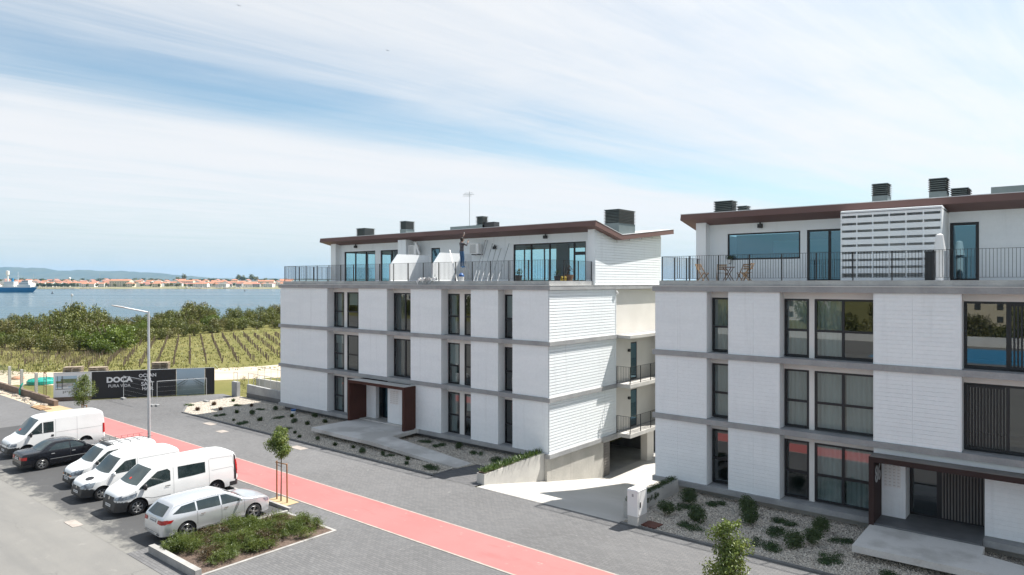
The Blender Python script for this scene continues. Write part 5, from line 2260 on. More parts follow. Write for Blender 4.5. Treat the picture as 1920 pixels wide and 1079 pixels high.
for i in range(1100):
    y = rnd.uniform(25.8, 30.6)
    x = rnd.uniform(-23.25, -22.8)
    a = rnd.uniform(0, 6.28)
    el = rnd.uniform(.1, 1.3)
    ln = rnd.uniform(.16, .36)
    d = Vector((math.cos(a) * math.cos(el), math.sin(a) * math.cos(el), math.sin(el)))
    p0 = Vector((x, y, .56 + .02 * (y - 25.7)))
    s_ = Vector((-math.sin(a), math.cos(a), 0)) * .018
    m_ = p0 + d * ln * .55
    tip = p0 + d * ln + Vector((0, 0, -.06 if el < .6 else 0))
    b.add([p0 - s_ * .6, p0 + s_ * .6, m_ + s_, m_ - s_, tip], [(0, 1, 2, 3), (3, 2, 4)])
b.obj('foliage', 'leaf_spiky', t2)
t_ = thing('planter', 'low pale concrete planter wall right of the driveway, trailing plants on top', 'planter', (-15.0, 28.4, 0))
b = MB()
b.box(-15.2, -14.8, 26.2, 30.68, -1.2, .6)
b.obj('planter_box', 'concrete_light', t_)
t2 = thing('planting', 'trailing dark green plants on the planter wall right of the driveway', 'plants', (-15.0, 28.4, .6))
b = MB()
crown(b, [(-15.0, 26.4 + i * .29, .66 + .03 * math.sin(i * 2.), .24, .12) for i in range(15)], 3600, .07, rnd, .8, .3)
for i in range(60):
    y = rnd.uniform(26.2, 28.6)
    crown(b, [(-14.78, y, .5 - rnd.random() * .22, .05, .08)], 16, .06, rnd, .9, .35)
b.obj('foliage', 'leaf_shrub', t2)

t_ = thing('utility_cabinet', 'white utility cabinet on a concrete plinth at the driveway mouth', 'cabinet', (-14.18, 25.52, 0))
b = MB()
b.box(-14.40, -13.94, 25.16, 25.92, -.05, .42)
b.obj('plinth', 'concrete_light', t_)
b = MB()
b.box(-14.41, -13.93, 25.15, 25.93, .425, 1.46)
b.add([(-14.43, 25.13, 1.46), (-13.91, 25.13, 1.46), (-13.91, 25.95, 1.46), (-14.43, 25.95, 1.46),
       (-14.40, 25.16, 1.52), (-13.94, 25.16, 1.52), (-13.94, 25.92, 1.50), (-14.40, 25.92, 1.50)],
      [(0, 3, 2, 1), (4, 5, 6, 7), (0, 1, 5, 4), (1, 2, 6, 5), (2, 3, 7, 6), (3, 0, 4, 7)])
b.obj('case', 'plastic_white', t_)
b = MB()
b.box(-13.925, -13.92, 25.22, 25.88, .48, 1.42)
b.obj('door', 'plastic_white', t_)
dd = t_.children[-1]
b = MB()
b.box(-13.918, -13.895, 25.30, 25.36, .78, 1.0)
b.obj('latch', 'black_plastic', dd)
b = MB()
b.box(-14.2, -14.12, 25.143, 25.148, 1.22, 1.34)
b.obj('notice', 'plastic_grey', t_)

# ------------------------------------------------------------------ street lamp
t_ = thing('street_lamp', 'tall grey steel street lamp standing behind the white vans', 'street lamp', (-41.6, 17.7, 0))
b = MB()
b.cyl((-41.6, 17.7, -.02), (-41.6, 17.7, .35), .12, .11, 14)
b.cyl((-41.6, 17.7, .35), (-41.7, 17.7, 8.35), .095, .06, 14)
b.obj('pole', 'galv', t_)
b = MB()
b.tube([(-41.7, 17.7, 8.3), (-41.71, 17.2, 8.42), (-41.74, 16.35, 8.62)], .042, 10)
b.obj('arm', 'galv', t_)
b = MB()
rows = []
for u, w_, h in ((0, .05, .04), (.12, .11, .05), (.45, .13, .045), (.62, .11, .03), (.68, .03, .012)):
    y = 16.4 - u
    z = 8.62 + u * .2
    rows.append([(-41.74 + w_ * math.cos(k * math.pi / 5), y, z + h * math.sin(k * math.pi / 5)) for k in range(10)])
b.grid(rows, True)
b.obj('lamp_head', 'plastic_grey', t_, smooth=True)

# ------------------------------------------------------------------ hoarding round the neighbouring plot
pbr('brown_block', (.20, .145, .11), .9, (.15, .11, .085), 2., 1., bump=.3)
HA = math.atan2(.838, .546)
t_ = thing('hoarding', 'black advertising hoarding with white lettering and printed panels, across the street', 'hoarding', (-66.83, 20.65, 0), rz=HA)


def hpart(name, mb, mat, parent=t_):
    me = mesh_with(mb, name, mat)
    o = bpy.data.objects.new(name, me)
    COL.objects.link(o)
    o.parent = parent
    return o


for x0, x1, nm, mt in ((0, 2.85, 'print_panel', 'sign_white'), (2.85, 9.42, 'black_panel', 'sign_black'), (9.42, 11.75, 'photo_panel', None), (11.75, 12.55, 'black_panel', 'sign_black')):
    if mt is None:
        m = bpy.data.materials.new('pier_print')
        m.use_nodes = True
        t = NT(m.node_tree)
        g_ = t.node('ShaderNodeTexCoord')
        sp = t.node('ShaderNodeSeparateXYZ')
        t.l.new(g_.outputs['Generated'], sp.inputs[0])
        t.l.new(t.ramp(sp.outputs[2], [(0, (.10, .15, .15)), (.3, (.20, .25, .25)), (.5, (.34, .42, .47)), (1., (.40, .52, .62))]), t.n['Principled BSDF'].inputs['Base Color'])
        M['pier_print'] = m
        mt = 'pier_print'
    z0 = .32 if mt == 'sign_white' else .01
    b = MB()
    b.box(x0 + .01, x1 - .01, 0, .05, z0, 2.36)
    hpart(nm, b, mt)
b = MB()
for i in range(7):
    b.box(.3 + i * 2.0, .4 + i * 2.0, .06, .16, -.1, 2.2)
hpart('rear_posts', b, 'wood_grey')['kind'] = 'stuff'
b = MB()
b.box(0., 12.5, -.02, .09, 2.362, 2.40)
hpart('top_rail', b, 'galv')
hpart('base_strip', MB().box(0, 2.85, -.02, .12, -.05, .318), 'brown_block')
# printed rendering on the white panel
pbr('print_sky', (.42, .56, .66), .5)
pbr('print_green', (.10, .16, .06), .5, (.2, .22, .12), 4., 1.)
pbr('print_grey', (.30, .31, .31), .5, (.5, .48, .45), 5., 1.)
pr = hpart('printed_picture', MB().box(.15, 1.75, -.006, -.002, 1.0, 2.1), 'print_sky')
for (a, c, e, f_, mt) in ((.2, 1.7, 1.5, 1.68, 'print_green'), (.55, 1.72, 1.62, 1.85, 'print_green'), (.25, 1.5, 1.2, 1.48, 'print_grey'), (.7, 1.1, 1.12, 1.62, 'plaster_white'), (.2, 1.7, 1.02, 1.12, 'plaster_white')):
    hpart('print_patch', MB().box(a, c, -.010 - .001 * e, -.0065, e, f_), mt, pr)
for a in (.3, .62, .68):
    hpart('print_line', MB().box(a, a + .03, -.014, -.0125, 1.0, 2.1), 'sign_black', pr)
hpart('print_line', MB().box(.15, 1.75, -.014, -.0125, .97, 1.0), 'sign_black', pr)
for k in range(6):
    hpart('print_patch', MB().box(.7 + k * .14, .8 + k * .14, -.010, -.002, .62 + .05 * (k % 3), .86), 'print_grey', pr)


def lettering(parent, body, x, z, size, mat='sign_white', bold=0., rot=0., y=-.004, sx=1.):
    fc = bpy.data.curves.new('lettering', 'FONT')
    fc.body = body
    fc.size = size
    fc.offset = bold
    fc.extrude = .004
    fc.align_x = 'CENTER'
    tmp = bpy.data.objects.new('tmp_text', fc)
    COL.objects.link(tmp)
    dg = bpy.context.evaluated_depsgraph_get()
    me = bpy.data.meshes.new_from_object(tmp.evaluated_get(dg))
    bpy.data.objects.remove(tmp)
    me.materials.clear()
    me.materials.append(M[mat])
    o = bpy.data.objects.new('lettering', me)
    COL.objects.link(o)
    o.parent = parent
    o.location = (x, y, z)
    o.scale = (sx, 1, 1)
    o.rotation_euler = (math.radians(90), rot, 0)
    return o


lettering(t_, 'DOCA', 4.95, 1.42, .62, bold=.03, sx=1.08)
lettering(t_, 'PURA VIDA', 4.95, .98, .36, sx=.95)
for i, s_ in enumerate(('OCEAN', 'AIR', 'SALT', 'HAIR')):
    lettering(t_, s_, 7.15, 1.78 - i * .38, .40 if s_ != 'SALT' else .46, rot=(-.03, .04, -.02, .03)[i], bold=.008)
# pier drawing on the photo panel
pbr('print_pier', (.13, .15, .14), .6)
ph = [c for c in t_.children if c.name.startswith('photo_panel')][0]
for sg in (-1, 1):
    b = MB()
    cx_ = 10.58
    b.bar((cx_ + sg * 1.1, -.003, .95), (cx_ + sg * .22, -.003, 1.5), .006, .05)
    b.bar((cx_ + sg * 1.1, -.003, .70), (cx_ + sg * .22, -.003, 1.3), .006, .03)
    for k in range(4):
        u = k / 4
        x = cx_ + sg * (.95 - .62 * u)
        b.bar((x, -.003, .45 + .55 * u), (x, -.003, 1.12 + .32 * u), .006, .09 - .05 * u)
    hpart('print_rail', b, 'print_pier', ph)

# low boundary wall with concrete posts and green mesh, rubble
b = MB()
b.box(-96, -66.2, 19.95, 20.2, -.1, .55)
b.prism([(-66.2, 19.9), (-64.2, 19.9), (-64.2, 20.2), (-66.2, 20.3)], 'z', -.1, .42)
b.obj('boundary_wall', 'brown_block', label='low brown block wall at the far left in front of the meadow', cat='wall')
for i, x in enumerate((-88.3, -84.8, -81.2, -77.6, -74.1, -70.2)):
    b = MB()
    b.box(x - .1, x + .1, 20.3, 20.5, -.1, 2.15)
    b.obj('fence_post', 'concrete_light', label='grey concrete fence post behind the low brown wall, %s from the hoarding' % ordinal(5 - i), cat='fence post', group='concrete fence posts')
b = MB()
for k in range(9):
    b.tube([(-88.3, 20.4, .65 + k * .18), (-66.5, 20.4, .65 + k * .18)], .006, 3)
for k in range(150):
    x = -88.2 + k * .145
    b.tube([(x, 20.4, .55), (x, 20.4, 2.1)], .004, 3)
pbr('mesh_green', (.05, .12, .09), .6)
b.obj('mesh_fence', 'mesh_green', label='fine green wire mesh strung between the concrete posts', cat='fence')
t2 = thing('steel_gate', 'rusty steel gate frame beside the printed hoarding panel', 'gate', (-67.6, 20.4, 0))
b = MB()
b.tube([(-67.4, 20.3, .3), (-67.4, 20.3, 2.3), (-68.6, 20.5, 2.3), (-68.6, 20.5, .3)], .03, 6)
b.obj('frame', 'rust_plate', t2)
b = MB()
b.tube([(-67.4, 20.3, 1.2), (-68.6, 20.5, 1.2)], .02, 5)
b.obj('brace', 'rust_plate', t2)
pbr('steel_green', (.10, .13, .11), .6)
t2 = thing('site_gate', 'tall dark steel gate with mesh at the left edge', 'gate', (-93, 22.5, 0))
b = MB()
b.tube([(-94.5, 22., 0), (-94.5, 22., 3.2), (-92.4, 23., 3.2), (-92.4, 23., 0)], .06, 6)
b.tube([(-93.5, 22.5, 0), (-93.5, 22.5, 3.2)], .05, 6)
b.obj('frame', 'steel_green', t2)
b = MB()
for k in range(10):
    b.tube([(-94.5, 22., .3 + k * .28), (-92.4, 23., .3 + k * .28)], .012, 4)
b.obj('mesh', 'steel_green', t2)
# teal tank lid, hose
b = MB()
b.lathe([(0, .55), (.5, .53), (1.15, .40), (1.3, .28), (1.32, .0), (1.25, -.05)], 28, 'z', (-79.8, 23.7, 0))
for k in range(12):
    a = k * math.pi / 6
    b.bar((-79.8 + .5 * math.cos(a), 23.7 + .5 * math.sin(a), .54), (-79.8 + 1.2 * math.cos(a), 23.7 + 1.2 * math.sin(a), .40), .06, .05)
b.obj('tank_lid', 'teal_plastic', label='round teal plastic tank lid lying behind the concrete posts', cat='tank lid')
b = MB()
b.tube([(-72.6, 19.85, 0), (-72.5, 19.8, .5), (-72.3, 19.85, .9), (-72.35, 20.0, 1.1)], .07, 7)
b.obj('hose', 'teal_plastic', label='green plastic pipe end standing at the low brown wall', cat='pipe')
pbr('orange_sack', (.55, .22, .12), .7, (.45, .3, .2), 2., 1.)
for i, (x, y) in enumerate(((-82.5, 24.2), (-85.5, 23.2))):
    b = MB()
    b.lathe([(0, .28), (.35, .26), (.55, .14), (.6, .0)], 9, 'z', (x, y, 0))
    b.obj('sack', 'orange_sack', label='orange sack lying behind the concrete posts, %s the teal lid' % ('nearer' if i == 0 else 'farther from'), cat='sack', smooth=True)
pbr('rubble_stone', (.42, .37, .31), .9, (.30, .26, .22), 3., 1.)
rnd = random.Random(4)
st = []
for i in range(46):
    x = rnd.uniform(-86, -63.5)
    y = 19.45 + rnd.uniform(-.45, .3)
    st.append((x, y, rnd.uniform(.08, .2)))
st += [(-69.3, 19.4, .34), (-66.8, 19.2, .28), (-72.6, 19.5, .3)]
st.sort(key=screen_x)
b = MB()
for i, (x, y, r) in enumerate(st):
    n = 7
    rows = []
    for (h, q) in ((0, 1), (.5, .85), (.8, .3)):
        rows.append([(x + r * q * math.cos(k * 6.283 / n) * rnd.uniform(.7, 1.25), y + r * q * math.sin(k * 6.283 / n) * rnd.uniform(.7, 1.25), h * r - .02) for k in range(n)])
    bb = MB()
    bb.grid(rows, True)
    bb.f.append(tuple(len(bb.v) - n + k for k in range(n)))
    bb.obj('rubble_stone', 'rubble_stone', label='rough stone in the rubble along the low brown wall, %s from the left' % ordinal(i), cat='stone', group='rubble along the low wall')
sheet('rubble_strip', [(-96, 18.85), (-66, 18.9), (-63.2, 19.0), (-64.3, 19.9), (-96, 19.95)], -.006, 'sand')
t2 = thing('board_pile', 'flat pale boards lying at the corner of the low brown wall', 'boards', (-64.0, 18.9, 0))
for k in range(5):
    b = MB()
    b.box(-65.2, -62.9, 18.55 + k * .16, 18.68 + k * .16, .0, .06 + .01 * (k % 2))
    b.obj('board', 'wood', t2)

# site fence panels in front of the hoarding
def fence_panel(p0, p1, label, h=2.0, mesh=True):
    t2 = thing('site_fence', label, 'fence', ((p0[0] + p1[0]) / 2, (p0[1] + p1[1]) / 2, 0), 'movable site fence panels')
    b = MB()
    b.tube([(*p0, .1), (*p0, h), (*p1, h), (*p1, .1)], .022, 6)
    b.obj('frame', 'galv', t2)
    b = MB()
    for k in range(5):
        z = .45 + k * .36
        b.tube([(*p0, z), (*p1, z)], .0035, 4)
    b.obj('wires', 'galv', t2)
    for p in (p0, p1):
        b = MB()
        b.box(p[0] - .3, p[0] + .3, p[1] - .12, p[1] + .12, -.02, .13)
        b.obj('foot', 'concrete_slab', t2)
    return t2


fence_panel((-63.4, 24.85), (-58.1, 24.95), 'movable wire fence panel standing before the black lettering')
fence_panel((-57.8, 25.2), (-56.6, 28.7), 'movable wire fence panel standing before the printed pier picture')

# pallets stacked behind the hoarding
pd = MB()
for k in range(6):
    pd.box(-.6, .6, -.4 + k * .145, -.4 + k * .145 + .1, .118, .14)
pdm = mesh_with(pd, 'deck', 'wood_grey')
pb = MB()
for yy in (-.4, -.05, .3):
    pb.box(-.6, .6, yy, yy + .1, 0, .022)
    for xx in (-.6, -.07, .46):
        pb.box(xx, xx + .14, yy, yy + .1, .0225, .1)
    pb.box(-.6, .6, yy + .002, yy + .098, .1005, .1175)
pbm = mesh_with(pb, 'blocks', 'wood_grey')
rnd = random.Random(2)
for si, (x, y, n, wh) in enumerate(((-68.05, 22.55, 19, "left stack"), (-67.4, 24.35, 18, "middle stack"), (-64.4, 28.4, 20, "right stack"))):
    for k in range(n):
        o = thing('pallet', 'wooden pallet, %s from top of the %s behind the hoarding' % (ordinal(n - 1 - k), wh), 'pallet',
                  (x + rnd.uniform(-.04, .04), y + rnd.uniform(-.04, .04), -.05 + k * .142), 'stacked pallets behind the hoarding', HA + rnd.uniform(-.06, .06))
        for nm, me_ in (('deck', pdm), ('blocks', pbm)):
            c = bpy.data.objects.new(nm, me_)
            COL.objects.link(c)
            c.parent = o
        o.scale = (1.15, 1.15, 1)

# access ramp with steel rails at the left end of the block
t_ = thing('access_ramp', 'grey concrete ramp wall with steel handrails at the left end of the block', 'ramp', (-53.3, 32.5, 0))
b = MB()
b.prism([(-56.25, .0), (-49.1, .0), (-49.1, .93), (-51.0, .99), (-56.25, 1.11)], 'y', 32.15, 32.4)
b.obj('ramp_wall', 'concrete_slab', t_)
b = MB()
b.prism([(-57.9, .0), (-49.1, .0), (-49.1, 1.3), (-57.9, 1.3)], 'y', 34.0, 34.25)
b.obj('rear_wall', 'concrete_wall', t_)
b = MB()
b.box(-56.26, -49.1, 32.13, 32.149, -.02, .36)
b.obj('base_band', 'kerb_dark', t_)
b = MB()
b.box(-57.9, -57.0, 31.65, 31.95, -.02, 1.28)
b.obj('gate_pier', 'concrete_slab', t_)
b = MB()
b.add([(-56.9, 32.4, .02), (-49., 32.4, .3), (-49., 34., .3), (-56.9, 34., .02)], [(0, 1, 2, 3)])
b.obj('ramp_floor', 'concrete_light', t_)
for (yy, xa, xb, za, zb_) in ((32.27, -56.2, -49.2, 1.11, .95), (34.12, -57.8, -49.2, 1.3, 1.3)):
    b = MB()
    b.tube([(xa, yy, za), (xa, yy, za + 1.0), (xb, yy, zb_ + 1.0), (xb, yy, zb_)], .025, 6)
    n = 8
    for k in range(1, n):
        u = k / n
        b.tube([(xa + (xb - xa) * u, yy, za + (zb_ - za) * u), (xa + (xb - xa) * u, yy, za + (zb_ - za) * u + 1.0)], .016, 5)
    b.obj('handrail', 'galv', t_)
b = MB()
b.tube([(-57.8, 31.8, 1.28), (-57.8, 31.8, 2.1), (-57.2, 31.8, 2.1), (-57.2, 31.8, 1.28)], .025, 6)
b.obj('handrail', 'galv', t_)
b = MB()
b.box(-64.2, -63.9, 43.0, 43.3, -.1, 2.3)
b.obj('timber_post', 'bark', label='single dark timber post on the dirt track behind the ramp', cat='post')
for i, (x, y, s_) in enumerate(((-58.2, 34.2, 1.5), (-57.2, 36.3, 1.2), (-59.4, 33.6, 1.6), (-55.6, 36.4, 1.2), (-54.0, 36.2, 1.3), (-52.6, 36.5, 1.2))):
    b = MB()
    crown(b, [(x + rnd.uniform(-.2, .2), y + rnd.uniform(-.2, .2), .3 + k * .25, .32) for k in range(int(4 * s_) - 1)], 260, .12, rnd, .9, .3)
    b.obj('weed', 'leaf_bush_olive', label='loose olive weed by the access ramp, %s from the left' % ordinal([1, 2, 0, 3, 4, 5][i]), cat='weed', group='weeds by the access ramp')
# paint bucket in the gravel at the wall
t_ = thing('paint_bucket', 'white bucket with blue band standing at the foot of the left building', 'bucket', (-46.4, 30.35, .01))
b = MB()
b.lathe([(0, 0), (.16, 0), (.19, .32), (.17, .32), (.15, .05)], 14, 'z', (-46.4, 30.35, .012))
b.obj('pail', 'plastic_white', t_)
pbr('blue_band', (.03, .12, .35), .5)
b = MB()
b.lathe([(.183, .2), (.195, .31), (.21, .33), (.0, .34)], 14, 'z', (-46.4, 30.35, .012))
b.obj('lid', 'blue_band', t_)

# ================================================================== things on the terraces
DECK = 10.06


def ac_unit(x, y, z, label, stand=False):
    t_ = thing('air_conditioner', label, 'air conditioner', (x, y, z))
    b = MB()
    b.box(x - .42, x + .42, y - .16, y + .16, z, z + .72)
    b.obj('case', 'plastic_white', t_)
    b = MB()
    for k in range(12):
        b.box(x - .38, x + .16, y - .172, y - .161, z + .06 + k * .052, z + .085 + k * .052)
    b.obj('fan_grille', 'plastic_grey', t_)
    b = MB()
    for sx in (-.3, .3):
        b.box(x + sx - .03, x + sx + .03, y - .16, y + .4, z - .06, z - .002)
        if stand:
            b.box(x + sx - .03, x + sx + .03, y - .03, y + .03, DECK, z - .06)
    b.obj('bracket', 'galv' if stand else 'rail_black', t_)
    return t_


ac_unit(-38.5, 35.45, 12.08, 'white air conditioner mounted high beside the casing on the left terrace')
ac_unit(-32.4, 35.6, 12.0, 'white air conditioner on the terrace wall behind the worker')
b = MB()
b.tube([(-38.2, 35.3, 13.0), (-38.0, 35.2, 12.95), (-37.85, 35.2, 12.6), (-37.6, 35.2, 12.07)], .09, 10)
b.obj('vent_hose', 'plastic_white', label='white flexible duct hanging beside the air conditioner left of the terrace door', cat='duct')
for i, (xb, (xt, zt)) in enumerate(zip((-29.56, -29.28, -28.92, -28.43, -28.13, -27.58), ((-31.76, 12.95), (-31.55, 12.94), (-31.11, 12.7), (-30.72, 12.54), (-30.34, 12.35), (-29.64, 12.65)))):
    b = MB()
    b.bar((xb, 32.3, DECK), (xt, 35.93, zt), .035, .03)
    b.obj('leaning_pole', 'galv', label='long white profile leaning on the terrace wall, %s from the worker' % ordinal(i), cat='pole', group='profiles leaning on the wall')
b = MB()
b.bar((-30.4, 31.7, DECK), (-31.65, 32.3, 12.14), .06, .03)
b.obj('leaning_board', 'plastic_white', label='white board leaning against the second terrace divider', cat='board')
b = MB()
rnd = random.Random(6)
for k in range(46):
    x = rnd.uniform(-33.3, -31.7)
    p = [(x + rnd.uniform(-.14, .14), 31.0 + rnd.uniform(-.12, .22), 10.13 + rnd.random() * .26) for _ in range(3)]
    p.append((x + rnd.uniform(-.1, .1), 30.95 - .1 * rnd.random(), 10.14 - .3 * rnd.random() ** 3))
    b.add(p, [(0, 1, 2), (0, 2, 3)])
b.obj('plastic_sheet', 'plastic_white', label='crumpled white plastic sheeting caught on the terrace edge', cat='sheeting')
t_ = thing('bucket', 'white bucket with dark lid on the terrace below the worker', 'bucket', (-30.15, 31.8, DECK))
b = MB()
b.lathe([(0, 0), (.15, 0), (.18, .36), (.0, .37)], 14, 'z', (-30.15, 31.8, DECK))
b.obj('pail', 'plastic_white', t_)
b = MB()
b.lathe([(.19, .34), (.17, .46), (.06, .56), (0, .58)], 12, 'z', (-30.15, 31.8, DECK))
b.obj('rag', 'blue_band', t_)

# step ladder
t_ = thing('step_ladder', 'aluminium step ladder the worker stands on', 'ladder', (-30.72, 32.7, DECK))
for sx in (-.24, .24):
    b = MB()
    b.bar((-30.72 + sx, 32.35, DECK), (-30.72 + sx * .8, 32.62, 11.5), .05, .025)
    b.obj('front_rail', 'galv', t_)
    b = MB()
    b.bar((-30.72 + sx, 33.1, DECK), (-30.72 + sx * .8, 32.66, 11.5), .04, .02)
    b.obj('rear_leg', 'galv', t_)
for k in range(4):
    z = DECK + .22 + k * .22
    b = MB()
    y = 32.35 + .27 * (z - DECK) / 1.44
    b.box(-30.95, -30.49, y - .05, y + .05, z, z + .025)
    b.obj('step', 'galv', t_)

# worker reaching up to the soffit
pbr('skin', (.45, .28, .20), .6)
pbr('hair', (.015, .012, .01), .7)
pbr('jeans', (.022, .07, .15), .8, (.03, .09, .19), 6., 1.)
pbr('shoe_blue', (.03, .20, .48), .5)
m = bpy.data.materials.new('striped_jersey')
m.use_nodes = True
t = NT(m.node_tree)
sp = t.node('ShaderNodeSeparateXYZ')
t.l.new(t.node('ShaderNodeNewGeometry').outputs['Position'], sp.inputs[0])
wv = t.math('SINE', t.math('MULTIPLY', sp.outputs[2], 70.))
t.l.new(t.mix(t.maprange(wv, .35, .6), (.018, .016, .022), (.16, .15, .16)), t.n['Principled BSDF'].inputs['Base Color'])
t.n['Principled BSDF'].inputs['Roughness'].default_value = .85
M['striped_jersey'] = m


def person(label, loc, rz, joints, edges, parts_z, face):
    """continuous body grown on a skeleton (Skin + Subdivision), then clothed by material"""
    me = bpy.data.meshes.new('body')
    keys = list(joints)
    me.from_pydata([joints[k][0] for k in keys], [], [])
    bm = bmesh.new()
    bm.from_mesh(me)
    bm.verts.ensure_lookup_table()
    for a, c in edges:
        bm.edges.new((bm.verts[keys.index(a)], bm.verts[keys.index(c)]))
    bm.to_mesh(me)
    bm.free()
    o = bpy.data.objects.new('tmp_body', me)
    COL.objects.link(o)
    md = o.modifiers.new('skin', 'SKIN')
    for i, k in enumerate(keys):
        r = joints[k][1]
        me.skin_vertices[0].data[i].radius = (r if hasattr(r, '__len__') else (r, r))
    me.skin_vertices[0].data[keys.index('pelvis')].use_root = True
    md.use_smooth_shade = True
    sd = o.modifiers.new('sub', 'SUBSURF')
    sd.levels = sd.render_levels = 2
    dg = bpy.context.evaluated_depsgraph_get()
    out = bpy.data.meshes.new_from_object(o.evaluated_get(dg))
    bpy.data.objects.remove(o)
    out.materials.clear()
    for mt in ('skin', 'striped_jersey', 'jeans', 'shoe_blue', 'hair'):
        out.materials.append(M[mt])
    for p in out.polygons:
        c = p.center
        p.material_index = parts_z(c)
        p.use_smooth = True
    root = thing('person', label, 'person', loc, rz=rz)
    ob = bpy.data.objects.new('body', out)
    COL.objects.link(ob)
    ob.parent = root
    return root


# standing, back to us, left arm up to the soffit, right arm bent forward; local +y is where he faces
J = {
    'pelvis': ((0, 0, .95), (.15, .11)), 'waist': ((0, .0, 1.08), (.135, .10)), 'chest': ((0, .01, 1.32), (.16, .11)), 'neck0': ((0, .0, 1.47), (.07, .065)),
    'neck': ((0, .015, 1.53), (.052, .052)), 'head': ((0, .04, 1.63), (.085, .10)), 'crown': ((0, .02, 1.73), (.07, .085)),
    'hipL': ((-.095, 0, .90), (.095, .095)), 'kneeL': ((-.10, .03, .50), (.062, .065)), 'ankleL': ((-.10, -.01, .10), (.042, .05)), 'toeL': ((-.11, .17, .035), (.045, .035)),
    'hipR': ((.095, 0, .90), (.095, .095)), 'kneeR': ((.10, .05, .50), (.062, .065)), 'ankleR': ((.10, .02, .10), (.042, .05)), 'toeR': ((.11, .20, .035), (.045, .035)),
    'shL': ((-.19, .0, 1.43), (.066, .066)), 'elL': ((-.30, .14, 1.63), (.046, .046)), 'wrL': ((-.22, .22, 1.87), (.032, .032)), 'palmL': ((-.20, .24, 1.96), (.036, .02)),
    'shR': ((.19, .0, 1.43), (.066, .066)), 'elR': ((.27, .16, 1.30), (.046, .046)), 'wrR': ((.14, .30, 1.50), (.032, .032)), 'palmR': ((.10, .33, 1.57), (.036, .02)),
}
E_ = [('pelvis', 'waist'), ('waist', 'chest'), ('chest', 'neck0'), ('neck0', 'neck'), ('neck', 'head'), ('head', 'crown'),
      ('pelvis', 'hipL'), ('hipL', 'kneeL'), ('kneeL', 'ankleL'), ('ankleL', 'toeL'), ('pelvis', 'hipR'), ('hipR', 'kneeR'), ('kneeR', 'ankleR'), ('ankleR', 'toeR'),
      ('chest', 'shL'), ('shL', 'elL'), ('elL', 'wrL'), ('wrL', 'palmL'), ('chest', 'shR'), ('shR', 'elR'), ('elR', 'wrR'), ('wrR', 'palmR')]


def zone(c):
    if c.z < .085:
        return 3
    if c.z < .97:
        return 2
    if abs(c.x) < .12 and c.z > 1.50 and c.y < .2:
        return 4 if (c.z > 1.66 or c.y < .045 and c.z > 1.55) else 0
    if (c.x < -.12 and c.z > 1.86) or (c.x > .05 and c.y > .29 and c.z > 1.48):
        return 0
    return 1


wk = person('worker in striped dark jersey and jeans on a step ladder, reaching up to the eaves', (-30.72, 32.45, 10.965), -.35, J, E_, zone, None)
wk.scale = (1.2, 1.15, 1.1)
b = MB()
for (px_, py_, pz), sg in (((-.20, .245, 1.98), -1), ((.10, .335, 1.59), 1)):
    for k, (dx, ln) in enumerate(((-.026, .07), (-.009, .08), (.009, .075), (.026, .06))):
        b.cyl((px_ + dx, py_, pz), (px_ + dx * 1.15, py_ + .012, pz + ln * .55), .0085, .008, 6)
        b.cyl((px_ + dx * 1.15, py_ + .012, pz + ln * .55), (px_ + dx * 1.1, py_ + .035, pz + ln), .008, .0065, 6)
    b.cyl((px_ + sg * -.03, py_, pz - .02), (px_ + sg * -.058, py_ + .02, pz + .02), .009, .008, 6)
me = mesh_with(b, 'fingers', 'skin')
o = bpy.data.objects.new('fingers', me)
COL.objects.link(o)
o.parent = wk
b = MB()
b.lathe([(0, .115), (.05, .108), (.085, .07), (.10, .02), (.098, -.04), (.085, -.075)], 14, 'z', (0, .005, 1.685))
me = mesh_with(b, 'hair', 'hair', smooth=True)
o = bpy.data.objects.new('hair', me)
COL.objects.link(o)
o.parent = wk
b = MB()
for sx in (-.09, .09):
    b.lathe([(0, -.012), (.022, -.008), (.026, .0), (.02, .012), (0, .014)], 8, 'x', (sx, .03, 1.63))
b.cyl((0, .135, 1.635), (0, .165, 1.61), .012, .018, 6)
me = mesh_with(b, 'face_details', 'skin')
o = bpy.data.objects.new('face_details', me)
COL.objects.link(o)
o.parent = wk
b = MB()
b.cyl((-.205, .25, 1.95), (-.215, .27, 2.12), .016, .014, 7)
b.obj('paint_brush', 'plastic_white', label='white tool held up by the worker at the eaves', cat='tool', origin=(0, 0, 0))
tool = COL.objects['paint_brush']
tool.location = wk.location
tool.rotation_euler = wk.rotation_euler
tool.scale = wk.scale

# pots by the right end of the left terrace
for i, (x, y, r, h, mt, lf) in enumerate(((-25.5, 31.8, .22, .4, 'black_plastic', 'leaf_shrub'), (-22.99, 32.2, .2, .34, 'louver_dark', 'leaf_low'), (-23.0, 33.3, .32, .42, 'wood_teak', 'leaf_red'))):
    t_ = thing('plant_pot', 'dark potted plant on the left terrace, %s' % ('alone before the wide glazing', 'smallest at the terrace corner', 'largest along the side rail')[i], 'plant pot', (x, y, DECK))
    b = MB()
    b.lathe([(0, 0), (r * .75, 0), (r, h), (r * .9, h), (r * .8, h - .05), (0, h - .05)], 14, 'z', (x, y, DECK))
    b.obj('pot', mt, t_)
    b = MB()
    crown(b, [(x, y, DECK + h + r * .7, r * .95, r * .8), (x + .08, y, DECK + h + r * 1.3, r * .6)], 130, .1, random.Random(i), .8, .4)
    b.obj('leaves', lf, t_)
pbr('yellow_plastic', (.60, .42, .03), .45)
for i, (x, y) in enumerate(((-22.98, 32.62), (-22.98, 32.92))):
    b = MB()
    b.lathe([(0, 0), (.09, 0), (.11, .26), (.07, .32), (0, .33)], 12, 'z', (x, y, DECK))
    b.obj('canister', 'yellow_plastic', label='small yellow canister by the side rail of the left terrace, %s' % ('nearer one' if i == 0 else 'farther one'), cat='canister')

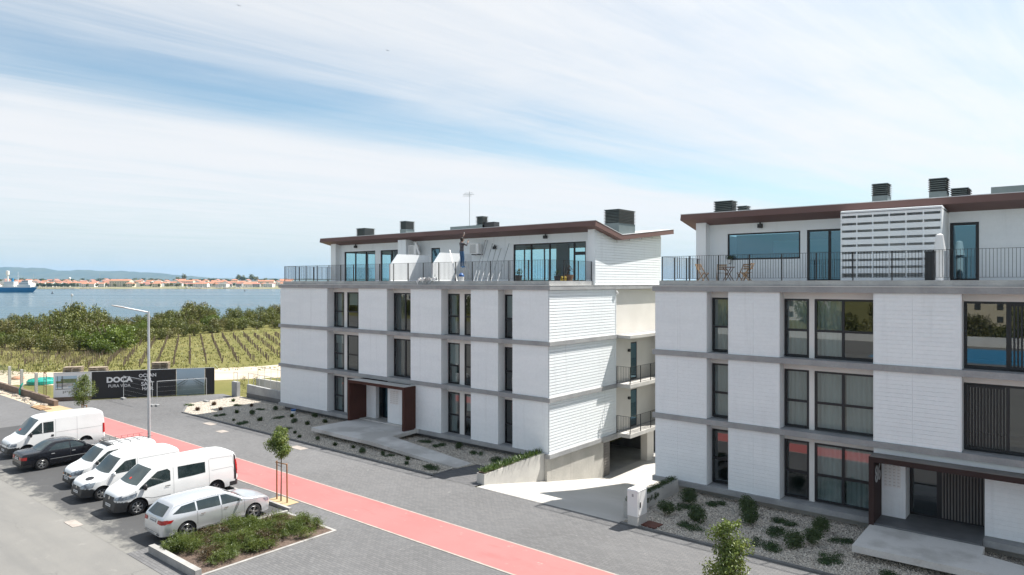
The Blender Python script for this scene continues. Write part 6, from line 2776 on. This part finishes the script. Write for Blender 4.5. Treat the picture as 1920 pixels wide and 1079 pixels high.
# right terrace: folding table and chairs, covered heater, pots
t_ = thing('folding_table', 'small round dark wooden folding table between the terrace chairs', 'table', (-13.4, 33.3, DECK))
b = MB()
b.lathe([(0, .74), (.33, .74), (.33, .71), (0, .71)], 20, 'z', (-13.4, 33.3, DECK))
b.obj('table_top', 'wood_teak', t_)
for k, (sx, sy) in enumerate(((1, 1), (1, -1), (-1, 1), (-1, -1))):
    b = MB()
    b.bar((-13.4 + sx * .24, 33.3 + sy * .16, DECK), (-13.4 - sx * .2, 33.3 + sy * .16, DECK + .71), .03, .03)
    b.obj('leg', 'wood_teak', t_)


def folding_chair(x, y, rz, label):
    t_ = thing('folding_chair', label, 'chair', (x, y, DECK), 'wooden folding chairs on the right terrace', rz)

    def part(nm, b):
        o = bpy.data.objects.new(nm, mesh_with(b, nm, 'wood'))
        COL.objects.link(o)
        o.parent = t_
    for k in range(5):
        part('seat_slat', MB().box(-.21, .21, -.2 + k * .085, -.2 + k * .085 + .06, .44, .46))
    for k in range(3):
        part('back_slat', MB().box(-.2, .2, .235 + .02 * k, .255 + .02 * k, .62 + k * .1, .69 + k * .1))
    for sx in (-.22, .22):
        part('leg', MB().bar((sx, -.24, 0), (sx, .3, .9), .03, .035))
        part('leg', MB().bar((sx * .9, .22, 0), (sx * .9, -.2, .45), .03, .035))
    return t_


for x, y, rz, wh in ((-14.55, 32.9, 1.4, 'at the far left of the round table'), (-14.0, 33.9, .3, 'behind the round table on its left'), (-12.85, 33.8, -.4, 'behind the round table on its right'), (-12.35, 32.95, -1.5, 'at the far right of the round table')):
    folding_chair(x, y, rz, 'wooden folding chair %s' % wh)
t_ = thing('patio_heater', 'white covered patio heater standing in front of the slotted screen', 'heater', (-4.38, 33.0, DECK))
b = MB()
b.lathe([(0, 0), (.25, 0), (.25, .05), (.15, .08), (.15, 1.28)], 20, 'z', (-4.38, 33.0, DECK))
b.obj('column', 'plastic_white', t_, smooth=False)
b = MB()
b.lathe([(.15, 1.27), (.225, 1.27), (.13, 1.92), (.06, 1.96), (0, 1.97)], 20, 'z', (-4.38, 33.0, DECK))
b.obj('hood', 'plastic_white', t_)
t_ = thing('storage_box', 'tall dark box beside the patio heater on the right terrace', 'box', (-4.75, 33.3, DECK))
b = MB()
b.box(-4.93, -4.58, 33.15, 33.5, DECK, DECK + 1.22)
b.obj('case', 'louver_dark', t_)
b = MB()
b.box(-4.95, -4.56, 33.13, 33.52, DECK + 1.221, DECK + 1.26)
b.obj('lid', 'rail_black', t_)
t_ = thing('window_pot', 'small potted plant on a bracket at the long terrace window', 'plant pot', (-14.37, 35.85, 11.05))
b = MB()
b.lathe([(0, 0), (.08, 0), (.11, .2), (.0, .2)], 12, 'z', (-14.37, 35.85, 11.05))
b.obj('pot', 'plastic_white', t_)
b = MB()
crown(b, [(-14.37, 35.85, 11.36, .22, .16)], 160, .08, random.Random(4), .9, .4)
b.obj('leaves', 'leaf_low', t_)
b = MB()
b.box(-14.4, -14.34, 35.85, 36.0, 11.02, 11.045)
b.obj('bracket', 'rail_black', t_)
b = MB()
b.box(-1.4, .4, 31.4, 31.75, DECK, DECK + .17)
b.obj('lounger_base', 'black_plastic', label='low dark bench at the right edge of the right terrace', cat='bench')

# two gulls high over the lagoon
for i, (u, d, z) in enumerate(((-79, 200, 90.), (-36, 200, 77.))):
    p = from_ud(u, d, z)
    b = MB()
    b.cyl((p[0] - .22, p[1], z), (p[0] + .22, p[1], z), .05, .03, 6)
    for sg in (1, -1):
        b.add([(p[0] - .1, p[1], z), (p[0] + .1, p[1], z), (p[0] + .1, p[1] + sg * .35, z + .14), (p[0] - .06, p[1] + sg * .7, z + .05), (p[0] - .12, p[1] + sg * .3, z + .12)], [(0, 1, 2, 4), (4, 2, 3)])
    b.obj('gull', 'louver_dark', label='small dark gull in the sky, %s one' % ('left and higher' if i == 0 else 'right and lower'), cat='bird', group='gulls')

# ================================================================== field, bushes, lagoon, town
rnd = random.Random(77)
# vine stakes in rows
RE = Vector((-.901, .434, 0))
RN = Vector((.434, .901, 0))
base = Vector((-85.04, 41.04, 0))
stakes = []
for k in range(-16, 15):
    start = base + RN * (k * 1.82)
    messy = k < -7
    n = 30
    s0 = -1.2 + (1.5 if k < -3 else 0)
    for i in range(n):
        p = start + RE * (s0 + i * 1.55) + Vector((rnd.gauss(0, .05), rnd.gauss(0, .05), 0))
        if messy:
            p += Vector((rnd.gauss(0, .35), rnd.gauss(0, .35), 0))
            if rnd.random() < .62:
                continue
        elif rnd.random() < .06:
            continue
        u, d = ud(p.x, p.y)
        px_ = 960 + u / d * 1297
        dmax = interp([(-200, 108), (0, 108), (100, 97), (190, 104), (300, 123), (400, 136), (526, 150), (900, 160)], px_)
        if d > dmax - 1:
            continue
        if px_ > 640:
            continue
        stakes.append((d, p.x, p.y, px_))
stakes.sort()
sm = MB()
sm.box(-.045, .045, -.045, .045, -.1, .72)
stake_me = mesh_with(sm, 'vine_stake', 'bark')
seen = [s_ for s_ in stakes if -20 < s_[3] < 532]
keep = set(seen[:300])
for s_ in seen[:300]:
    d, x, y, _ = s_
    o = inst('vine_stake', stake_me, None, (x, y, -.06), (rnd.gauss(0, .05), rnd.gauss(0, .05), 0), (1, 1, rnd.uniform(.8, 1.2)))
    tag(o, 'short dark wooden stake in the rows of the meadow behind the hoarding', 'stake', 'stakes in the meadow rows')
b = MB()
for s_ in stakes:
    if s_ in keep:
        continue
    d, x, y, _ = s_
    h = rnd.uniform(.6, .95)
    b.box(x - .05, x + .05, y - .05, y + .05, -.1, h)
b.obj('vine_stakes_far', 'bark', kind='stuff', label='distant dark stakes of the meadow rows before the bushes', cat='stakes')

# grass and dry weeds
gb, db = MB(), MB()
for k in range(3800):
    px_ = rnd.uniform(-60, 560)
    near = 79 if px_ > 150 else 79 - (150 - px_) * .03
    dmax = interp([(-200, 108), (0, 108), (100, 97), (190, 104), (300, 123), (400, 136), (526, 150), (900, 160)], px_)
    d = near + (dmax - near) * rnd.random()
    u = (px_ - 960) / 1297 * d
    x, y, _ = from_ud(u, d)
    dry = (px_ < 240 and d > 85 and rnd.random() < .55) or rnd.random() < .04
    h = rnd.uniform(.35, .95) if dry else rnd.uniform(.08, .22)
    tgt = db if dry else gb
    for j in range(3):
        a = rnd.uniform(0, 3.14)
        dx, dy = math.cos(a) * .07, math.sin(a) * .07
        ox, oy = rnd.gauss(0, .15), rnd.gauss(0, .15)
        if dry:
            dx, dy = dx * .35, dy * .35
        tgt.add([(x + ox - dx, y + oy - dy, -.1), (x + ox + dx, y + oy + dy, -.1), (x + ox + rnd.gauss(0, .12), y + oy + rnd.gauss(0, .12), h)], [(0, 1, 2)])
gb.obj('grass', 'grass_blade', kind='stuff', label='short green grass of the meadow', cat='grass')
db.obj('dry_weeds', 'leaf_dry', kind='stuff', label='pale dry weeds standing before the bushes', cat='weeds')


def bush_mesh(seed, mat, n=1500, w_=1.):
    """unit bush about 2 wide and 1.5 high, trunk hidden"""
    r = random.Random(seed)
    b = MB()
    lob = [(0, 0, .55, .6, .55)]
    for k in range(11):
        a = r.uniform(0, 6.28)
        d = r.uniform(.3, .85)
        rr = r.uniform(.22, .46)
        lob.append((d * math.cos(a), d * math.sin(a), r.uniform(.25, 1.25 - d * .45), rr, rr * .85))
    crown(b, lob, n, .115, r, .5, .62, .4)
    me = mesh_with(b, 'crown', mat)
    c = MB()
    for k in range(6):
        a = k * 1.05 + r.random()
        c.cyl((0, 0, -.1), (.5 * math.cos(a), .5 * math.sin(a), .8 + .4 * r.random()), .035, .012, 5)
    tm = mesh_with(c, 'trunk', 'bark')
    return me, tm


BUSH = [bush_mesh(i, mt) for i, mt in enumerate(('leaf_bush', 'leaf_bush_olive', 'leaf_bush', 'leaf_bush_light', 'leaf_bush', 'leaf_bush_olive'))]
front = [(-120, 112), (0, 108), (100, 98), (190, 105), (300, 123), (400, 136), (526, 152), (640, 160)]
sky_y = [(-120, 590), (0, 588), (60, 582), (105, 572), (130, 557), (150, 568), (165, 566), (190, 578), (225, 588), (270, 586), (300, 575), (330, 575), (352, 566), (370, 558), (385, 568), (410, 580), (440, 572), (475, 575), (505, 568), (530, 562), (640, 566)]
spots = []
for layer, (dd, step) in enumerate(((1, 26), (9, 30), (19, 30), (30, 34))):
    px_ = -70
    while px_ < 600:
        j = px_ + rnd.uniform(-6, 6)
        d = interp(front, j) + dd + rnd.uniform(-2.5, 2.5)
        top = interp(sky_y, j)
        zt = 10.05 - (top - 529.5) * d / 1297
        if layer == 0:
            h = min(zt * .9, rnd.uniform(1.6, 3.2))
        elif layer == 1:
            h = min(zt * .97, rnd.uniform(2.6, 4.2))
        elif layer == 2:
            h = min(zt, rnd.uniform(3.6, 5.2))
        else:
            h = zt * rnd.uniform(.93, 1.0)
        h = max(1.4, h)
        x, y, _ = from_ud((j - 960) / 1297 * d, d)
        spots.append((x, y, h, rnd.uniform(.62, .95) * max(2.2, h * .62), layer))
        px_ += step * rnd.uniform(.75, 1.2)
for px_, top, dd in ((130, 557, 26), (122, 566, 22), (165, 566, 24), (178, 572, 20), (305, 577, 22), (352, 567, 24), (370, 558, 26), (382, 566, 22), (440, 570, 20), (505, 567, 16), (526, 561, 18)):
    d = interp(front, px_) + dd
    h = 10.05 - (top - 529.5) * d / 1297
    x, y, _ = from_ud((px_ - 960) / 1297 * d, d)
    spots.append((x, y, h, h * .42, 3))
# the bright green bush standing out in the field
for px_, yb, h, wd in ((207, 660, 4.9, 3.4), (186, 657, 3.3, 2.6), (230, 655, 3.9, 2.6), (196, 664, 2.6, 2.2)):
    d = 10.05 * 1297 / (yb - 529.5)
    x, y, _ = from_ud((px_ - 960) / 1297 * d, d)
    spots.append((x, y, h, wd, 9))
spots.sort(key=screen_x)
NM = {0: 'low green bush at the meadow edge', 1: 'middling green bush in the belt', 2: 'tall dark bush in the belt', 3: 'tallest bush against the lagoon', 9: 'bright green bush standing forward in the meadow'}
cnt = {}
for i, (x, y, h, wd, layer) in enumerate(spots):
    cm, tm = BUSH[3] if layer == 9 else BUSH[rnd.choice((0, 1, 2, 4, 5, 0, 2, 3 if layer < 2 else 0))]
    k = cnt.get(layer, 0)
    cnt[layer] = k + 1
    t_ = thing('bush', '%s, %s from the left' % (NM[layer], ordinal(k)), 'bush', (x, y, land_z(x, y)), 'bushes between meadow and lagoon')
    t_.scale = (wd, wd, (h + .2) / 1.45)
    t_.rotation_euler.z = rnd.uniform(0, 6.28)
    for nm, me_ in (('crown', cm), ('trunk', tm)):
        o = bpy.data.objects.new(nm, me_)
        COL.objects.link(o)
        o.parent = t_
# thin mast among the bushes
px_, d = 135, 135
x, y, _ = from_ud((px_ - 960) / 1297 * d, d)
b = MB()
b.cyl((x, y, 0), (x, y, 7.3), .07, .05, 6)
b.lathe([(0, .5), (.2, .4), (.25, .1), (.1, 0)], 8, 'z', (x, y, 7.3))
b.obj('navigation_mast', 'galv', label='thin grey mast rising from the bushes before the lagoon', cat='mast')

# ------------------------------------------------------------------ far shore
D0 = 1270.


def far_z(d):
    return -2.4 + 2.6 * sstep(D0 - 4, D0 + 14, d) + 9.5 * sstep(1330, 1850, d)


pbr('far_grass', (.17, .17, .075), .95, (.24, .21, .12), .02, 1.)
b = MB()
us = [-9000, -4000, -2500] + list(range(-1800, 400, 60)) + [800, 2000, 5000, 9000]
ds = [D0 - 8, D0, D0 + 6, D0 + 16, D0 + 50, 1400, 1500, 1600, 1700, 1800, 1900, 2400, 4000, 11000]
rows = [[from_ud(u, d + (6 * math.sin(u * .02) + 3 * math.sin(u * .11) if d < D0 + 20 else 0), far_z(d)) for u in us] for d in ds]
b.grid(rows)
b.obj('far_shore', 'far_grass', kind='structure', origin=(0, 0, 0))
pbr('shore_rock', (.30, .27, .23), .95, (.20, .18, .155), .3, 1.)
b = MB()
for k in range(420):
    u = rnd.uniform(-1050, -380)
    d = D0 + 2 + 6 * math.sin(u * .02) + 3 * math.sin(u * .11) + rnd.uniform(0, 5)
    x, y, _ = from_ud(u, d)
    r = rnd.uniform(.7, 1.8)
    z = far_z(d) - .2
    b.add([(x + r, y, z), (x, y + r, z), (x - r, y, z), (x, y - r, z), (x + r * .2, y, z + r * .8)], [(0, 1, 4), (1, 2, 4), (2, 3, 4), (3, 0, 4)])
b.obj('shore_rocks', 'shore_rock', kind='stuff', label='rocks along the far shore of the lagoon', cat='rocks')

pbr('tile_orange', (.47, .215, .125), .85, (.40, .17, .10), .2, 1.)
pbr('tile_red', (.42, .18, .125), .85, (.34, .15, .11), .2, 1.)
pbr('far_white', (.70, .69, .66), .8)
pbr('far_cream', (.62, .56, .44), .8)
pbr('far_grey', (.36, .37, .37), .8)
pbr('far_window', (.05, .055, .06), .5)


def house_proto(w_, dp, h, rh, wall, roofm, storeys, hip=False, cols=3):
    root = bpy.data.objects.new('house', None)
    COL.objects.link(root)
    b = MB()
    b.box(-w_ / 2, w_ / 2, -dp / 2, dp / 2, -3, h)
    if not hip:
        b.add([(-w_ / 2, -dp / 2, h), (-w_ / 2, dp / 2, h), (-w_ / 2, 0, h + rh), (w_ / 2, -dp / 2, h), (w_ / 2, dp / 2, h), (w_ / 2, 0, h + rh)], [(0, 1, 2), (3, 5, 4)])
    me = mesh_with(b, 'wall', wall)
    o = bpy.data.objects.new('wall', me)
    COL.objects.link(o)
    o.parent = root
    b = MB()
    e = .5
    r0 = w_ / 2 + e if not hip else w_ / 2 - dp * .4
    b.add([(-w_ / 2 - e, -dp / 2 - e, h - .1), (w_ / 2 + e, -dp / 2 - e, h - .1), (w_ / 2 + e, dp / 2 + e, h - .1), (-w_ / 2 - e, dp / 2 + e, h - .1), (-r0, 0, h + rh + .12), (r0, 0, h + rh + .12)],
          [(0, 1, 5, 4), (2, 3, 4, 5)] + ([(1, 2, 5), (3, 0, 4)] if hip else []))
    me = mesh_with(b, 'roof', roofm)
    o = bpy.data.objects.new('roof', me)
    COL.objects.link(o)
    o.parent = root
    for s_ in range(storeys):
        for c in range(cols):
            x = -w_ / 2 + (c + .5) * w_ / cols
            z = 1.0 + s_ * 2.9
            wb = MB()
            wb.box(x - .6, x + .6, -dp / 2 - .06, -dp / 2 - .01, z, z + 1.4)
            o = bpy.data.objects.new('window', mesh_with(wb, 'window', 'far_window'))
            COL.objects.link(o)
            o.parent = root
    return root


PROT = [('white house with orange tiled gable roof', house_proto(12, 9, 6.6, 2.0, 'far_white', 'tile_orange', 2)),
        ('long white terrace with orange roof', house_proto(26, 10, 6.8, 2.1, 'far_white', 'tile_orange', 2, cols=6)),
        ('low white house with red tiled roof', house_proto(15, 10, 4.2, 1.8, 'far_white', 'tile_red', 1)),
        ('cream house with hipped orange roof', house_proto(13, 11, 6.6, 2.1, 'far_cream', 'tile_orange', 2, True)),
        ('grey house with red tiled roof', house_proto(13, 9, 6.4, 1.9, 'far_grey', 'tile_red', 2)),
        ('white house end-on under red gable roof', house_proto(11, 13, 6.6, 2.8, 'far_white', 'tile_red', 2, cols=2)),
        ('pale apartment block under orange roof', house_proto(34, 13, 10.5, 2.4, 'far_cream', 'tile_orange', 3, cols=8)),
        ('plain white flat-roofed building', house_proto(18, 11, 7.5, .15, 'far_white', 'far_grey', 2, cols=4))]
yaw = math.radians(39.28)
hs = []
for row, (d, n, z0) in enumerate(((1345, 42, 0), (1420, 38, 0), (1500, 36, 0), (1590, 34, 0), (1690, 30, 0))):
    for i in range(n):
        px_ = -40 + 590 * (i + rnd.uniform(.1, .9)) / n
        if row == 0 and (70 < px_ < 150 or rnd.random() < .45):
            continue
        if row == 1 and 190 < px_ < 250:
            continue
        dd = d + rnd.uniform(-25, 25)
        u = (px_ - 960) / 1297 * dd
        x, y, _ = from_ud(u, dd)
        k = rnd.choice((0, 0, 1, 2, 2, 3, 4, 5, 7, 7, 5, 4, 5))
        hs.append((px_, dd, x, y, k, row, yaw + rnd.uniform(-.35, .35) + (math.pi / 2 if k == 5 else 0)))
for px_, dd, k in ((228, 1400, 6), (205, 1402, 4), (395, 1420, 1), (350, 1500, 6), (500, 1470, 6), (470, 1440, 1), (440, 1500, 1), (300, 1420, 4)):
    x, y, _ = from_ud((px_ - 960) / 1297 * dd, dd)
    hs.append((px_, dd, x, y, k, 9, yaw + rnd.uniform(-.1, .1)))
hs.sort()
used, cnt = set(), {}
for px_, dd, x, y, k, row, rz in hs:
    lab, pr_ = PROT[k]
    key = (k, row)
    cnt[key] = cnt.get(key, 0) + 1
    rowname = {0: 'waterfront row', 1: 'second row', 2: 'third row', 3: 'fourth row', 4: 'rearmost row', 9: 'larger blocks'}[row]
    if k not in used:
        o = pr_
        used.add(k)
    else:
        o = copy_tree(pr_)
    o.location = (x, y, far_z(dd) - .1)
    o.rotation_euler.z = rz
    sc = rnd.uniform(.9, 1.2)
    o.scale = (sc, sc, sc)
    tag(o, '%s, %s such from left in far-shore %s' % (lab, ordinal(cnt[key] - 1), rowname), 'house', 'houses of the town across the lagoon')
for k, (lab, pr_) in enumerate(PROT):
    if k not in used:
        for c in list(pr_.children):
            bpy.data.objects.remove(c)
        bpy.data.objects.remove(pr_)

# trees of the far shore: promenade row, hedge, dark groves
def far_tree(seed, mat, rr=.75):
    r = random.Random(seed)
    b = MB()
    crown(b, [(r.uniform(-.45, .45), r.uniform(-.45, .45), 1. + r.uniform(-.3, .45), .5, .45) for _ in range(6)], 260, .28, r, .6, .8)
    me = mesh_with(b, 'crown', mat)
    c = MB()
    c.cyl((0, 0, -.1), (0, 0, .9), .07, .05, 6)
    return me, mesh_with(c, 'trunk', 'bark')


FT = [far_tree(i, mt) for i, mt in enumerate(('leaf_bush', 'leaf_bush_olive', 'leaf_shrub'))]


def put_tree(px_, d, h, wd, lab, group, k):
    x, y, _ = from_ud((px_ - 960) / 1297 * d, d)
    t_ = thing('tree', lab, 'tree', (x, y, far_z(d) - .1), group)
    t_.scale = (wd, wd, h / 1.75)
    t_.rotation_euler.z = px_
    for nm, me_ in zip(('crown', 'trunk'), FT[k % 3]):
        o = bpy.data.objects.new(nm, me_)
        COL.objects.link(o)
        o.parent = t_


prom = [145, 163, 181, 216, 233, 250, 266, 282, 299, 315, 331, 347]
for i, px_ in enumerate(prom):
    put_tree(px_, 1296, 7.5, 3.6, 'small round promenade tree on the far shore, %s from the left' % ordinal(i), 'promenade trees on the far shore', 0)
for i in range(17):
    put_tree(72 + i * 4.1, 1300 + 6 * math.sin(i * 2.), 8.5 + 1.5 * math.sin(i * 1.7), 4.2, 'dark tree of the dense waterside clump beside the ship, %s from the ship' % ordinal(i), 'waterside clump beside the ship', 2)
gi = 0
for i in range(62):
    px_ = -30 + 570 * (i + rnd.uniform(.1, .9)) / 62
    tall = 1.9 if (330 < px_ < 352 or 440 < px_ < 482) else 1.
    put_tree(px_, 1900 + rnd.uniform(-30, 60), 11 * tall * rnd.uniform(.7, 1.15), 9 * rnd.uniform(.8, 1.3), 'dark tree on the skyline behind the far town, %s from the left' % ordinal(i), 'skyline trees behind the town', i)
for i in range(60):
    px_ = 20 + 500 * (i + rnd.uniform(.1, .9)) / 60
    put_tree(px_, 1375 + rnd.uniform(-10, 260), 8 * rnd.uniform(.7, 1.1), 5, 'green garden tree between the far houses, %s from the left' % ordinal(i), 'garden trees of the far town', i)

# water towers and masts
d = 1540
x, y, _ = from_ud((14.5 - 960) / 1297 * d, d)
z0 = far_z(d)
t_ = thing('water_tower', 'tall pale cylindrical water tower rising behind the ship', 'water tower', (x, y, z0))
b = MB()
b.cyl((x, y, z0 - 1), (x, y, z0 + 23), 1.7, 1.6, 14)
b.obj('shaft', 'far_white', t_)
b = MB()
b.lathe([(1.6, 20.5), (3.3, 23), (3.4, 31.5), (0, 32.2)], 18, 'z', (x, y, z0))
b.obj('tank', 'far_white', t_)
d = 1620
x, y, _ = from_ud((131 - 960) / 1297 * d, d)
z0 = far_z(d)
t_ = thing('water_tower', 'small round-topped white water tower among the far roofs', 'water tower', (x, y, z0))
b = MB()
b.cyl((x, y, z0), (x, y, z0 + 11), 1.4, 1.2, 12)
b.obj('shaft', 'far_white', t_)
b = MB()
b.lathe([(0, 10), (1.8, 10.6), (2.7, 12.6), (2.3, 14.6), (1.2, 15.6), (0, 15.9)], 16, 'z', (x, y, z0))
b.obj('tank', 'far_white', t_)
for i, (px_, h, d) in enumerate(((62.5, 26, 1350), (187, 24, 1700), (276, 16, 1700))):
    x, y, _ = from_ud((px_ - 960) / 1297 * d, d)
    b = MB()
    b.cyl((x, y, far_z(d)), (x, y, far_z(d) + h), .35, .2, 5)
    b.obj('far_mast', 'galv', label='thin mast above the far town, %s from the left' % ordinal(i), cat='mast', group='masts of the far town')
# parked cars on the far quay
pbr('far_car', (.6, .6, .6), .4)
cb = MB()
cb.prism([(-2.2, .3), (2.2, .3), (2.2, .8), (1.3, .9), (.7, 1.45), (-1.3, 1.45), (-1.8, .9), (-2.2, .85)], 'y', -.85, .85)
cme = mesh_with(cb, 'parked_car', 'far_car')
for i in range(22):
    px_ = 350 + i * 7.2 + rnd.uniform(-2, 2)
    d = 1288 + rnd.uniform(0, 22)
    x, y, _ = from_ud((px_ - 960) / 1297 * d, d)
    o = inst('parked_car', cme, None, (x, y, far_z(d)), (0, 0, yaw + rnd.uniform(-.3, .3)), (1.1, 1.1, 1.1))
    tag(o, 'tiny pale car parked on the far quay, %s from the left' % ordinal(i), 'car', 'cars on the far quay')
# mooring buoys
for i, (px_, yy) in enumerate(((98, 551), (459, 546.5))):
    d = 12.25 * 1297 / (yy - 529.5)
    x, y, _ = from_ud((px_ - 960) / 1297 * d, d)
    b = MB()
    b.lathe([(0, -.5), (1.1, -.3), (1.2, .3), (.5, .8), (.25, 2.2), (0, 2.4)], 12, 'z', (x, y, -2.2))
    b.obj('buoy', 'louver_dark', label='dark buoy on the lagoon, %s' % ('near the ship' if i == 0 else 'far to the right near the quay'), cat='buoy')

# ------------------------------------------------------------------ ship
pbr('hull_blue', (.02, .19, .38), .45, (.025, .21, .42), .1, 1.)
pbr('ship_white', (.72, .71, .68), .5)
d = 842.
x, y, _ = from_ud((70 - 960) / 1297 * d, d)
t_ = thing('ship', 'blue and white coastal ship moored at the far left on the lagoon', 'ship', (x, y, -2.2), rz=yaw)


def spart(nm, b, mt, par=t_):
    o = bpy.data.objects.new(nm, mesh_with(b, nm, mt))
    COL.objects.link(o)
    o.parent = par
    return o


def hull_row(z, bow, wd):
    pts = []
    n = 14
    for i in range(n + 1):
        u = i / n
        xx = bow - 64 * u
        hw = wd * min(1, (1 - (1 - min(1, u * 3.2)) ** 2))
        pts.append((xx, hw))
    return [(xx, -hw, z) for xx, hw in pts] + [(xx, hw, z) for xx, hw in pts[::-1]]


b = MB()
b.grid([hull_row(-1, -5.5, 4.6), hull_row(.5, -4.5, 5.2), hull_row(3., -2.2, 5.6), hull_row(5.6, 0, 5.9)], True)
spart('hull', b, 'hull_blue')
b = MB()
b.grid([hull_row(5.6, 0., 5.92), hull_row(7.0, .9, 6.0), hull_row(7.0, .5, 5.7), hull_row(5.7, -.4, 5.6)], True)
b.f.append(tuple(3 * 30 + k for k in range(30)))
spart('bulwark', b, 'ship_white')
b = MB()
b.box(-22, -5.5, -4.2, 4.2, 5.7, 9.2)
b.box(-20, -8, -3.6, 3.6, 9.2, 12.0)
sup = spart('superstructure', b, 'ship_white')
b = MB()
b.box(-17, -9, -3.2, 3.2, 12.0, 14.4)
spart('bridge', b, 'ship_white', sup)
for k in range(9):
    spart('window', MB().box(-16.4 + k * .85, -15.9 + k * .85, -3.27, -3.21, 12.7, 13.7), 'far_window', sup)
for k in range(10):
    spart('window', MB().box(-19.5 + k * 1.15, -19.0 + k * 1.15, -3.67, -3.61, 10.0, 10.9), 'far_window', sup)
b = MB()
b.box(-38, -26, -3.8, 3.8, 5.7, 13.0)
spart('deckhouse', b, 'ship_white')
b = MB()
b.cyl((-23.5, 0, 5.7), (-23.5, 0, 25), .45, .2, 8)
b.bar((-25.5, 0, 19), (-21.5, 0, 19), .3, .3)
b.bar((-25, 0, 22), (-22, 0, 22), .25, .25)
spart('mast', b, 'ship_white')
b = MB()
b.cyl((-30, 0, 13), (-30, 0, 17), 1.2, 1.0, 12)
spart('funnel', b, 'hull_blue')

# ------------------------------------------------------------------ across the road behind the viewer (seen in the window panes)
pbr('court_blue', (.03, .22, .42), .7)
sheet('verge', rect(-190, 120, -66.8, -26), -.03, 'asphalt_pale')
sheet('sports_court', rect(-22, 16, -62, -40), -.02, 'court_blue')
sheet('car_park', rect(-120, -30, -66, -40), -.02, 'asphalt_dark')
b = MB()
b.box(-120, 60, -67.2, -66.9, -.1, 1.5)
b.obj('garden_wall', 'plaster_white', label='long white wall across the road, mirrored in the window panes', cat='wall')
k = 0
for i in range(64):
    x = -430 + i * 7.6 + rnd.uniform(-2, 2)
    y = -80 + rnd.uniform(-9, 7) + (x + 100) * .06 * (x < -100)
    cm, tm = BUSH[i % 6]
    t_ = thing('bush', 'dark bush beyond the white wall, mirrored in panes, %s from its west end' % ordinal(k), 'bush', (x, y, -.06), 'bushes mirrored in the panes')
    t_.scale = (4.2, 4.2, 5.2 + 1.5 * math.sin(i * 1.9))
    t_.rotation_euler.z = i
    k += 1
    for nm, me_ in (('crown', cm), ('trunk', tm)):
        o = bpy.data.objects.new(nm, me_)
        COL.objects.link(o)
        o.parent = t_

for i in range(12):
    o = copy_tree(PROT[(7, 0, 5, 7, 3, 1)[i % 6]][1])
    o.location = (-380 + i * 36 + rnd.uniform(-8, 8), -120 + rnd.uniform(-14, 10), -.1)
    o.rotation_euler.z = math.pi + rnd.uniform(-.3, .3)
    tag(o, 'house across the road, only mirrored in the panes, %s from the west' % ordinal(i), 'house', 'houses mirrored in the panes')

# ------------------------------------------------------------------ hills
pbr('hill_wood', (.045, .06, .035), .95, (.07, .08, .045), .004, 1.)
for k, (dh, prof) in enumerate(((9300, [(-1500, 30), (-300, 170), (-60, 205), (0, 210), (60, 207), (80, 198), (110, 168), (150, 172), (200, 162), (260, 150), (300, 128), (330, 112), (360, 88), (400, 70), (450, 55), (520, 58), (700, 60), (1400, 30)]),
                                (7000, [(-1500, 26), (-200, 30), (0, 28), (150, 34), (300, 30), (420, 36), (470, 44), (540, 40), (900, 36), (1800, 30)]))):
    b = MB()
    rows = [[], [], []]
    px_ = -1500
    while px_ <= 1400:
        h = interp(prof, px_) + (5 * math.sin(px_ * .09) + 3 * math.sin(px_ * .23) if k == 0 else 3 * math.sin(px_ * .3))
        u = (px_ - 960) / 1297 * dh
        rows[0].append(from_ud(u, dh - 900, -2))
        rows[1].append(from_ud(u, dh, h))
        rows[2].append(from_ud(u * 1.1, dh + 900, -2))
        px_ += 12
    b.grid(rows)
    b.obj('hills', 'hill_wood', kind='structure', smooth=True)

# ------------------------------------------------------------------ air between here and the hills
m = bpy.data.materials.new('haze_air')
m.use_nodes = True
t = NT(m.node_tree)
t.n.clear()
pv = t.node('ShaderNodeVolumePrincipled')
pv.inputs['Color'].default_value = (.32, .60, 1., 1)
pv.inputs['Density'].default_value = 4.2e-5
pv.inputs['Anisotropy'].default_value = .2
o_ = t.node('ShaderNodeOutputMaterial')
t.l.new(pv.outputs[0], o_.inputs['Volume'])
M['haze_air'] = m
b = MB()
c0 = [from_ud(u, d, z) for z in (-8, 225.) for u, d in ((-13000, -2500), (13000, -2500), (13000, 11800), (-13000, 11800))]
b.add(c0, [(0, 3, 2, 1), (4, 5, 6, 7), (0, 1, 5, 4), (1, 2, 6, 5), (2, 3, 7, 6), (3, 0, 4, 7)])
b.obj('haze', 'haze_air', kind='stuff', label='thin blue air over the lagoon', cat='haze')
